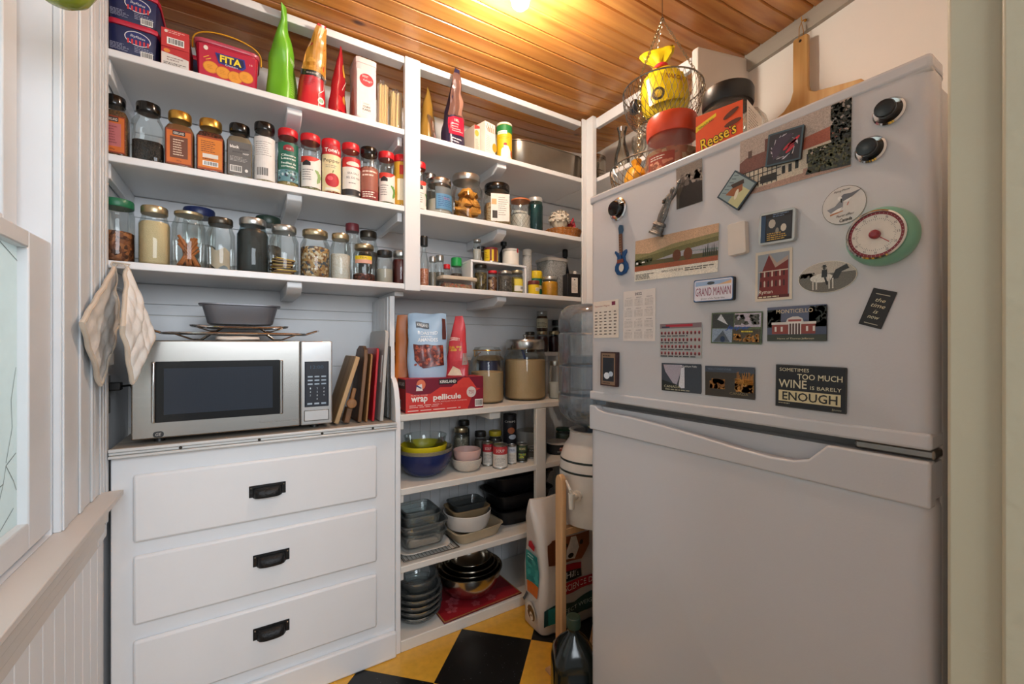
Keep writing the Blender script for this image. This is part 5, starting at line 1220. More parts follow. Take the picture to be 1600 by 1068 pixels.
mb.build('loops', mat('c23a4a', .5, var=.3, name='red_ribbon'), fr2)
MB().lathe([(.018, 0), (.022, .04), (.006, .07)], 12).build('knot', mat('d8b4b0', .6, name='pink_ribbon'), fr2)

# ---------------------------------------------------------------- lowest upper shelf, second bay
G = 'small pots on the crowded shelf'
def jc(label, u0, u1, vt, sty, lidm, cont, fill, front=YF + .012, zs=Z3, **k):
    return jar('condiment_jar', label, u0, u1, vt, zs, front, sty, lidm, cont, fill, group=G, **k)
jc('tall bottle of pink salt crystals with black grinder cap', 655, 670, 369, 'bottle', M_BLACK, grain(['d98a6a', 'e6a88a', 'c8704f'], 260), .42, lidr=.78, lidh=.2)
jc('tiny glass pot with silver lid at the front edge', 670, 682, 401, 'small', M_SILV, mat('8a8478', .6), .6, YF + .06)
jc('small glass pot with patterned silver lid', 680, 694, 399, 'small', M_SILV, mat('6f6a60', .6), .6, YF + .09)
jc('small spice jar with bright red cap on the crowded shelf', 692, 704, 413, 'small', M_RED, mat('a8402c', .7), .6, YF + .115)
jc('spice jar with bright green cap', 704, 722, 403, 'small', mat('1f9a4a', .4, name='bright_green_cap'), mat('4a3a2c', .7), .7, YF + .115, lidh=.25)
jc('low jar with white cap behind the beige box', 722, 732, 420, 'small', mat('e4e0d8', .4, name='white_plastic_cap'), mat('a86a3c', .7), .7, YF + .115)
x0, x1 = ux(684, YF + .06), ux(741, YF + .06)
t = thing('lidded_food_box', 'flat clear food box with beige lid on the crowded shelf', 'container', ((x0 + x1) / 2, YF + .062, Z3))
w = (x1 - x0) / 2
MB().lathe([(.92, 0, 7), (1.0, .036, 7)], 36, 7, w * .95, .045, cap1=False).build('body', M_CLEAR, t)
MB().lathe([(1.04, .0365, 7), (1.06, .040, 7), (1.06, .048, 7), (1.0, .051, 7)], 36, 7, w * .95, .045).build('lid', mat('c9bdaa', .45, name='beige_lid'), t)
MB().lathe([(.85, .003, 6), (.85, .02, 6)], 24, 6, w * .9, .04).build('contents', grain(['8a6a4a', 'b5885a', 'c8582c'], 120), t)
# riser shelf and what stands on it
rx0, rx1 = ux(735, YF + .05), ux(822, YF + .05)
rz = zz(405, rx0, YF + .05)
rz -= Z3
rs_ = thing('shelf_riser', 'small white riser rack standing on the crowded shelf', 'rack', ((rx0 + rx1) / 2, YF + .12, Z3))
w = (rx1 - rx0) / 2
MB().box(-w, w, -.075, .10, rz - .010, rz).build('deck', M_WHITE, rs_, bevel=.002)
for sx in (-1, 1): MB().box(sx * w - (.010 if sx > 0 else 0), sx * w + (.010 if sx < 0 else 0), -.075, .10, 0, rz - .0105).build('leg', M_WHITE, rs_, bevel=.002)
ZR = Z3 + rz + .0006
def jrs(label, u0, u1, vt, sty, lidm, cont, fill, front=YF + .055, **k):
    return jc(label, u0, u1, vt, sty, lidm, cont, fill, front, ZR, **k)
jrs('slim salt shaker with silver top on the riser', 739, 752, 374, 'round_spice', M_SILV, mat('d2cdc4', .7), .6, knurl=False)
jrs('brown jar with black lid at the back of the riser', 744, 760, 386, 'small', M_BLACK, mat('5a3a28', .6), .8, YF + .12)
x, y, r, h = item(756, 778, 389, ZR, YF + .055)
t = tin('mustard_tin', 'round yellow tin with dark red lid on the riser', x, y, ZR, r, h, lambda P, w, h_: P.rect(-w / 2, -h_ / 2, w / 2, h_ / 2, 'e0bd1e').rect(-w * .05, -h_ / 2, w * .03, h_ / 2, '6b2420').rect(w * .12, -h_ / 2, w * .3, h_ / 2, '7a3a24').smalltext(-w * .32, -h_ * .3, -w * .1, h_ * .3, 4, '8a5a1c', 3, .3), mat('6b1f24', .4, name='maroon_lid'), cat='tin')
jrs('black plastic bottle on the riser behind the white pot', 780, 794, 378, 'bottle', M_BLACK, mat('1b1a1a', .4), .9, YF + .135, gm=mat('191919', .3, name='black_bottle'), lidr=.7)
x, y, r, h = item(785, 811, 390, ZR, YF + .055)
t = thing('honey_pot', 'white round pot with small red seal on the riser', 'pot', (x, y, ZR))
MB().lathe([(r * .9, 0), (r, .004), (r, h * .8), (r * .96, h * .84)], 32).build('body', mat('e2dcd2', .4, name='white_pot'), t)
lid_on(t, r * 1.02, h * .84, h, mat('cfc6bc', .35, name='pot_lid'), knurl=False)
P = PR(); P.rect(-.005, -.008, .005, .012, 'b52a30').build('paper_label', t, cyl(r * 1.03, h * .85, .35), cut=[(0, .003)])
jc('pale plastic cup with screw top beside the riser', 816, 831, 390, 'wide', mat('d2ccc2', .5, name='pale_cap'), mat('b9b2a6', .7), .9, YF + .075, gm=M_FROST)
# under the riser
jc('jar of dried leaves with dark lid under the riser', 741, 761, 414, 'wide', M_DKLID, grain(['6b5a34', '8a7444', '4a3c24'], 120), .8, YF + .058)
jc('jar of brown pieces with red lid under the riser', 762, 777, 423, 'wide', M_RED, grain(['8a5a3c', 'd2b08a', '5a3424'], 90), .8, YF + .056)
jc('small ribbed jar with domed silver lid under the riser', 778, 800, 424, 'wide', M_SILV, grain(['4a443e', '6b6258'], 140), .85)
t, r, h, sz = jc('tall jar with yellow printed label and brass lid', 798, 817, 423, 'wide', M_PALEG, grain(['a89a5a', '8a7c44'], 140), .8, YF + .03)
wrap(t, r * 1.004, h * .1, h * .62, 110, lambda P, w, h_: P.rect(-w / 2, -h_ / 2, w / 2, h_ / 2, 'e3cf4a').rect(-w / 2, -h_ / 2, w / 2, -h_ * .05, 'e6e2d6').bars(w * .0, -h_ * .4, w * .3, -h_ * .1))
for q, (u0, u1, vt, fy, c1, c2, lb) in enumerate(((826, 847, 424, YF + .075, 'e0c21e', '1f6a52', 'small green pot with yellow lid'), (825, 843, 439, YF + .014, '6b2a24', 'e0c01e', 'small yellow pot with maroon lid'))):
    x, y, r, h = item(u0, u1, vt, Z3, fy)
    t = thing('paste_pot', lb, 'pot', (x, y, Z3), 0, G)
    MB().lathe([(r * .92, 0), (r, .003), (r, h * .7)], 28).build('body', mat(c2, .4), t)
    lid_on(t, r * 1.04, h * .7, h, mat(c1, .4), knurl=False)
    P = PR(); P.rect(-r * .6, -.008, r * .6, .008, 'e6e0c8').smalltext(-r * .5, -.006, r * .5, .005, 3, '6a5a2a', 3, .35).build('paper_label', t, cyl(r * 1.005, h * .36, .3), cut=[(0, .004)])
jc('jar of bright golden preserve with silver lid', 846, 872, 433, 'small', M_SILV, mat('d99a1c', .3, var=.4, scale=60, name='golden_preserve'), .97)
t = thing('cereal_dispenser', 'tall frosted plastic canister with flip lid', 'container', (ux(862, YF + .15), YF + .15, Z3))
MB().lathe([(.050, 0, 5), (.052, .004, 5), (.066, .19, 5)], 32, 5).build('body', M_FROST, t)
MB().lathe([(.069, .1905, 5), (.070, .197, 5), (.070, .205, 5), (.060, .210, 5)], 32, 5).build('lid', mat('cbc3ba', .4, name='frost_lid'), t)
MB().lathe([(.044, .004, 5), (.046, .05, 5)], 24, 5).build('contents', mat('e2dbc8', .8, name='pale_flour'), t)
x, y = ux(893, YF + .05), YF + .05
t = thing('oil_tin', 'square black oil tin with white printed label', 'tin', (x - .008, y - .01, Z3), R(-14))
MB().box(-.038, .038, -.028, .028, 0, .118).build('body', mat('17161a', .3, name='black_tin'), t, bevel=.004)
MB().lathe([(.010, .1185), (.010, .134), (.008, .136)], 16, c=(.02, 0, 0)).build('spout_cap', mat('cfccc6', .4, name='spout_cap'), t)
P = PR(); P.rect(-.014, -.045, .02, .032, 'd6d2cc').smalltext(-.010, -.040, .016, .012, 8, '6a6664', 3, .25).ell(.003, .022, .005, .003, '3a3836', 10).build('paper_label', t, flat(-.0282, 0, .066))
jc('dark bottle behind the black oil tin', 876, 890, 390, 'bottle', M_BLACK, None, 0, YF + .16, gm=mat('22242a', .2, name='dark_glass'), lidr=.6)
# ================================================================== MICROWAVE AND ITS NEIGHBOURS
YM = 1.655
mx0, mx1, mz0, mz1 = -.279, .273, .921, 1.217
mw = thing('microwave', 'stainless steel microwave with black window and keypad', 'microwave', (0, YM, .9065))
def mbx(name, u0, u1, v0, v1, y0, y1, m, parent=mw, bevel=.001):
    xa, xb = ux(u0, YM), ux(u1, YM); xm = (xa + xb) / 2
    za, zb = zz(v1, xm, YM) - .9065, zz(v0, xm, YM) - .9065
    return MB().box(xa, xb, y0, y1, za, zb).build(name, m, parent, bevel=bevel)
MB().box(mx0 + .003, mx1 - .003, .03, .318, mz0 - .9065 + .001, mz1 - .9065 - .001).build('housing', mat('8f8d8a', .4, .6, name='grey_housing'), mw, bevel=.003)
dr_x1 = ux(469.5, YM)
dr = MB().box(mx0, dr_x1 - .001, 0, .0295, mz0 - .9065, mz1 - .9065).build('door', M_STEEL, mw, bevel=.004)
wx0, wx1 = ux(238, YM), ux(437, YM)
MB().box(wx0, wx1, -.0012, -.0002, .062, .246).build('window_frame', M_BLKG, dr, bevel=.0004)
m, nt, N, L, b = nodes('microwave_window')
tc = N.new('ShaderNodeTexCoord'); vo = N.new('ShaderNodeTexVoronoi'); vo.inputs['Scale'].default_value = 330; vo.inputs['Randomness'].default_value = 0; L.new(tc.outputs['Object'], vo.inputs[0])
cr = N.new('ShaderNodeValToRGB'); cr.color_ramp.elements[0].position = .3; cr.color_ramp.elements[0].color = lin('11151c'); cr.color_ramp.elements[1].position = .5; cr.color_ramp.elements[1].color = lin('2b323d')
L.new(vo.outputs['Distance'], cr.inputs[0]); L.new(cr.outputs[0], b.inputs['Base Color']); b.inputs['Roughness'].default_value = .12
MB().box(ux(256, YM), ux(426, YM), -.0018, -.0013, .085, .225).build('window_pane', m, dr)
for u_, lab in ((240, 'bar'), (439.5, 'bar')):
    xx = ux(u_, YM); MB().box(xx - .005, xx + .005, -.012, -.002, .062, .246).build('handle_bar', M_CHROME, dr, bevel=.004, bseg=3)
P = PR(); P.rrect(mx0 + .05, .018, mx0 + .076, .036, .008, '2b2b2c').text('GE', mx0 + .063, .027, .014, .009, 'b9b6b0', .2)
P.build('printed_badge', dr, flat(-.0001), off=.0003)
P = PR(); P.text('Turntable Microwave Oven', .105, .038, .12, .007, '8a8680', .2)
P.build('printed_name', dr, flat(-.0001), off=.0003)
cp = MB().box(dr_x1 + .001, mx1, 0, .0295, mz0 - .9065, mz1 - .9065).build('control_panel', mat('c9c8c6', .25, .7, name='panel_silver'), mw, bevel=.004)
MB().box(ux(476, YM), ux(513.5, YM), -.0012, -.0002, .078, .238).build('keypad', mat('0f1624', .1, name='keypad_glass'), cp, bevel=.0004)
P = PR(); kx0, kx1 = ux(478, YM), ux(512, YM); kw = kx1 - kx0
P.rect(kx0, .080, kx1, .236, '101826')
P.text('12:00', (kx0 + kx1) / 2, .218, kw * .6, .012, '24425a')
for r_ in range(3):
    for c in range(3): P.rect(kx0 + kw * (.08 + .31 * c), .182 - .013 * r_, kx0 + kw * (.30 + .31 * c), .187 - .013 * r_, '9fb0c0'); P.hold()
P.n += 1
for k in range(10):
    r_, c = (k // 3, k % 3) if k < 9 else (3, 1)
    P.text(str((k + 1) % 10), kx0 + kw * (.2 + .31 * c), .143 - .0125 * r_, .0035, .006, 'c9d4de'); P.hold()
P.n += 1
for c in range(3): P.rect(kx0 + kw * (.06 + .32 * c), .086, kx0 + kw * (.28 + .32 * c), .092, '9fb0c0'); P.hold()
P.n += 1
P.build('printed_keys', cp, flat(-.0013), off=.0002)
bo = MB().box(ux(476, YM), ux(513, YM), -.002, -.0002, .030, .064).build('open_button', mat('d2d2d2', .3, .5, name='button_silver'), cp, bevel=.0012)
MB().box(ux(475, YM), ux(514, YM), -.0010, -.0001, .028, .066).build('button_surround', M_DKLID, cp)
for sx in (-.22, .22):
    for yy in (.05, .27): MB().lathe([(.014, 0), (.012, .0155)], 12, c=(sx, yy, 0)).build('foot', M_BLACK, mw)
ZM = mz1 + .0006
# wire trivet racks, loaf pan and cloth on top
def oval_rack(name, label, x, y, z, rx, ry, wz, leg, nbars, rot=0.0, wave=0.0):
    t = thing(name, label, 'rack', (x, y, z), rot, 'wire racks on the microwave')
    lp = [(rx * math.copysign(abs(math.cos(a)) ** .6, math.cos(a)), ry * math.copysign(abs(math.sin(a)) ** .6, math.sin(a)), leg + wave * math.cos(a) ** 2) for a in [2 * PI * i / 40 for i in range(40)]]
    MB().tube(lp, wz, 8, closed=True).build('rim', M_CHROME, t)
    for k in range(nbars):
        yy = -ry * .8 + 1.6 * ry * k / (nbars - 1); q = rx * (1 - abs(yy / ry) ** 3.3) ** .3
        MB().tube([(-q, yy, leg + wave), (0, yy, leg - .002), (q, yy, leg + wave)], wz * .55, 6).build('bar', M_CHROME, t)
    for sx in (-1, 1):
        for sy in (-1, 1): MB().tube([(sx * rx * .86, sy * ry * .6, leg), (sx * rx * .62, sy * ry * .62, wz), (sx * rx * .5, sy * ry * .62, wz), (sx * rx * .38, sy * ry * .6, leg)], wz * .6, 6).build('leg', M_WIRE, t)
    return t
rk = oval_rack('wire_rack', 'long chrome wire rack with handles lying on the microwave', -.012, 1.775, ZM, .212, .075, .0038, .024, 7)
for sx in (-1, 1): MB().tube([(sx * .210, -.03, .024), (sx * .245, -.03, .036), (sx * .255, 0, .038), (sx * .245, .03, .036), (sx * .210, .03, .024)], .0035, 8).build('handle', M_CHROME, rk)
oval_rack('wire_rack', 'shallow bowed chrome rack holding the grey loaf pan', -.005, 1.785, ZM + .029, .145, .062, .0036, .016, 5, wave=.006)
t = thing('loaf_pan', 'grey non-stick loaf pan on the wire racks', 'pan', (-.006, 1.785, ZM + .056))
MB().lathe([(.80, 0, 5), (.84, .004, 5), (.97, .062, 5), (1.05, .064, 5), (1.05, .068, 5), (.95, .068, 5), (.82, .008, 5), (.7, .005, 5)], 44, 5, .115, .070).build('body', mat('757479', .38, .4, name='nonstick_grey'), t)
t = tag(MB().lathe([(.9, 0, 4), (1.0, .004, 4), (.97, .011, 4), (.7, .013, 4)], 36, 4, .062, .05).build('folded_cloth', mat('e0d4c8', .9, bump=.4, name='white_cloth'), None, loc=(-.015, 1.715, ZM), jit=.004, jscale=40), 'folded off-white cloth under the wire rack', 'cloth')
# boards leaning against the side panel
def board(name, label, ub, ut, vt, depth, th, m, y0=1.672, shape=None, cat='cutting board', rnd_=.02, nm='slab'):
    xb = ux(ub, y0); xt = ux(ut, y0); zt = zz(vt, xt, y0)
    L_ = math.hypot(xt - xb, zt - .9065); a = math.atan2(xt - xb, zt - .9065)
    t = thing(name, label, cat, (xb, y0, .9068), tilt=(0, a, 0))
    pr = shape or [(0, 0), (depth, 0), (depth, L_ - rnd_), (depth - rnd_ * .3, L_ - rnd_ * .3), (depth - rnd_, L_), (rnd_, L_), (rnd_ * .3, L_ - rnd_ * .3), (0, L_ - rnd_)]
    z_off = th * math.sin(a)
    MB().prism([(p[0], p[1] * L_ if shape else p[1]) for p in pr], 'x', -th, 0).build(nm, m, t, bevel=.002)
    t.location.z += z_off
    return t, L_
W1 = wood('8f7048', 'b5946a', 5, 2, .5); W2 = wood('5a3c26', '7d5838', 5, 2, .5); W3 = wood('7a5030', 'a87848', 5, 2, .5)
board('cutting_board', 'pale tan wooden board leaning nearest the microwave', 529, 563, 560, .20, .016, W1, rnd_=.008)
t = thing('wooden_press', 'carved brown wooden press with round knobs between the boards', 'press', (ux(543, 1.68), 1.68, .907), tilt=(0, R(13), 0))
MB().box(-.014, .006, 0, .05, 0.004, .06).build('block', W2, t, bevel=.003)
MB().lathe([(.0, 0), (.016, .001), (.019, .007), (.016, .014), (.004, .015)], 20, mtx=Matrix.Translation((-.004, .002, .078)) @ Matrix.Rotation(R(90), 4, 'X')).build('knob', W3, t)
MB().box(-.010, .004, .004, .03, .06, .135).build('handle', W3, t, bevel=.003)
board('cutting_board', 'dark brown board with rounded top behind the carved press', 565, 577, 541, .16, .014, W2, rnd_=.05, y0=1.69)
board('cutting_board', 'thin mid brown board beside the red board', 574, 583, 553, .17, .007, W3, y0=1.69, rnd_=.01)
board('cutting_board', 'bright red plastic cutting board', 585, 593, 544, .18, .009, mat('b81c28', .35, name='red_board'), y0=1.69, rnd_=.012)
t, L_ = board('cutting_board', 'large pale grey plastic board with handle slot', 599, 608, 516, .24, .013, mat('b4b2ae', .4, name='grey_board'), y0=1.672, rnd_=.018)
MB().box(-.0150, -.0132, .02, .045, L_ * .42, L_ * .72).build('handle_slot', mat('d6d4ce', .4, name='slot_rim'), t, bevel=.0006)
t = thing('cooling_rack', 'thin dark wire rack standing against the side panel', 'rack', (.4935, 1.69, .907))
MB().tube([(0, 0, .003), (0, .2, .003), (0, .2, .29), (0, 0, .29)], .0022, 6, closed=True).build('rim', M_DKLID, t)
for k in range(9): MB().tube([(0, .02 + k * .02, .005), (0, .02 + k * .02, .288)], .0012, 5).build('bar', M_DKLID, t)
# wall socket with plug
so = thing('wall_socket', 'grey metal wall socket low in the microwave bay', 'socket', (XL + .0005, 1.70, 1.055))
MB().box(0, .005, -.035, .035, -.057, .057).build('plate', mat('8f9490', .4, .5, name='socket_plate'), so, bevel=.0015)
for zz_ in (-.02, .022): MB().lathe([(.015, 0), (.014, .003)], 16, mtx=Matrix.Translation((.005, 0, zz_)) @ Matrix.Rotation(R(90), 4, 'Y')).build('outlet', mat('6a6c6a', .5, name='outlet'), so)
pl = thing('power_plug', 'black power plug and cord in the wall socket', 'plug', (XL + .0095, 1.70, 1.080))
MB().box(0, .028, -.014, .014, -.012, .012).build('plug_body', M_BLACK, pl, bevel=.003)
MB().tube([(.028, 0, 0), (.045, .02, 0), (.040, .10, -.03), (.035, .2, -.09), (.045, .24, -.14)], .0035, 6).build('cord', M_BLACK, pl)

# pot holders hung from a nail on the shelf edge
NAIL = Vector((ux(178, YF - .008), YF - .008, 1.436))
nl = tag(MB().lathe([(.0045, .008), (.0045, .010), (.0015, .0098), (.0015, 0)], 10, mtx=Matrix.Translation((0, 0, 0)) @ Matrix.Rotation(R(90), 4, 'X')).build('nail', mat('cfcac2', .4, .5, name='nail_head'), None, loc=(NAIL.x, YF + .001, NAIL.z)), 'small pale nail in the lowest upper shelf edge', 'nail')
M_QUILT = mat('e2dfda', .9, var=.08, scale=30, bump=.5, bscale=70, name='quilted_cotton')
def pot_holder(label, T, Lc, B, Rc, bulge, curl, seed):
    T, Lc, B, Rc = map(Vector, (T, Lc, B, Rc))
    nrm = (B - T).cross(Rc - Lc).normalized()
    if nrm.y > 0: nrm = -nrm
    K = 22; rows = []
    for i in range(K + 1):
        row = []
        for j in range(K + 1):
            s, t_ = i / K, j / K                   # s towards left corner, t towards right corner
            p = T * (1 - s) * (1 - t_) + Lc * s * (1 - t_) + Rc * t_ * (1 - s) + B * s * t_
            d = bulge * math.sin(PI * s) * math.sin(PI * t_) + curl * (s - t_) ** 2 + .006 * noise.noise(Vector((s * 4 + seed, t_ * 4, seed)))
            d += .006 * (abs(math.sin(PI * 4 * s)) ** .5 * abs(math.sin(PI * 4 * t_)) ** .5)
            row.append(p + nrm * d)
        rows.append(row)
    o = thing('pot_holder', label, 'pot holder', T, group='quilted pot holders on one nail')
    vs = [p - T for r_ in rows for p in r_]; n = K + 1
    fs = [(i * n + j, (i + 1) * n + j, (i + 1) * n + j + 1, i * n + j + 1) for i in range(K) for j in range(K)]
    c = MB().add(vs, fs).build('quilted_pad', M_QUILT, o, smooth=60)
    sm = c.modifiers.new('thickness', 'SOLIDIFY'); sm.thickness = .009; sm.offset = 0
    edge = [rows[0][j] - T for j in range(n)] + [rows[i][K] - T for i in range(1, n)] + [rows[K][j] - T for j in range(K - 1, -1, -1)] + [rows[i][0] - T for i in range(K - 1, 0, -1)]
    MB().tube(edge, .0058, 8, closed=True).build('binding', mat('cdbfae', .9, bump=.4, name='cotton_binding'), o)
    MB().tube([(0, 0, 0), (.006, -.002, .010), (NAIL - T) + Vector((.003, -.001, .002)), (NAIL - T) + Vector((-.003, -.001, .002)), (-.006, -.002, .010), (0, 0, 0)], .0022, 6).build('hanging_loop', mat('cdbfae', .9, bump=.4, name='cotton_binding'), o)
pot_holder('quilted off-white pot holder spread flat towards the window casing', (-.310, NAIL.y - .010, 1.420), (-.312, 1.350, 1.252), (-.312, 1.50, 1.100), (-.312, 1.685, 1.262), .002, 0, 1)
pot_holder('quilted off-white pot holder curling round in front of the microwave side', (-.280, NAIL.y - .020, 1.422), (-.262, 1.462, 1.250), (-.254, 1.525, 1.100), (-.218, 1.592, 1.225), .012, 0, 5)

# ================================================================== LOW SHELVES: counter level
ZL1, ZL2, ZL3, ZL4 = .9306, .6406, .3356, .0456
bx0, bx1 = ux(634, YF + .012), ux(755, YF + .012)
t = thing('wrap_box', 'long red carton of plastic wrap at the front of the shelf', 'box', ((bx0 + bx1) / 2, YF + .012, ZL1))
w = (bx1 - bx0); h = .137
MB().box(-w / 2, w / 2, 0, .105, 0, h).build('carton', mat('c0252c', .42, name='wrap_red'), t, bevel=.0012)
P = PR(); X, Zt = -w / 2, h
P.rect(X, .001, -X, h - .001, 'd23a36').poly([(X, h * .62), (X + w * .12, h * .52), (X + w * .3, h * .54), (X + w * .42, h * .72), (X + w * .75, h * .70), (-X, h * .60), (-X, h), (X, h)], '7a1730').poly([(-X - w * .22, h * .0), (-X, h * .0), (-X, h * .66), (-X - w * .14, h * .5)], '8a1a30')
P.poly([(X + w * .55, h * .68), (X + w * .9, h * .66), (X + w * .8, h * .98), (X + w * .72, h * .98), (X + w * .62, h * .82)], 'd8433c')
P.ell(X + w * .18, h * .82, w * .055, h * .15, 'e07a5a', 18).poly([(X + w * .12, h * .64), (X + w * .20, h * .64), (X + w * .19, h * .84), (X + w * .13, h * .80)], 'e6e2e0').poly([(X + w * .13, h * .82), (X + w * .19, h * .72), (X + w * .18, h * .70), (X + w * .12, h * .78)], '2b3a80')
P.rect(X + w * .40, h * .80, X + w * .64, h * .96, '17141a').text('KIRKLAND', X + w * .52, h * .88, w * .21, h * .09, 'f0ece6', bold=.02).text('wrap', X + w * .16, h * .36, w * .20, h * .20, 'f4eee8', bold=.03).text('pellicule', X + w * .51, h * .40, w * .36, h * .22, 'f4eee8', bold=.03).text('PLASTIC FOOD', X + w * .16, h * .51, w * .2, h * .04, 'f0c8c0').text('EN PLASTIQUE POUR ALIMENTS', X + w * .56, h * .28, w * .42, h * .04, 'f0c8c0')
P.ell(-X - w * .17, h * .52, w * .065, h * .17, 'e0d2cc', 20).text('750', -X - w * .17, h * .52, w * .07, h * .12, 'c0342f').smalltext(X + w * .04, h * .14, X + w * .62, h * .24, 2, 'f0d0c8', 3, .35).smalltext(X + w * .02, h * .04, X + w * .8, h * .09, 1, 'f0d0c8', 5, .5).bars(-X - w * .12, h * .05, -X - w * .01, h * .28)
P.build('printed_face', t, flat())
P = PR(); P.rect(.004, .004, .100, h - .004, '3a2a2c').rect(.01, .01, .095, h * .7, 'a8242c').text('KIRKLAND', .052, h * .84, .07, .014, 'e8e2dc').bars(.02, .014, .045, .05)
P.build('printed_face', t, lambda x_, y_, hh: (-w / 2 - hh, .105 - x_, y_))
ZB = ZL1 + h + .0008
t, sf = pouch('almond_pouch', 'pale blue pouch of roasted almonds standing on the red carton', ux(668, YF + .07), YF + .07, ZB, .165, .06, .268, R(-16), mat('9fbcd8', .35, name='pale_blue_foil'), seed=21, jit=.006, taper=.97)
def d_alm(P):
    P.rect(-.048, .205, .005, .230, '17141a').text('KIRKLAND', -.021, .2175, .045, .012, 'f0ece6').text('ROASTED', .0, .185, .085, .014, 'eef2f6', bold=.02).text('AMANDES', .0, .158, .085, .014, 'eef2f6', bold=.02).smalltext(-.03, .166, .04, .175, 1, 'e0e8f0', 3, .5)
    P.poly([(-.06, .14), (.062, .135), (.066, .05), (-.02, .04), (-.055, .075)], '5a1c18'); rnd = random.Random(5)
    for c in ('8f3a24', 'b5583a', '7a2a1c'):
        for _ in range(26): a_, b_ = rnd.uniform(-.05, .06), rnd.uniform(.052, .13); P.ell(a_, b_, .0075, .0045, c, 8, rnd.uniform(0, 180)); P.hold()
    P.n += 1
    P.rect(.06, .16, .075, .245, '5a2a24')
pprint(t, sf, d_alm)
pouch('snack_pouch', 'slim orange pouch tucked behind the pale blue almond pouch', ux(630, YF + .15), YF + .165, ZB - h, .075, .05, .40, R(-20), mat('d2762a', .35, name='orange_foil'), seed=22, jit=.006, taper=.55)
t, sf = pouch('snack_pouch', 'pinkish red pouch twisted narrow at the top on the carton', ux(714, YF + .06), YF + .06, ZB, .105, .07, .262, R(-38), mat('c8404a', .32, name='pink_red_foil'), seed=23, jit=.008, taper=.30, lean=(.012, .0))
pprint(t, sf, lambda P: P.poly([(-.042, .004), (.046, .004), (.03, .17), (-.03, .17)], 'c8404a').smalltext(-.03, .15, .02, .17, 2, 'e6c8c0', 3, .4).blobs(14, -.03, .11, .02, .13, .007, ['d9a24a', 'c8862e'], 4).poly([(-.035, .005), (-.01, .05), (.02, .03), (.03, .005)], 'e6d4b8').rect(.026, .05, .046, .10, 'a89a96').text('SWEET', -.004, .16, .035, .012, 'f4e6dc'))
G = 'jars at counter level'
def jk(label, u0, u1, vt, sty, lidm, cont, fill, front, zs=ZL1, **k):
    return jar('canister', label, u0, u1, vt, zs, front, sty, lidm, cont, fill, group=G, **k)
jk('dark jar of yellow preserve behind the orange pouch', 612, 634, 534, 'wide', M_DKLID, mat('8a6a20', .4, var=.4, scale=40, name='mustard_preserve'), .9, YF + .235)
t = thing('plastic_canister', 'tall grey plastic canister with white lid at the back wall', 'container', (ux(714, YF + .28), YF + .28, ZL1))
MB().lathe([(.052, 0, 6), (.055, .20, 6)], 28, 6).build('body', mat('9a9894', .5, name='grey_plastic'), t); MB().lathe([(.058, .2005, 6), (.058, .212, 6), (.05, .216, 6)], 28, 6).build('lid', mat('d9d6d0', .4, name='white_plastic_lid'), t)
t = thing('wooden_bowl', 'shallow wooden bowl upside down on a tub at the back', 'bowl', (ux(766, YF + .285), YF + .285, ZL1)); MB().lathe([(.07, .195), (.072, .2), (.06, .215), (.03, .222)], 30).build('bowl_wall', wood('a88a64', 'c8aa82', 5), t); MB().lathe([(.05, 0), (.052, .1945)], 24).build('tub', mat('3c4a78', .5, name='blue_tub'), t)
M_SUG = mat('d2b184', .9, var=.12, scale=200, bump=.4, bscale=420, name='brown_sugar')
t, r, h, sz = jk('round glass jar of brown sugar with wire bail lid', 735, 787, 541, 'mason', None, M_SUG, .60, YF + .075, lidh=.08)
MB().lathe([(r * .78, h * .93), (r * .8, h * .95), (r * .74, h * .985), (r * .3, h)], 28).build('lid', M_GLASS, t)
MB().tube([(r * .84 * math.cos(a), r * .84 * math.sin(a), h * .93) for a in [2 * PI * i / 28 for i in range(28)]], .002, 6, closed=True).build('bail_wire', M_GOLD, t)
MB().tube([(-r * .86, -.004, h * .93), (-r * .9, -.012, h * .82), (-r * .7, -r * .5, h * .90)], .0018, 6).build('clasp', M_GOLD, t)
t, r, h, sz = jk('large straight glass canister of brown sugar with steel lid', 788, 853, 530, 'wide', M_STEEL, M_SUG, .80, YF + .06, knurl=False, lidr=.93, lidh=.17)
MB().lathe([(.006, h), (.005, h + .010), (.011, h + .014), (.012, h + .022), (.006, h + .026)], 16).build('lid_knob', M_STEEL, t)
t2 = thing('sugar_scoop', 'white and blue scoop stuck in the sugar of the large canister', 'scoop', (t.location.x - r * .1, t.location.y - r * .2, ZL1 + h * .64), tilt=(0, R(-20), 0))
MB().box(-.006, .006, -.004, .004, .0, .07).build('handle', mat('24407a', .4, name='blue_handle'), t2, bevel=.002); MB().lathe([(.004, -.03), (.016, -.026), (.02, .0), (.017, .004)], 18, c=(.002, 0, 0)).build('bowl', mat('e4e0d8', .4, name='scoop_white'), t2)
jk('small glass jar of white salt beside the large canister', 857, 880, 563, 'mason', M_SILV, mat('ece8e0', .9, name='table_salt'), .48, YF + .06)
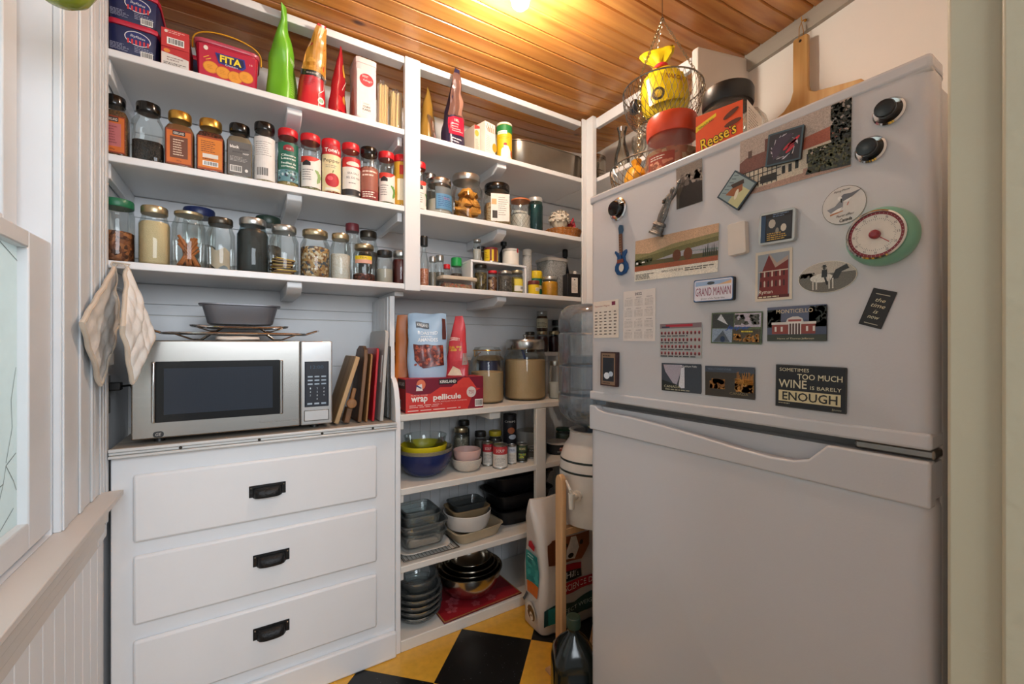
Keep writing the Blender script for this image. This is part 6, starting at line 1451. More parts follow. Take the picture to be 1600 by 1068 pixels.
# narrow ledge with preserves
lg = thing('jar_ledge', 'small white ledge rack holding preserve jars in the corner', 'rack', (1.44, 1.89, ZL1))
MB().box(-.15, .06, .000, .085, .213, .235).build('deck', M_WHITE, lg, bevel=.002)
for sx in (-.145, .045): MB().box(sx, sx + .012, 0.002, .08, 0, .2125).build('leg', M_WHITE, lg, bevel=.002)
ZJ = ZL1 + .2356
def jl(label, u0, u1, vt, cont, lidm, front=1.893, zs=ZJ):
    return jar('preserve_jar', label, u0, u1, vt, zs, front, 'small', lidm, cont, .95, group='preserve jars on the corner ledge')
jl('amber preserve jar with dark lid on the ledge', 820, 836, 518, mat('7a4a1c', .3), M_DKLID)
t, r, h, sz = jl('dark preserve jar with brass lid under another jar', 838, 856, 517, mat('4a1c1c', .3), M_PALEG)
jl('dark red preserve jar with brass lid on the ledge', 857, 874, 517, mat('3a1420', .3), M_PALEG)
x, y, z = t.location
t, r, h, sz = jar_at('preserve_jar', 'cream labelled preserve jar stacked on top of another jar', x, y, z + h + .0006, r, h * .95, 'small', M_SILV, mat('5a3418', .3), .9, group='preserve jars on the corner ledge')
wrap(t, r * 1.005, h * .15, h * .62, 140, plain('ddd2b4', '6a5a3a', None, 4), a0=-.6)
jl('black jar at the back of the corner ledge', 862, 880, 500, mat('1d1a1c', .3), M_BLACK, 1.935)

# ================================================================== LOW SHELVES: bowls and cans
x, y = ux(664, YF + .135), YF + .135
bowl('mixing_bowl', 'large deep blue mixing bowl holding other bowls', x, y, ZL2, .118, .102, mat('1f2c5c', .25, name='blue_glaze'), group='nested mixing bowls', foot=.42, curve=.6)
bowl('mixing_bowl', 'clear glass bowl with white rim inside the blue bowl', x, y, ZL2 + .056, .117, .062, glass('e6e0d0', .18, name='cream_glass'), group='nested mixing bowls', foot=.55, rim=.004)
bowl('mixing_bowl', 'bright yellow plastic bowl inside the nested bowls', x - .005, y, ZL2 + .066, .100, .068, mat('d9c41e', .35, name='yellow_bowl'), group='nested mixing bowls', foot=.5)
bowl('mixing_bowl', 'tall clear glass bowl topmost in the nested bowls', x + .003, y + .003, ZL2 + .094, .090, .075, M_GLASS, group='nested mixing bowls', foot=.5, rim=.003)
def jb(label, u0, u1, vt, sty, lidm, cont, fill, front, **k):
    return jar('pantry_jar', label, u0, u1, vt, ZL2, front, sty, lidm, cont, fill, group='jars behind the cans', **k)
jb('mason jar of grey seeds with brass lid behind the pink bowl', 708, 733, 667, 'mason', M_PALEG, grain(['8a8270', '6f6858', 'a59c88'], 260), .85, YF + .18)
jb('black lidded tall jar at the back', 716, 734, 656, 'wide', M_BLACK, mat('2a2624', .5), .9, YF + .24)
x, y, r, h = item(706, 753, 718, ZL2, YF + .035)
bowl('small_bowl', 'speckled off-white bowl under the pink bowl', x, y, ZL2, r, .052, mat('cdc3b6', .4, var=.2, scale=300, name='speckled_glaze'), foot=.62)
bowl('small_bowl', 'pale pink bowl nested in the off-white bowl', x, y - .002, ZL2 + .030, r * .92, .062, mat('d9b4ac', .4, name='pink_glaze'), foot=.6)
jb('dark jar with black lid behind the cans', 741, 760, 673, 'small', M_BLACK, mat('4a4038', .6), .9, YF + .14)
jb('jar with yellow lid behind the cans', 763, 784, 672, 'small', mat('b8a428', .4, name='olive_yellow_lid'), mat('3a342c', .6), .9, YF + .15)
x, y, r, h = item(786, 807, 646, ZL2, YF + .16)
t = tin('tall_cardboard_can', 'tall black cardboard can with food picture behind the cans', x, y, ZL2, r, h, lambda P, w, h_: P.rect(-w / 2, -h_ / 2, w / 2, h_ / 2, '16141a').text('CHIPS', 0, h_ * .36, w * .5, h_ * .05, 'd6d2cc').ell(w * .05, h_ * .14, w * .16, h_ * .08, 'b5623a', 12).ell(w * .12, -h_ * .02, w * .18, h_ * .06, 'c9ccd4', 12), cat='can', rimm=mat('1b1920', .4, name='black_card'))
CG = 'food cans on the low shelf'
def can(label, u0, u1, vt, front, draw):
    x, y, r, h = item(u0, u1, vt, ZL2, front)
    return tin('food_can', label, x, y, ZL2, r, h, draw, group=CG)
def d_can(top, body, txt, tc='e9e4dc', col2=None):
    def d(P, w, h_):
        P.rect(-w / 2, -h_ / 2, w / 2, h_ / 2, body).rect(-w / 2, h_ * .12, w / 2, h_ / 2, top).text(txt, 0, h_ * .3, w * .34, h_ * .14, tc).smalltext(-w * .25, -h_ * .42, w * .2, h_ * .05, 7, '7a7672', 4, .3)
        if col2: P.blobs(10, -w * .2, -h_ * .3, w * .2, 0, .008, col2, 4)
    return d
can('red and white soup can behind another red can', 754, 771, 690, YF + .09, d_can('b0323a', 'd6d2ca', 'SOUP'))
can('red and white soup can at the shelf front', 770, 793, 693, YF + .02, d_can('b83a40', 'dcd8d0', 'SOUP'))
can('white can with blue lettering beside the soup can', 793, 807, 694, YF + .055, d_can('cfd4dc', 'd9d6d0', 'MILK', '2a4a8a'))
can('dark can with vegetable picture and yellow band', 807, 824, 692, YF + .055, d_can('3a4a34', '22261e', 'BEANS', 'e0d8a0', ['b5a83a', '7a9a4a']))
can('short dark can next to the shelf post', 822, 840, 697, YF + .09, d_can('4a4438', '5a5648', 'TUNA'))
bowl('serving_bowl', 'white oval serving bowl at the back of the can shelf', ux(828, YF + .255), YF + .255, ZL2, .072, .105, mat('b9b4ac', .4, name='dull_white_glaze'), foot=.7)
x, y, r, h = item(854, 888, 689, ZL2, YF + .07)
t = tin('coffee_tub', 'dark printed tub with white lid beyond the shelf post', x, y, ZL2, r, h, lambda P, w, h_: P.rect(-w / 2, -h_ / 2, w / 2, h_ / 2, '1b1a1c').rect(-w * .3, -h_ * .4, -w * .1, h_ * .4, '2b2a2e').ell(w * .08, 0, w * .08, h_ * .25, '8a2a24', 12).text('Roast', w * .1, h_ * .1, w * .18, h_ * .16, 'e0d8cc', .2).smalltext(-w * .05, -h_ * .35, w * .2, -h_ * .2, 2, 'b9b4aa', 3, .4), mat('d2c8c0', .4, name='tub_white_lid'), rimm=M_BLACK)
jb('jar with green lid behind the dark tub', 868, 893, 668, 'wide', mat('24583e', .4, name='forest_lid'), mat('7f8a7a', .5), .8, YF + .19)

# ================================================================== LOW SHELVES: baking dishes
def rdish(name, label, x, y, z, sx, sy, h, m, th=.05, rot=0.0, group=None, rim=1.05, cat='baking dish', foot=.86):
    t = thing(name, label, cat, (x, y, z), rot, group)
    MB().lathe([(foot - .04, 0, 6), (foot, .003, 6), (1.0, h - .004, 6), (rim, h - .003, 6), (rim, h, 6), (1.0 - th * .6, h, 6), (foot - th, .006, 6), (foot - .1, .005, 6)], 44, 6, sx, sy).build('dish', m, t, smooth=45)
    return t
x, y = .645, YF + .135
t = thing('wire_cooling_rack', 'rectangular wire cooling rack under the glass dishes', 'rack', (x + .01, y, ZL3))
MB().tube([(-.115, -.12, .008), (.125, -.12, .008), (.125, .12, .008), (-.115, .12, .008)], .0022, 6, closed=True).build('rim', M_WIRE, t)
for k in range(16): MB().tube([(-.11 + k * .0153, -.12, .010), (-.11 + k * .0153, .12, .010)], .0011, 5).build('bar', M_WIRE, t)
for sx in (-.1, .11):
    for sy in (-.11, .11): MB().tube([(sx, sy, .008), (sx, sy + .004, .0012), (sx + .008, sy, .008)], .0012, 5).build('foot', M_WIRE, t)
rdish('baking_tray', 'shallow white tray under the stack of glass dishes', x, y, ZL3 + .0125, .105, .110, .016, mat('d6d3cd', .35, name='white_enamel'), cat='tray')
DG = glass('f3f8f8', .09, .03, name='blue_green_dish', refl=1.2)
for k, (sx, sy, hh, dz, lb) in enumerate(((.095, .100, .055, .030, 'lowest clear glass baking dish in the stack'), (.100, .105, .055, .072, 'middle clear glass baking dish in the stack'), (.082, .085, .066, .090, 'deep clear glass dish on top of the stack'), (.070, .070, .050, .120, 'small clear glass dish topmost in the stack'))):
    rdish('glass_dish', lb, x - .002 * k, y + .003 * k, ZL3 + dz, sx, sy, hh, DG, group='stack of glass baking dishes')
x, y, r, h = item(717, 806, 806, ZL3, YF + .03)
rdish('baking_pan', 'beige rectangular baking pan at the shelf front', .893, YF + .115, ZL3, .122, .085, .050, mat('b9a88c', .4, .1, name='beige_enamel'), rot=R(6))
bowl('casserole_dish', 'round white casserole dish on the beige pan', .868, YF + .12, ZL3 + .051, .108, .066, mat('cfcac4', .35, name='white_glaze'), cat='casserole', foot=.86, curve=1.0)
rdish('stoneware_dish', 'tan stoneware dish tilted inside the white casserole', .866, YF + .12, ZL3 + .088, .090, .070, .050, mat('8f7a5c', .5, var=.15, name='tan_stoneware'))
rdish('glass_dish', 'dark smoked glass dish on the tan stoneware', .866, YF + .125, ZL3 + .116, .078, .060, .042, glass('a8adae', .1, .03, name='smoked_glass'))
for k, (dz, lb) in enumerate(((0, 'black roasting tin lowest behind the post'), (.075, 'black roasting tin with steel rim behind the post'), (.16, 'black covered roaster topmost behind the post'))):
    rdish('roasting_tin', lb, 1.185, YF + .195, ZL3 + dz, .16, .11, .072, mat('1d1c1e', .35, .3, name='black_enamel'), group='black roasting tins', rim=1.07)

# ================================================================== BOTTOM SHELF
t = thing('patterned_tray', 'dark red flower patterned tray with gold edge on the bottom shelf', 'tray', (.895, YF + .145, ZL4), R(2))
MB().box(-.195, .20, -.135, .14, 0, .006).build('tray', mat('6b141c', .3, name='red_lacquer'), t, bevel=.002)
P = PR(); P.rect(-.193, -.133, .198, .138, 'a8824a').rect(-.188, -.128, .193, .133, '7a1620').poly([(-.188, -.128), (.193, -.128), (.193, -.06), (-.188, .02)], '9c1c28')
for cx, cy, s_ in ((-.13, -.07, .026), (-.10, -.02, .03), (-.15, .03, .022), (-.02, -.09, .02), (.06, -.09, .022)):
    for a in range(5): P.ell(cx + s_ * .6 * math.cos(R(72 * a)), cy + s_ * .6 * math.sin(R(72 * a)), s_ * .5, s_ * .4, 'b85058', 10, 72 * a); P.hold()
    P.n += 1
P.build('printed_face', t, topf(.006))
x, y = .895, YF + .155
M_INOX = mat('b5aea4', .20, 1.0, var=.08, scale=20, name='stainless')
for k, (rr, hh, dz, lb) in enumerate(((.150, .122, .0066, 'largest stainless mixing bowl holding smaller bowls'), (.132, .098, .038, 'second stainless mixing bowl in the nest'), (.115, .082, .066, 'third stainless mixing bowl in the nest'), (.092, .066, .096, 'smallest stainless mixing bowl in the nest'))):
    bowl('steel_bowl', lb, x + .004 * k, y + .004 * k, ZL4 + dz, rr, hh, M_INOX, group='nested steel bowls', foot=.42, curve=.6, rim=.005, th=.002, seg=56)
x, y = .632, YF + .125
for k, (rr, hh) in enumerate(((.093, .034), (.096, .034), (.098, .034), (.098, .034), (.092, .034), (.078, .05))):
    bowl('glass_pie_plate', ('lowest', 'second', 'third', 'fourth', 'fifth', 'topmost')[k] + ' clear glass pie plate counting up from the bottom shelf', x + .002 * (k % 2), y, ZL4 + .025 * k, rr, hh, DG, cat='pie plate', group='stacked glass pie plates', foot=.70, curve=.9, rim=.008)
# ================================================================== CORNER SHELVES ABOVE THE FRIDGE
def corner_y(u, X): return uy(u, X)
M_MIRROR = mat('9a938a', .16, 1.0, var=.25, scale=9, name='polished_tin')
for k, (dz, hh, lb) in enumerate(((0, .095, 'lower round polished canister in the corner shelves'), (.096, .085, 'upper round polished canister stacked in the corner shelves'))):
    t = thing('metal_canister', lb, 'canister', (1.63, 1.76, 2.0506 + dz), 0, 'polished canisters')
    MB().lathe([(.072, 0), (.074, .003), (.074, hh - .02)], 36).build('body', M_MIRROR, t)
    MB().lathe([(.076, hh - .0195), (.076, hh - .004), (.07, hh)], 36).build('lid', M_MIRROR, t)
x = 1.60; y = uy(972, x)
t = thing('glass_carafe', 'slender clear glass carafe with flared neck in the corner shelves', 'carafe', (x, y, 2.0506))
MB().lathe([(.030, 0), (.034, .004), (.040, .05), (.036, .10), (.022, .145), (.016, .175), (.018, .205), (.026, .235), (.025, .235), (.016, .20), (.014, .175), (.020, .145), (.034, .10), (.037, .05), (.028, .008)], 32).build('glass_body', glass('f2f2ee', .03, .02, name='carafe_glass', refl=1.4), t)
t = thing('wine_glass', 'clear stemmed glass behind the hanging basket', 'glass', (1.66, uy(998, 1.66), 2.0506))
MB().lathe([(.032, 0), (.03, .003), (.005, .006), (.004, .08), (.02, .095), (.036, .13), (.034, .18), (.033, .18), (.033, .13), (.014, .10), (.002, .092)], 28).build('glass_body', M_GLASS, t)

# ================================================================== HANGING BASKETS
HX, HY = 1.23, .975
hz_top = ceil_z(HX, HY)
hb = thing('hanging_basket', 'two-tier wire basket hanging on chains from the ceiling', 'basket', (HX, HY, hz_top))
M_CHN = mat('a5987e', .3, .95, name='chain_metal')
def chain(a, b, n, r=.0045):
    a, b = Vector(a), Vector(b); d = (b - a) / n; mb = MB()
    tdir = d.normalized(); u1 = tdir.orthogonal().normalized(); u2 = tdir.cross(u1)
    for k in range(n):
        c = a + d * (k + .5); s_ = u1 if k % 2 else u2
        mb.tube([c + tdir * d.length * .68 * math.cos(q) + s_ * r * math.sin(q) for q in [2 * PI * i / 8 for i in range(8)]], .0011, 4, closed=True)
    return mb
def net(zc, r_top, r_bot, depth, nw, name):
    rim = [(r_top * math.cos(a), r_top * math.sin(a), zc) for a in [2 * PI * i / 48 for i in range(48)]]
    p = MB().tube(rim, .0026, 6, closed=True).build('rim', M_WIRE, hb)
    mb = MB()
    for d_ in (-1, 1):
        for k in range(nw):
            pts = []
            for q in range(7):
                s_ = q / 6; a = 2 * PI * k / nw + d_ * s_ * 2 * PI / nw * 3
                rr = r_top + (r_bot - r_top) * s_ ** 2.2
                pts.append((rr * math.cos(a), rr * math.sin(a), zc - depth * math.sin(s_ * PI / 2)))
            mb.tube(pts, .0009, 4)
    o = mb.build('wire_mesh', M_WIRE, p); o['kind'] = 'stuff'
    MB().tube([(r_bot * math.cos(a), r_bot * math.sin(a), zc - depth) for a in [2 * PI * i / 32 for i in range(32)]], .002, 6, closed=True).build('foot_ring', M_WIRE, p)
    mb = MB()
    for k in range(-4, 5):
        w = math.sqrt(max(0, r_bot ** 2 - (r_bot * k / 4.5) ** 2))
        mb.tube([(-w, r_bot * k / 4.5, zc - depth), (w, r_bot * k / 4.5, zc - depth)], .0009, 4).tube([(r_bot * k / 4.5, -w, zc - depth), (r_bot * k / 4.5, w, zc - depth)], .0009, 4)
    o = mb.build('base_mesh', M_WIRE, p); o['kind'] = 'stuff'
zt1 = zz(143, HX, HY) - hz_top
zt2 = zz(266, HX, HY) - hz_top
RT1, RT2 = .132, .176
zr = zz(30, HX, HY) - hz_top
MB().tube([(0, 0, .002), (0, 0, zr)], .0016, 6).build('hook_rod', M_WIRE, hb)
MB().tube([(0, .006 * math.cos(a), zr + .006 * math.sin(a)) for a in [2 * PI * i / 12 for i in range(12)]], .0016, 6, closed=True).build('ring', M_WIRE, hb)
for k in range(3):
    a = R(-52 + 120 * k)
    chain((0, 0, zr), (RT1 * math.cos(a), RT1 * math.sin(a), zt1), 30).build('chain', M_CHN, hb)
    chain((RT1 * math.cos(a), RT1 * math.sin(a), zt1), (RT2 * math.cos(a + .1), RT2 * math.sin(a + .1), zt2), 24).build('chain', M_CHN, hb)
net(zt1, RT1, .07, .115, 42, 'upper')
net(zt2, RT2, .10, .085, 40, 'lower')
# what lies in the baskets
zb1 = hz_top + zt1 - .108
t = thing('coffee_bag', 'yellow bag twisted shut with a red tie in the upper basket', 'bag', (HX + .006, HY - .016, zb1 + .004), tilt=(R(-4), R(-6), R(-48)))
t.scale = (1.14, 1.14, 1.14)
rs = []
for z, w_, d_ in ((0, .080, .060), (.010, .115, .085), (.05, .135, .095), (.10, .135, .090), (.135, .11, .075), (.155, .06, .045), (.166, .026, .024), (.174, .022, .02), (.184, .045, .028), (.205, .085, .03), (.222, .10, .022), (.228, .095, .008)):
    rs.append([Vector((w_ / 2 * math.copysign(abs(math.cos(a)) ** .8, math.cos(a)) - .10 * max(0, z - .166), d_ / 2 * math.sin(a), z)) + .007 * noise.noise_vector(Vector((math.cos(a) * 2, math.sin(a) * 2, z * 18))) for a in [2 * PI * i / 28 for i in range(28)]])
MB().rings(rs).build('bag_film', mat('d9bd1c', .3, var=.12, scale=40, bump=.5, bscale=45, name='yellow_film'), t, smooth=60)
MB().tube([(.0165 * math.cos(a) - .0, .0155 * math.sin(a), .170) for a in [2 * PI * i / 16 for i in range(16)]], .0055, 8, closed=True).build('tie', mat('c22838', .4, name='red_tie'), t)
P = PR(); P.rect(-.05, .03, .055, .115, 'd9bd1c').ell(-.022, .058, .018, .02, '3a3320', 14).ell(-.022, .058, .011, .013, 'b59a2c', 10).text('NABOB', .028, .098, .05, .014, '7a2a1c', 0, -18)
P.build('printed_front', t, lambda x_, y_, hh: (x_, -.047 * math.sqrt(max(.05, 1 - (x_ / .07) ** 2)) - .006 - hh, y_), M_FOIL, cut=[(0, .006)])
t = thing('dark_bag', 'crumpled black plastic bag in the upper basket', 'bag', (HX - .060, HY + .068, zb1 + .045), 0)
t.scale = (.68, .68, .68)
MB().lathe([(.02, 0), (.028, .015), (.032, .035), (.027, .06), (.015, .072)], 24).build('bag_film', mat('1b2026', .25, name='black_film'), t, jit=.008, jscale=25)
zb2 = hz_top + zt2 - .072
for k, (ox, oy, s_, lb) in enumerate(((-.055, .065, .95, 'crumpled yellow bag at the rim of the lower basket'), (-.065, -.045, 1.0, 'orange yellow bag lying across the lower basket'))):
    t = thing('produce_bag', lb, 'bag', (HX + ox, HY + oy, zb2), 0)
    MB().lathe([(.03 * s_, 0), (.045 * s_, .02), (.048 * s_, .055), (.034 * s_, .085), (.014 * s_, .10), (.022 * s_, .115)], 24).build('bag_film', mat('d99a24', .35, var=.25, scale=30, bump=.4, name='amber_film'), t, jit=.009, jscale=22, seed=k)

# ================================================================== ON TOP OF THE FRIDGE
ZF = 1.6186
x = 1.014; y = uy(1050, x)
t = thing('nut_tub', 'clear tub of nuts with orange red screw lid on the fridge', 'tub', (x, y, ZF))
h = zz(187, x, y) - ZF; r = .072
MB().lathe([(r * .92, 0), (r, .006), (r, h * .52), (r * .90, h * .70), (r * .86, h * .75)], 36, cap1=False).build('body', M_CLEAR, t)
MB().lathe([(r * .92, .004), (r * .97, .008), (r * .97, h * .52), (r * .5, h * .57)], 30).build('contents', grain(['b87a4a', '9a5a32', 'd2a070', 'c0683c'], 75, stretch=(1, 1, 1.2)), t)
lid_on(t, r * .95, h * .74, h, mat('dc4a26', .35, name='orange_lid'), seg=36)
wrap(t, r * 1.003, h * .22, h * .46, 60, lambda P, w, h_: P.rect(-w / 2, -h_ / 2, w / 2, h_ / 2, '9a3a24').blobs(20, -w * .45, -h_ * .4, w * .45, h_ * .1, .009, ['c87a5a', 'd99a7a', '8a4a34'], 4).smalltext(-w * .4, h_ * .15, w * .4, h_ * .4, 2, 'f0e2d0', 3, .4), a0=-1.35)
x = 1.025; y = uy(1137, x)
t = thing('candy_tub', 'square clear tub with black lid and orange label on the fridge', 'tub', (x, y, ZF), R(-78))
h = zz(142, x, y) - ZF; r = .060
MB().lathe([(r * .94, 0, 6), (r, .006, 6), (r, h * .62, 6), (r * .93, h * .72, 4), (r * .86, h * .77, 2), (r * .86, h * .8, 2)], 40, 6, cap1=False).build('body', M_CLEAR, t)
lid_on(t, r * .98, h * .80, h, M_BLACK, seg=36)
MB().lathe([(r * .9, .004, 6), (r * .94, .01, 6), (r * .94, h * .18, 6), (r * .5, h * .2, 6)], 30, 6).build('contents', grain(['5a2c16', '7a3c1e', '3a1c0e'], 60), t)
P = PR(); w = r * 1.8; hh_ = h * .46
P.rect(-w / 2, -hh_ / 2, w / 2, hh_ / 2, 'e2521e').poly([(-w / 2, hh_ * .1), (-w * .05, hh_ * .34), (-w * .05, hh_ * .42), (-w / 2, hh_ * .24)], 'e8c81e').text('MINIATURES', -w * .27, hh_ * .24, w * .34, hh_ * .06, '3a2010', 0, 20).text("Reese's", -w * .02, -hh_ * .16, w * .8, hh_ * .3, '2a1206', .15, 12, .06).text("Reese's", -w * .02, -hh_ * .16, w * .78, hh_ * .28, 'f0c81e', .15, 12, .01).ell(w * .26, hh_ * .28, w * .18, hh_ * .06, '5a2a14', 16, 28).ell(w * .3, hh_ * .05, w * .18, hh_ * .06, '5a2a14', 16, 12)
P.build('paper_label', t, flat(-r - .0003, 0, h * .46))
P = PR(); P.rect(-w / 2, -hh_ / 2, w / 2, hh_ / 2, 'e6ded4').smalltext(-w * .4, -hh_ * .4, w * .4, hh_ * .4, 12, '8a7c74', 3, .35)
P.build('paper_label', t, lambda x_, y_, q: (r + .0003 + q, x_, y_ + h * .46))
x = 1.14; y = uy(1178, x)
t = thing('clear_bottle', 'clear rounded plastic bottle behind the square tub on the fridge', 'bottle', (x, y, ZF))
h = zz(170, x, y) - ZF
MB().lathe([(.034, 0), (.038, .006), (.038, h * .7), (.028, h * .88), (.014, h * .97), (.010, h)], 28).build('body', M_CLEAR, t)

# paddle board hung on the trim
XW = XR - .045
yb_ = uy(1252, XW); zb_ = zz(58, XW, yb_)
t = thing('paddle_board', 'pale wooden paddle board hanging from the ceiling trim', 'cutting board', (XW, yb_, zb_), R(-90))
hw = .026; prof = [(-hw, -.006), (-hw * .8, -.001), (0, 0), (hw * .8, -.001), (hw, -.006), (hw, -.20)]
prof += [(.032, -.222), (.05, -.235), (.10, -.245), (.19, -.262), (.205, -.28), (.205, -.66), (-.205, -.66), (-.205, -.34), (-.19, -.31), (-.10, -.28), (-.06, -.262), (-.036, -.235), (-hw, -.20)]
MB().prism(prof, 'y', -.009, .009).build('board', wood('cf9a52', 'e6bd7c', 4, 2, .45), t, bevel=.003)
MB().lathe([(.0055, 0), (.0055, .0008)], 12, mtx=Matrix.Translation((0, -.0092, -.018)) @ Matrix.Rotation(R(90), 4, 'X')).build('hang_hole', M_DKLID, t)
hk = thing('wall_hook', 'small brass cup hook screwed into the grey ceiling trim', 'hook', (XR - .0205, yb_ - .004, ceil_z(XR, yb_) - .03))
MB().tube([(0, 0, 0), (-.012, 0, 0), (-.02, 0, -.008), (-.026, 0, -.014), (-.032, 0, -.010), (-.034, 0, 0)], .0018, 6).build('hook_wire', M_GOLD, hk)
MB().lathe([(.006, 0), (.005, .003)], 12, mtx=Matrix.Rotation(R(-90), 4, 'Y')).build('collar', M_GOLD, hk)
hook_z = hk.location.z - .014
MB().tube([(-.004, -.010, -.018), (-.002, -.012, (hook_z - zb_) * .5), (0, 0, hook_z - zb_), (.002, .012, (hook_z - zb_) * .5), (.004, .010, -.018)], .0014, 6).build('cord', mat('a87a44', .8, name='leather_cord'), t)

# ================================================================== WATER COOLER AND FLOOR THINGS
WX, WY = 1.164, 1.252
cr_ = thing('water_crock', 'white stoneware water crock with two dark stripes and tap', 'water dispenser', (WX, WY, .52))
M_CROCK = mat('dcd8d2', .18, name='crock_glaze')
MB().lathe([(.110, 0), (.120, .006), (.128, .04), (.130, .20), (.126, .25), (.112, .29), (.092, .318), (.088, .345), (.094, .352), (.085, .354), (.078, .345)], 48, cap1=False).build('body', M_CROCK, cr_)
for z in (.205, .245): MB().lathe([(.1305 if z < .22 else .1272, z - .004), (.1312 if z < .22 else .1278, z), (.1305 if z < .22 else .1268, z + .004)], 48, cap0=False, cap1=False).build('stripe', mat('16241f', .25, name='dark_stripe'), cr_)
a = R(202)
tp = Vector((math.cos(a), math.sin(a), 0)); sd_ = Vector((-tp.y, tp.x, 0))
M_TAP = mat('e4ded2', .3, name='tap_plastic')
c0 = tp * .128 + Vector((0, 0, .128))
tap = MB().tube([c0, c0 + tp * .012], .019, 14).tube([c0 + tp * .01, c0 + tp * .045], .010, 12).tube([c0 + tp * .048 + Vector((0, 0, .022)), c0 + tp * .048 + Vector((0, 0, -.034))], [.013, .010], 12).build('tap', M_TAP, cr_)
MB().tube([c0 + tp * .048 + Vector((0, 0, .020)), c0 + tp * .058 + Vector((0, 0, .034)), c0 + tp * .035 + sd_ * -.03 + Vector((0, 0, .058))], [.008, .008, .005], 10, flat=.6).build('tap_lever', M_TAP, tap)
wbt = thing('water_bottle', 'large blue grey plastic water bottle upside down on the crock', 'bottle', (WX, WY, .8745))
M_WB = glass('dbe5ee', .16, .06, name='bottle_plastic', refl=1.3)
MB().lathe([(.026, -.05), (.028, .0), (.04, .012), (.10, .035), (.130, .07), (.135, .10), (.135, .135), (.128, .142), (.135, .15), (.135, .245), (.128, .252), (.135, .262), (.135, .37), (.128, .378), (.135, .388), (.135, .43), (.125, .462), (.10, .482), (.05, .488)], 52).build('shell', M_WB, wbt)
MB().lathe([(.024, -.046), (.03, .01), (.095, .04), (.125, .075), (.129, .1), (.129, .285), (.06, .287)], 44).build('water', glass('cfdde8', .10, .02, name='water_blue', refl=.8), wbt)
# wooden stand holding the crock
ws = thing('crock_stand', 'light wooden stand with uprights round the water crock', 'stand', (WX, WY, 0))
M_BEECH = wood('b58a5e', 'd2a87a', 4, 2, .5)
for k, (lx, ly) in enumerate(((1.004, 1.252), (1.10, 1.09), (1.29, 1.36), (1.33, 1.18))):
    px_, py_ = lx - WX, ly - WY; an = math.atan2(py_, px_) + PI / 2
    mt = Matrix.Translation((px_, py_, 0)) @ Matrix.Rotation(an, 4, 'Z')
    p = [(-.020, .012), (.020, .012), (.020, .70), (.012, .716), (0, .722), (-.012, .716), (-.020, .70)]
    MB().prism(p, 'y', -.011, .011, mtx=mt).build('leg', M_BEECH, ws, bevel=.003)
    q = Vector((px_, py_, 0)).normalized()
    mt2 = Matrix.Rotation(math.atan2(py_, px_), 4, 'Z')
    l_ = math.hypot(px_, py_); MB().box(.03, l_ - .013, -.014, .014, .492, .518, mtx=mt2).build('bearer', M_BEECH, ws, bevel=.002)
    MB().box(.03, l_ + .06 if k == 0 else l_ + .02, -.018, .018, 0.0, .011, mtx=mt2).build('foot', M_BEECH, ws, bevel=.002)
# dog food bag
dx0, dx1, dy0, dy1 = 1.035, 1.405, 1.405, 1.565
db = thing('dog_food_bag', 'large white dog food bag with rolled top and puppy picture', 'bag', ((dx0 + dx1) / 2, (dy0 + dy1) / 2, 0))
rs = []
w, d = dx1 - dx0, dy1 - dy0
for z, fx, fy, ox in ((0, .95, .9, 0), (.012, 1, 1, 0), (.12, 1.0, 1.02, 0), (.25, .99, 1.0, 0), (.36, .99, .95, .0), (.42, 1.0, .72, -.008), (.47, 1.02, .50, -.012), (.51, 1.02, .28, -.014), (.545, 1.0, .12, -.012), (.552, .99, .08, -.01)):
    ring = []
    for j in range(48):
        a = 2 * PI * (j + .5) / 48; ca, sa = math.cos(a), math.sin(a); nn = 7
        s_ = (abs(ca) ** nn + abs(sa) ** nn) ** (-1 / nn)
        p = Vector((ca * s_ * w / 2 * fx + ox, sa * s_ * d / 2 * fy, z))
        p += (.010 if z > .02 else 0) * noise.noise_vector(Vector((p.x * 9, p.y * 9 + 3, p.z * 9)))
        ring.append(p)
    rs.append(ring)
MB().rings(rs).build('bag_body', mat('d2c9c0', .35, var=.05, bump=.35, bscale=14, scale=12, name='white_woven_bag'), db, smooth=60)
def bagp(x_, y_, hh): 
    q = Vector((x_, -d / 2 * 1.005, y_)); q += .010 * noise.noise_vector(Vector((q.x * 9, q.y * 9 + 3, q.z * 9))); q.y -= .004 + hh; return q
P = PR(.0002)
P.poly([(-.18, .05), (.18, .05), (.18, .145), (-.02, .11), (-.12, .13), (-.18, .12)], '1f4a4a').rect(-.10, .155, .16, .20, 'b0202c').text('SCIENCE DIET', .02, .178, .2, .024, 'f0e6e0').rect(-.075, .215, .02, .275, 'b0202c').rect(-.075, .205, .02, .245, '2a2626').text("Hill's", -.028, .228, .075, .026, 'f0ece6', .1).text('PERFECT WEIGHT', .0, .085, .24, .018, 'c9d6d2').rect(-.16, .05, -.125, .12, '2f8a86')
P.poly([(-.16, .30), (-.10, .285), (.02, .29), (.06, .34), (.06, .395), (-.14, .395)], '8a4f30').poly([(-.07, .30), (-.02, .295), (.0, .34), (-.02, .39), (-.05, .39), (-.07, .34)], 'e6ddd2').ell(-.045, .312, .016, .011, '1b1615', 12).ell(-.078, .358, .011, .010, '1d120e', 12).ell(.012, .358, .011, .010, '1d120e', 12).poly([(-.16, .30), (-.12, .295), (-.105, .36), (-.13, .395), (-.16, .38)], '6b3a22')
P.build('printed_front', db, bagp, M_FOIL, cut=[(0, .02), (1, .02)])
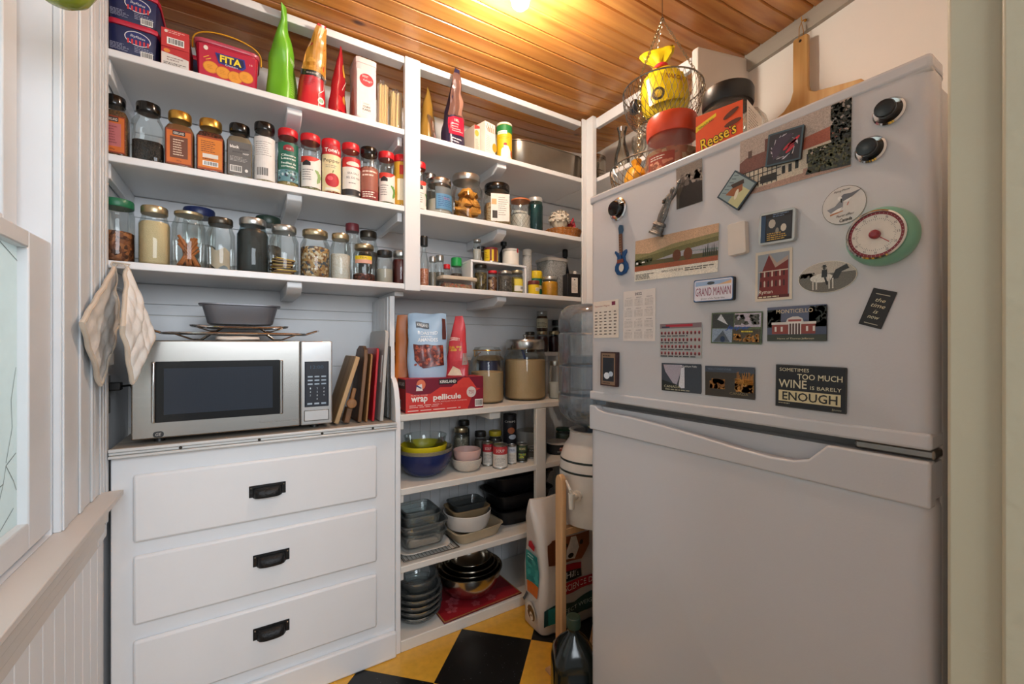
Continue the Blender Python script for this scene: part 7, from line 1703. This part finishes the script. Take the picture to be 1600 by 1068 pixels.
def bags(x_, y_, hh):
    q = Vector((-w / 2 * 1.005, -x_, y_)); q += .010 * noise.noise_vector(Vector((q.x * 9, q.y * 9 + 3, q.z * 9))); q.x -= .004 + hh; return q
P = PR(.0002)
P.rect(-.035, .20, .05, .33, '2f8f88').blobs(24, -.03, .2, .045, .33, .014, ['267a76', '46a59c'], 4).rect(-.03, .155, .05, .20, 'cf6a24').smalltext(-.02, .30, .04, .325, 2, 'cfe6dc', 3, .4).ell(.0, .075, .042, .045, 'ddd6cc', 20).ell(.0, .07, .034, .036, '5a3424', 16).ell(.0, .055, .016, .02, 'e6ddd2', 12).ell(.0, .058, .007, .005, '1b1615', 8).ell(-.014, .078, .004, .004, '120c0a', 8).ell(.014, .078, .004, .004, '120c0a', 8).poly([(-.02, .35), (.03, .345), (.035, .365), (.0, .378), (-.02, .37)], 'b0202c').line(-.03, .15, -.06, .10, .012, '2b2e33')
P.build('printed_side', db, bags, M_FOIL, cut=[(0, .02), (1, .02)])
# dark jug on the floor
x, y = .885, 1.040
t = thing('oil_jug', 'large dark plastic jug with green cap on the floor', 'bottle', (x, y, 0), R(-30))
MB().lathe([(.060, 0, 5), (.068, .008, 5), (.068, .20, 5), (.064, .235, 4), (.044, .268, 3), (.022, .292, 2), (.018, .30, 2), (.018, .312, 2)], 40, 5).build('body', mat('0f1512', .15, name='dark_green_plastic'), t)
lid_on(t, .023, .3125, .345, mat('1f3328', .4, name='jug_cap'))
MB().tube([(.05, 0, .235), (.075, 0, .22), (.078, 0, .15), (.066, 0, .12)], .008, 8).build('handle', mat('0f1512', .15, name='dark_green_plastic'), t)
# glass globe hanging by the window
gx, gy = -.27, uy(92, -.27)
gz = zz(6, gx, gy)
t = thing('hanging_globe', 'yellow green glass globe hung on a cord by the window', 'ornament', (gx, gy, gz + .05))
MB().lathe([(.004, -.05), (.022, -.045), (.038, -.032), (.048, -.012), (.05, 0), (.048, .012), (.038, .032), (.022, .045), (.004, .05)], 28).build('globe', mat('8f9a2c', .15, var=.3, scale=12, name='olive_glass'), t)
MB().tube([(0, 0, .05), (0, 0, ceil_z(gx, gy) - gz - .05)], .0012, 6).build('cord', M_BLACK, t)
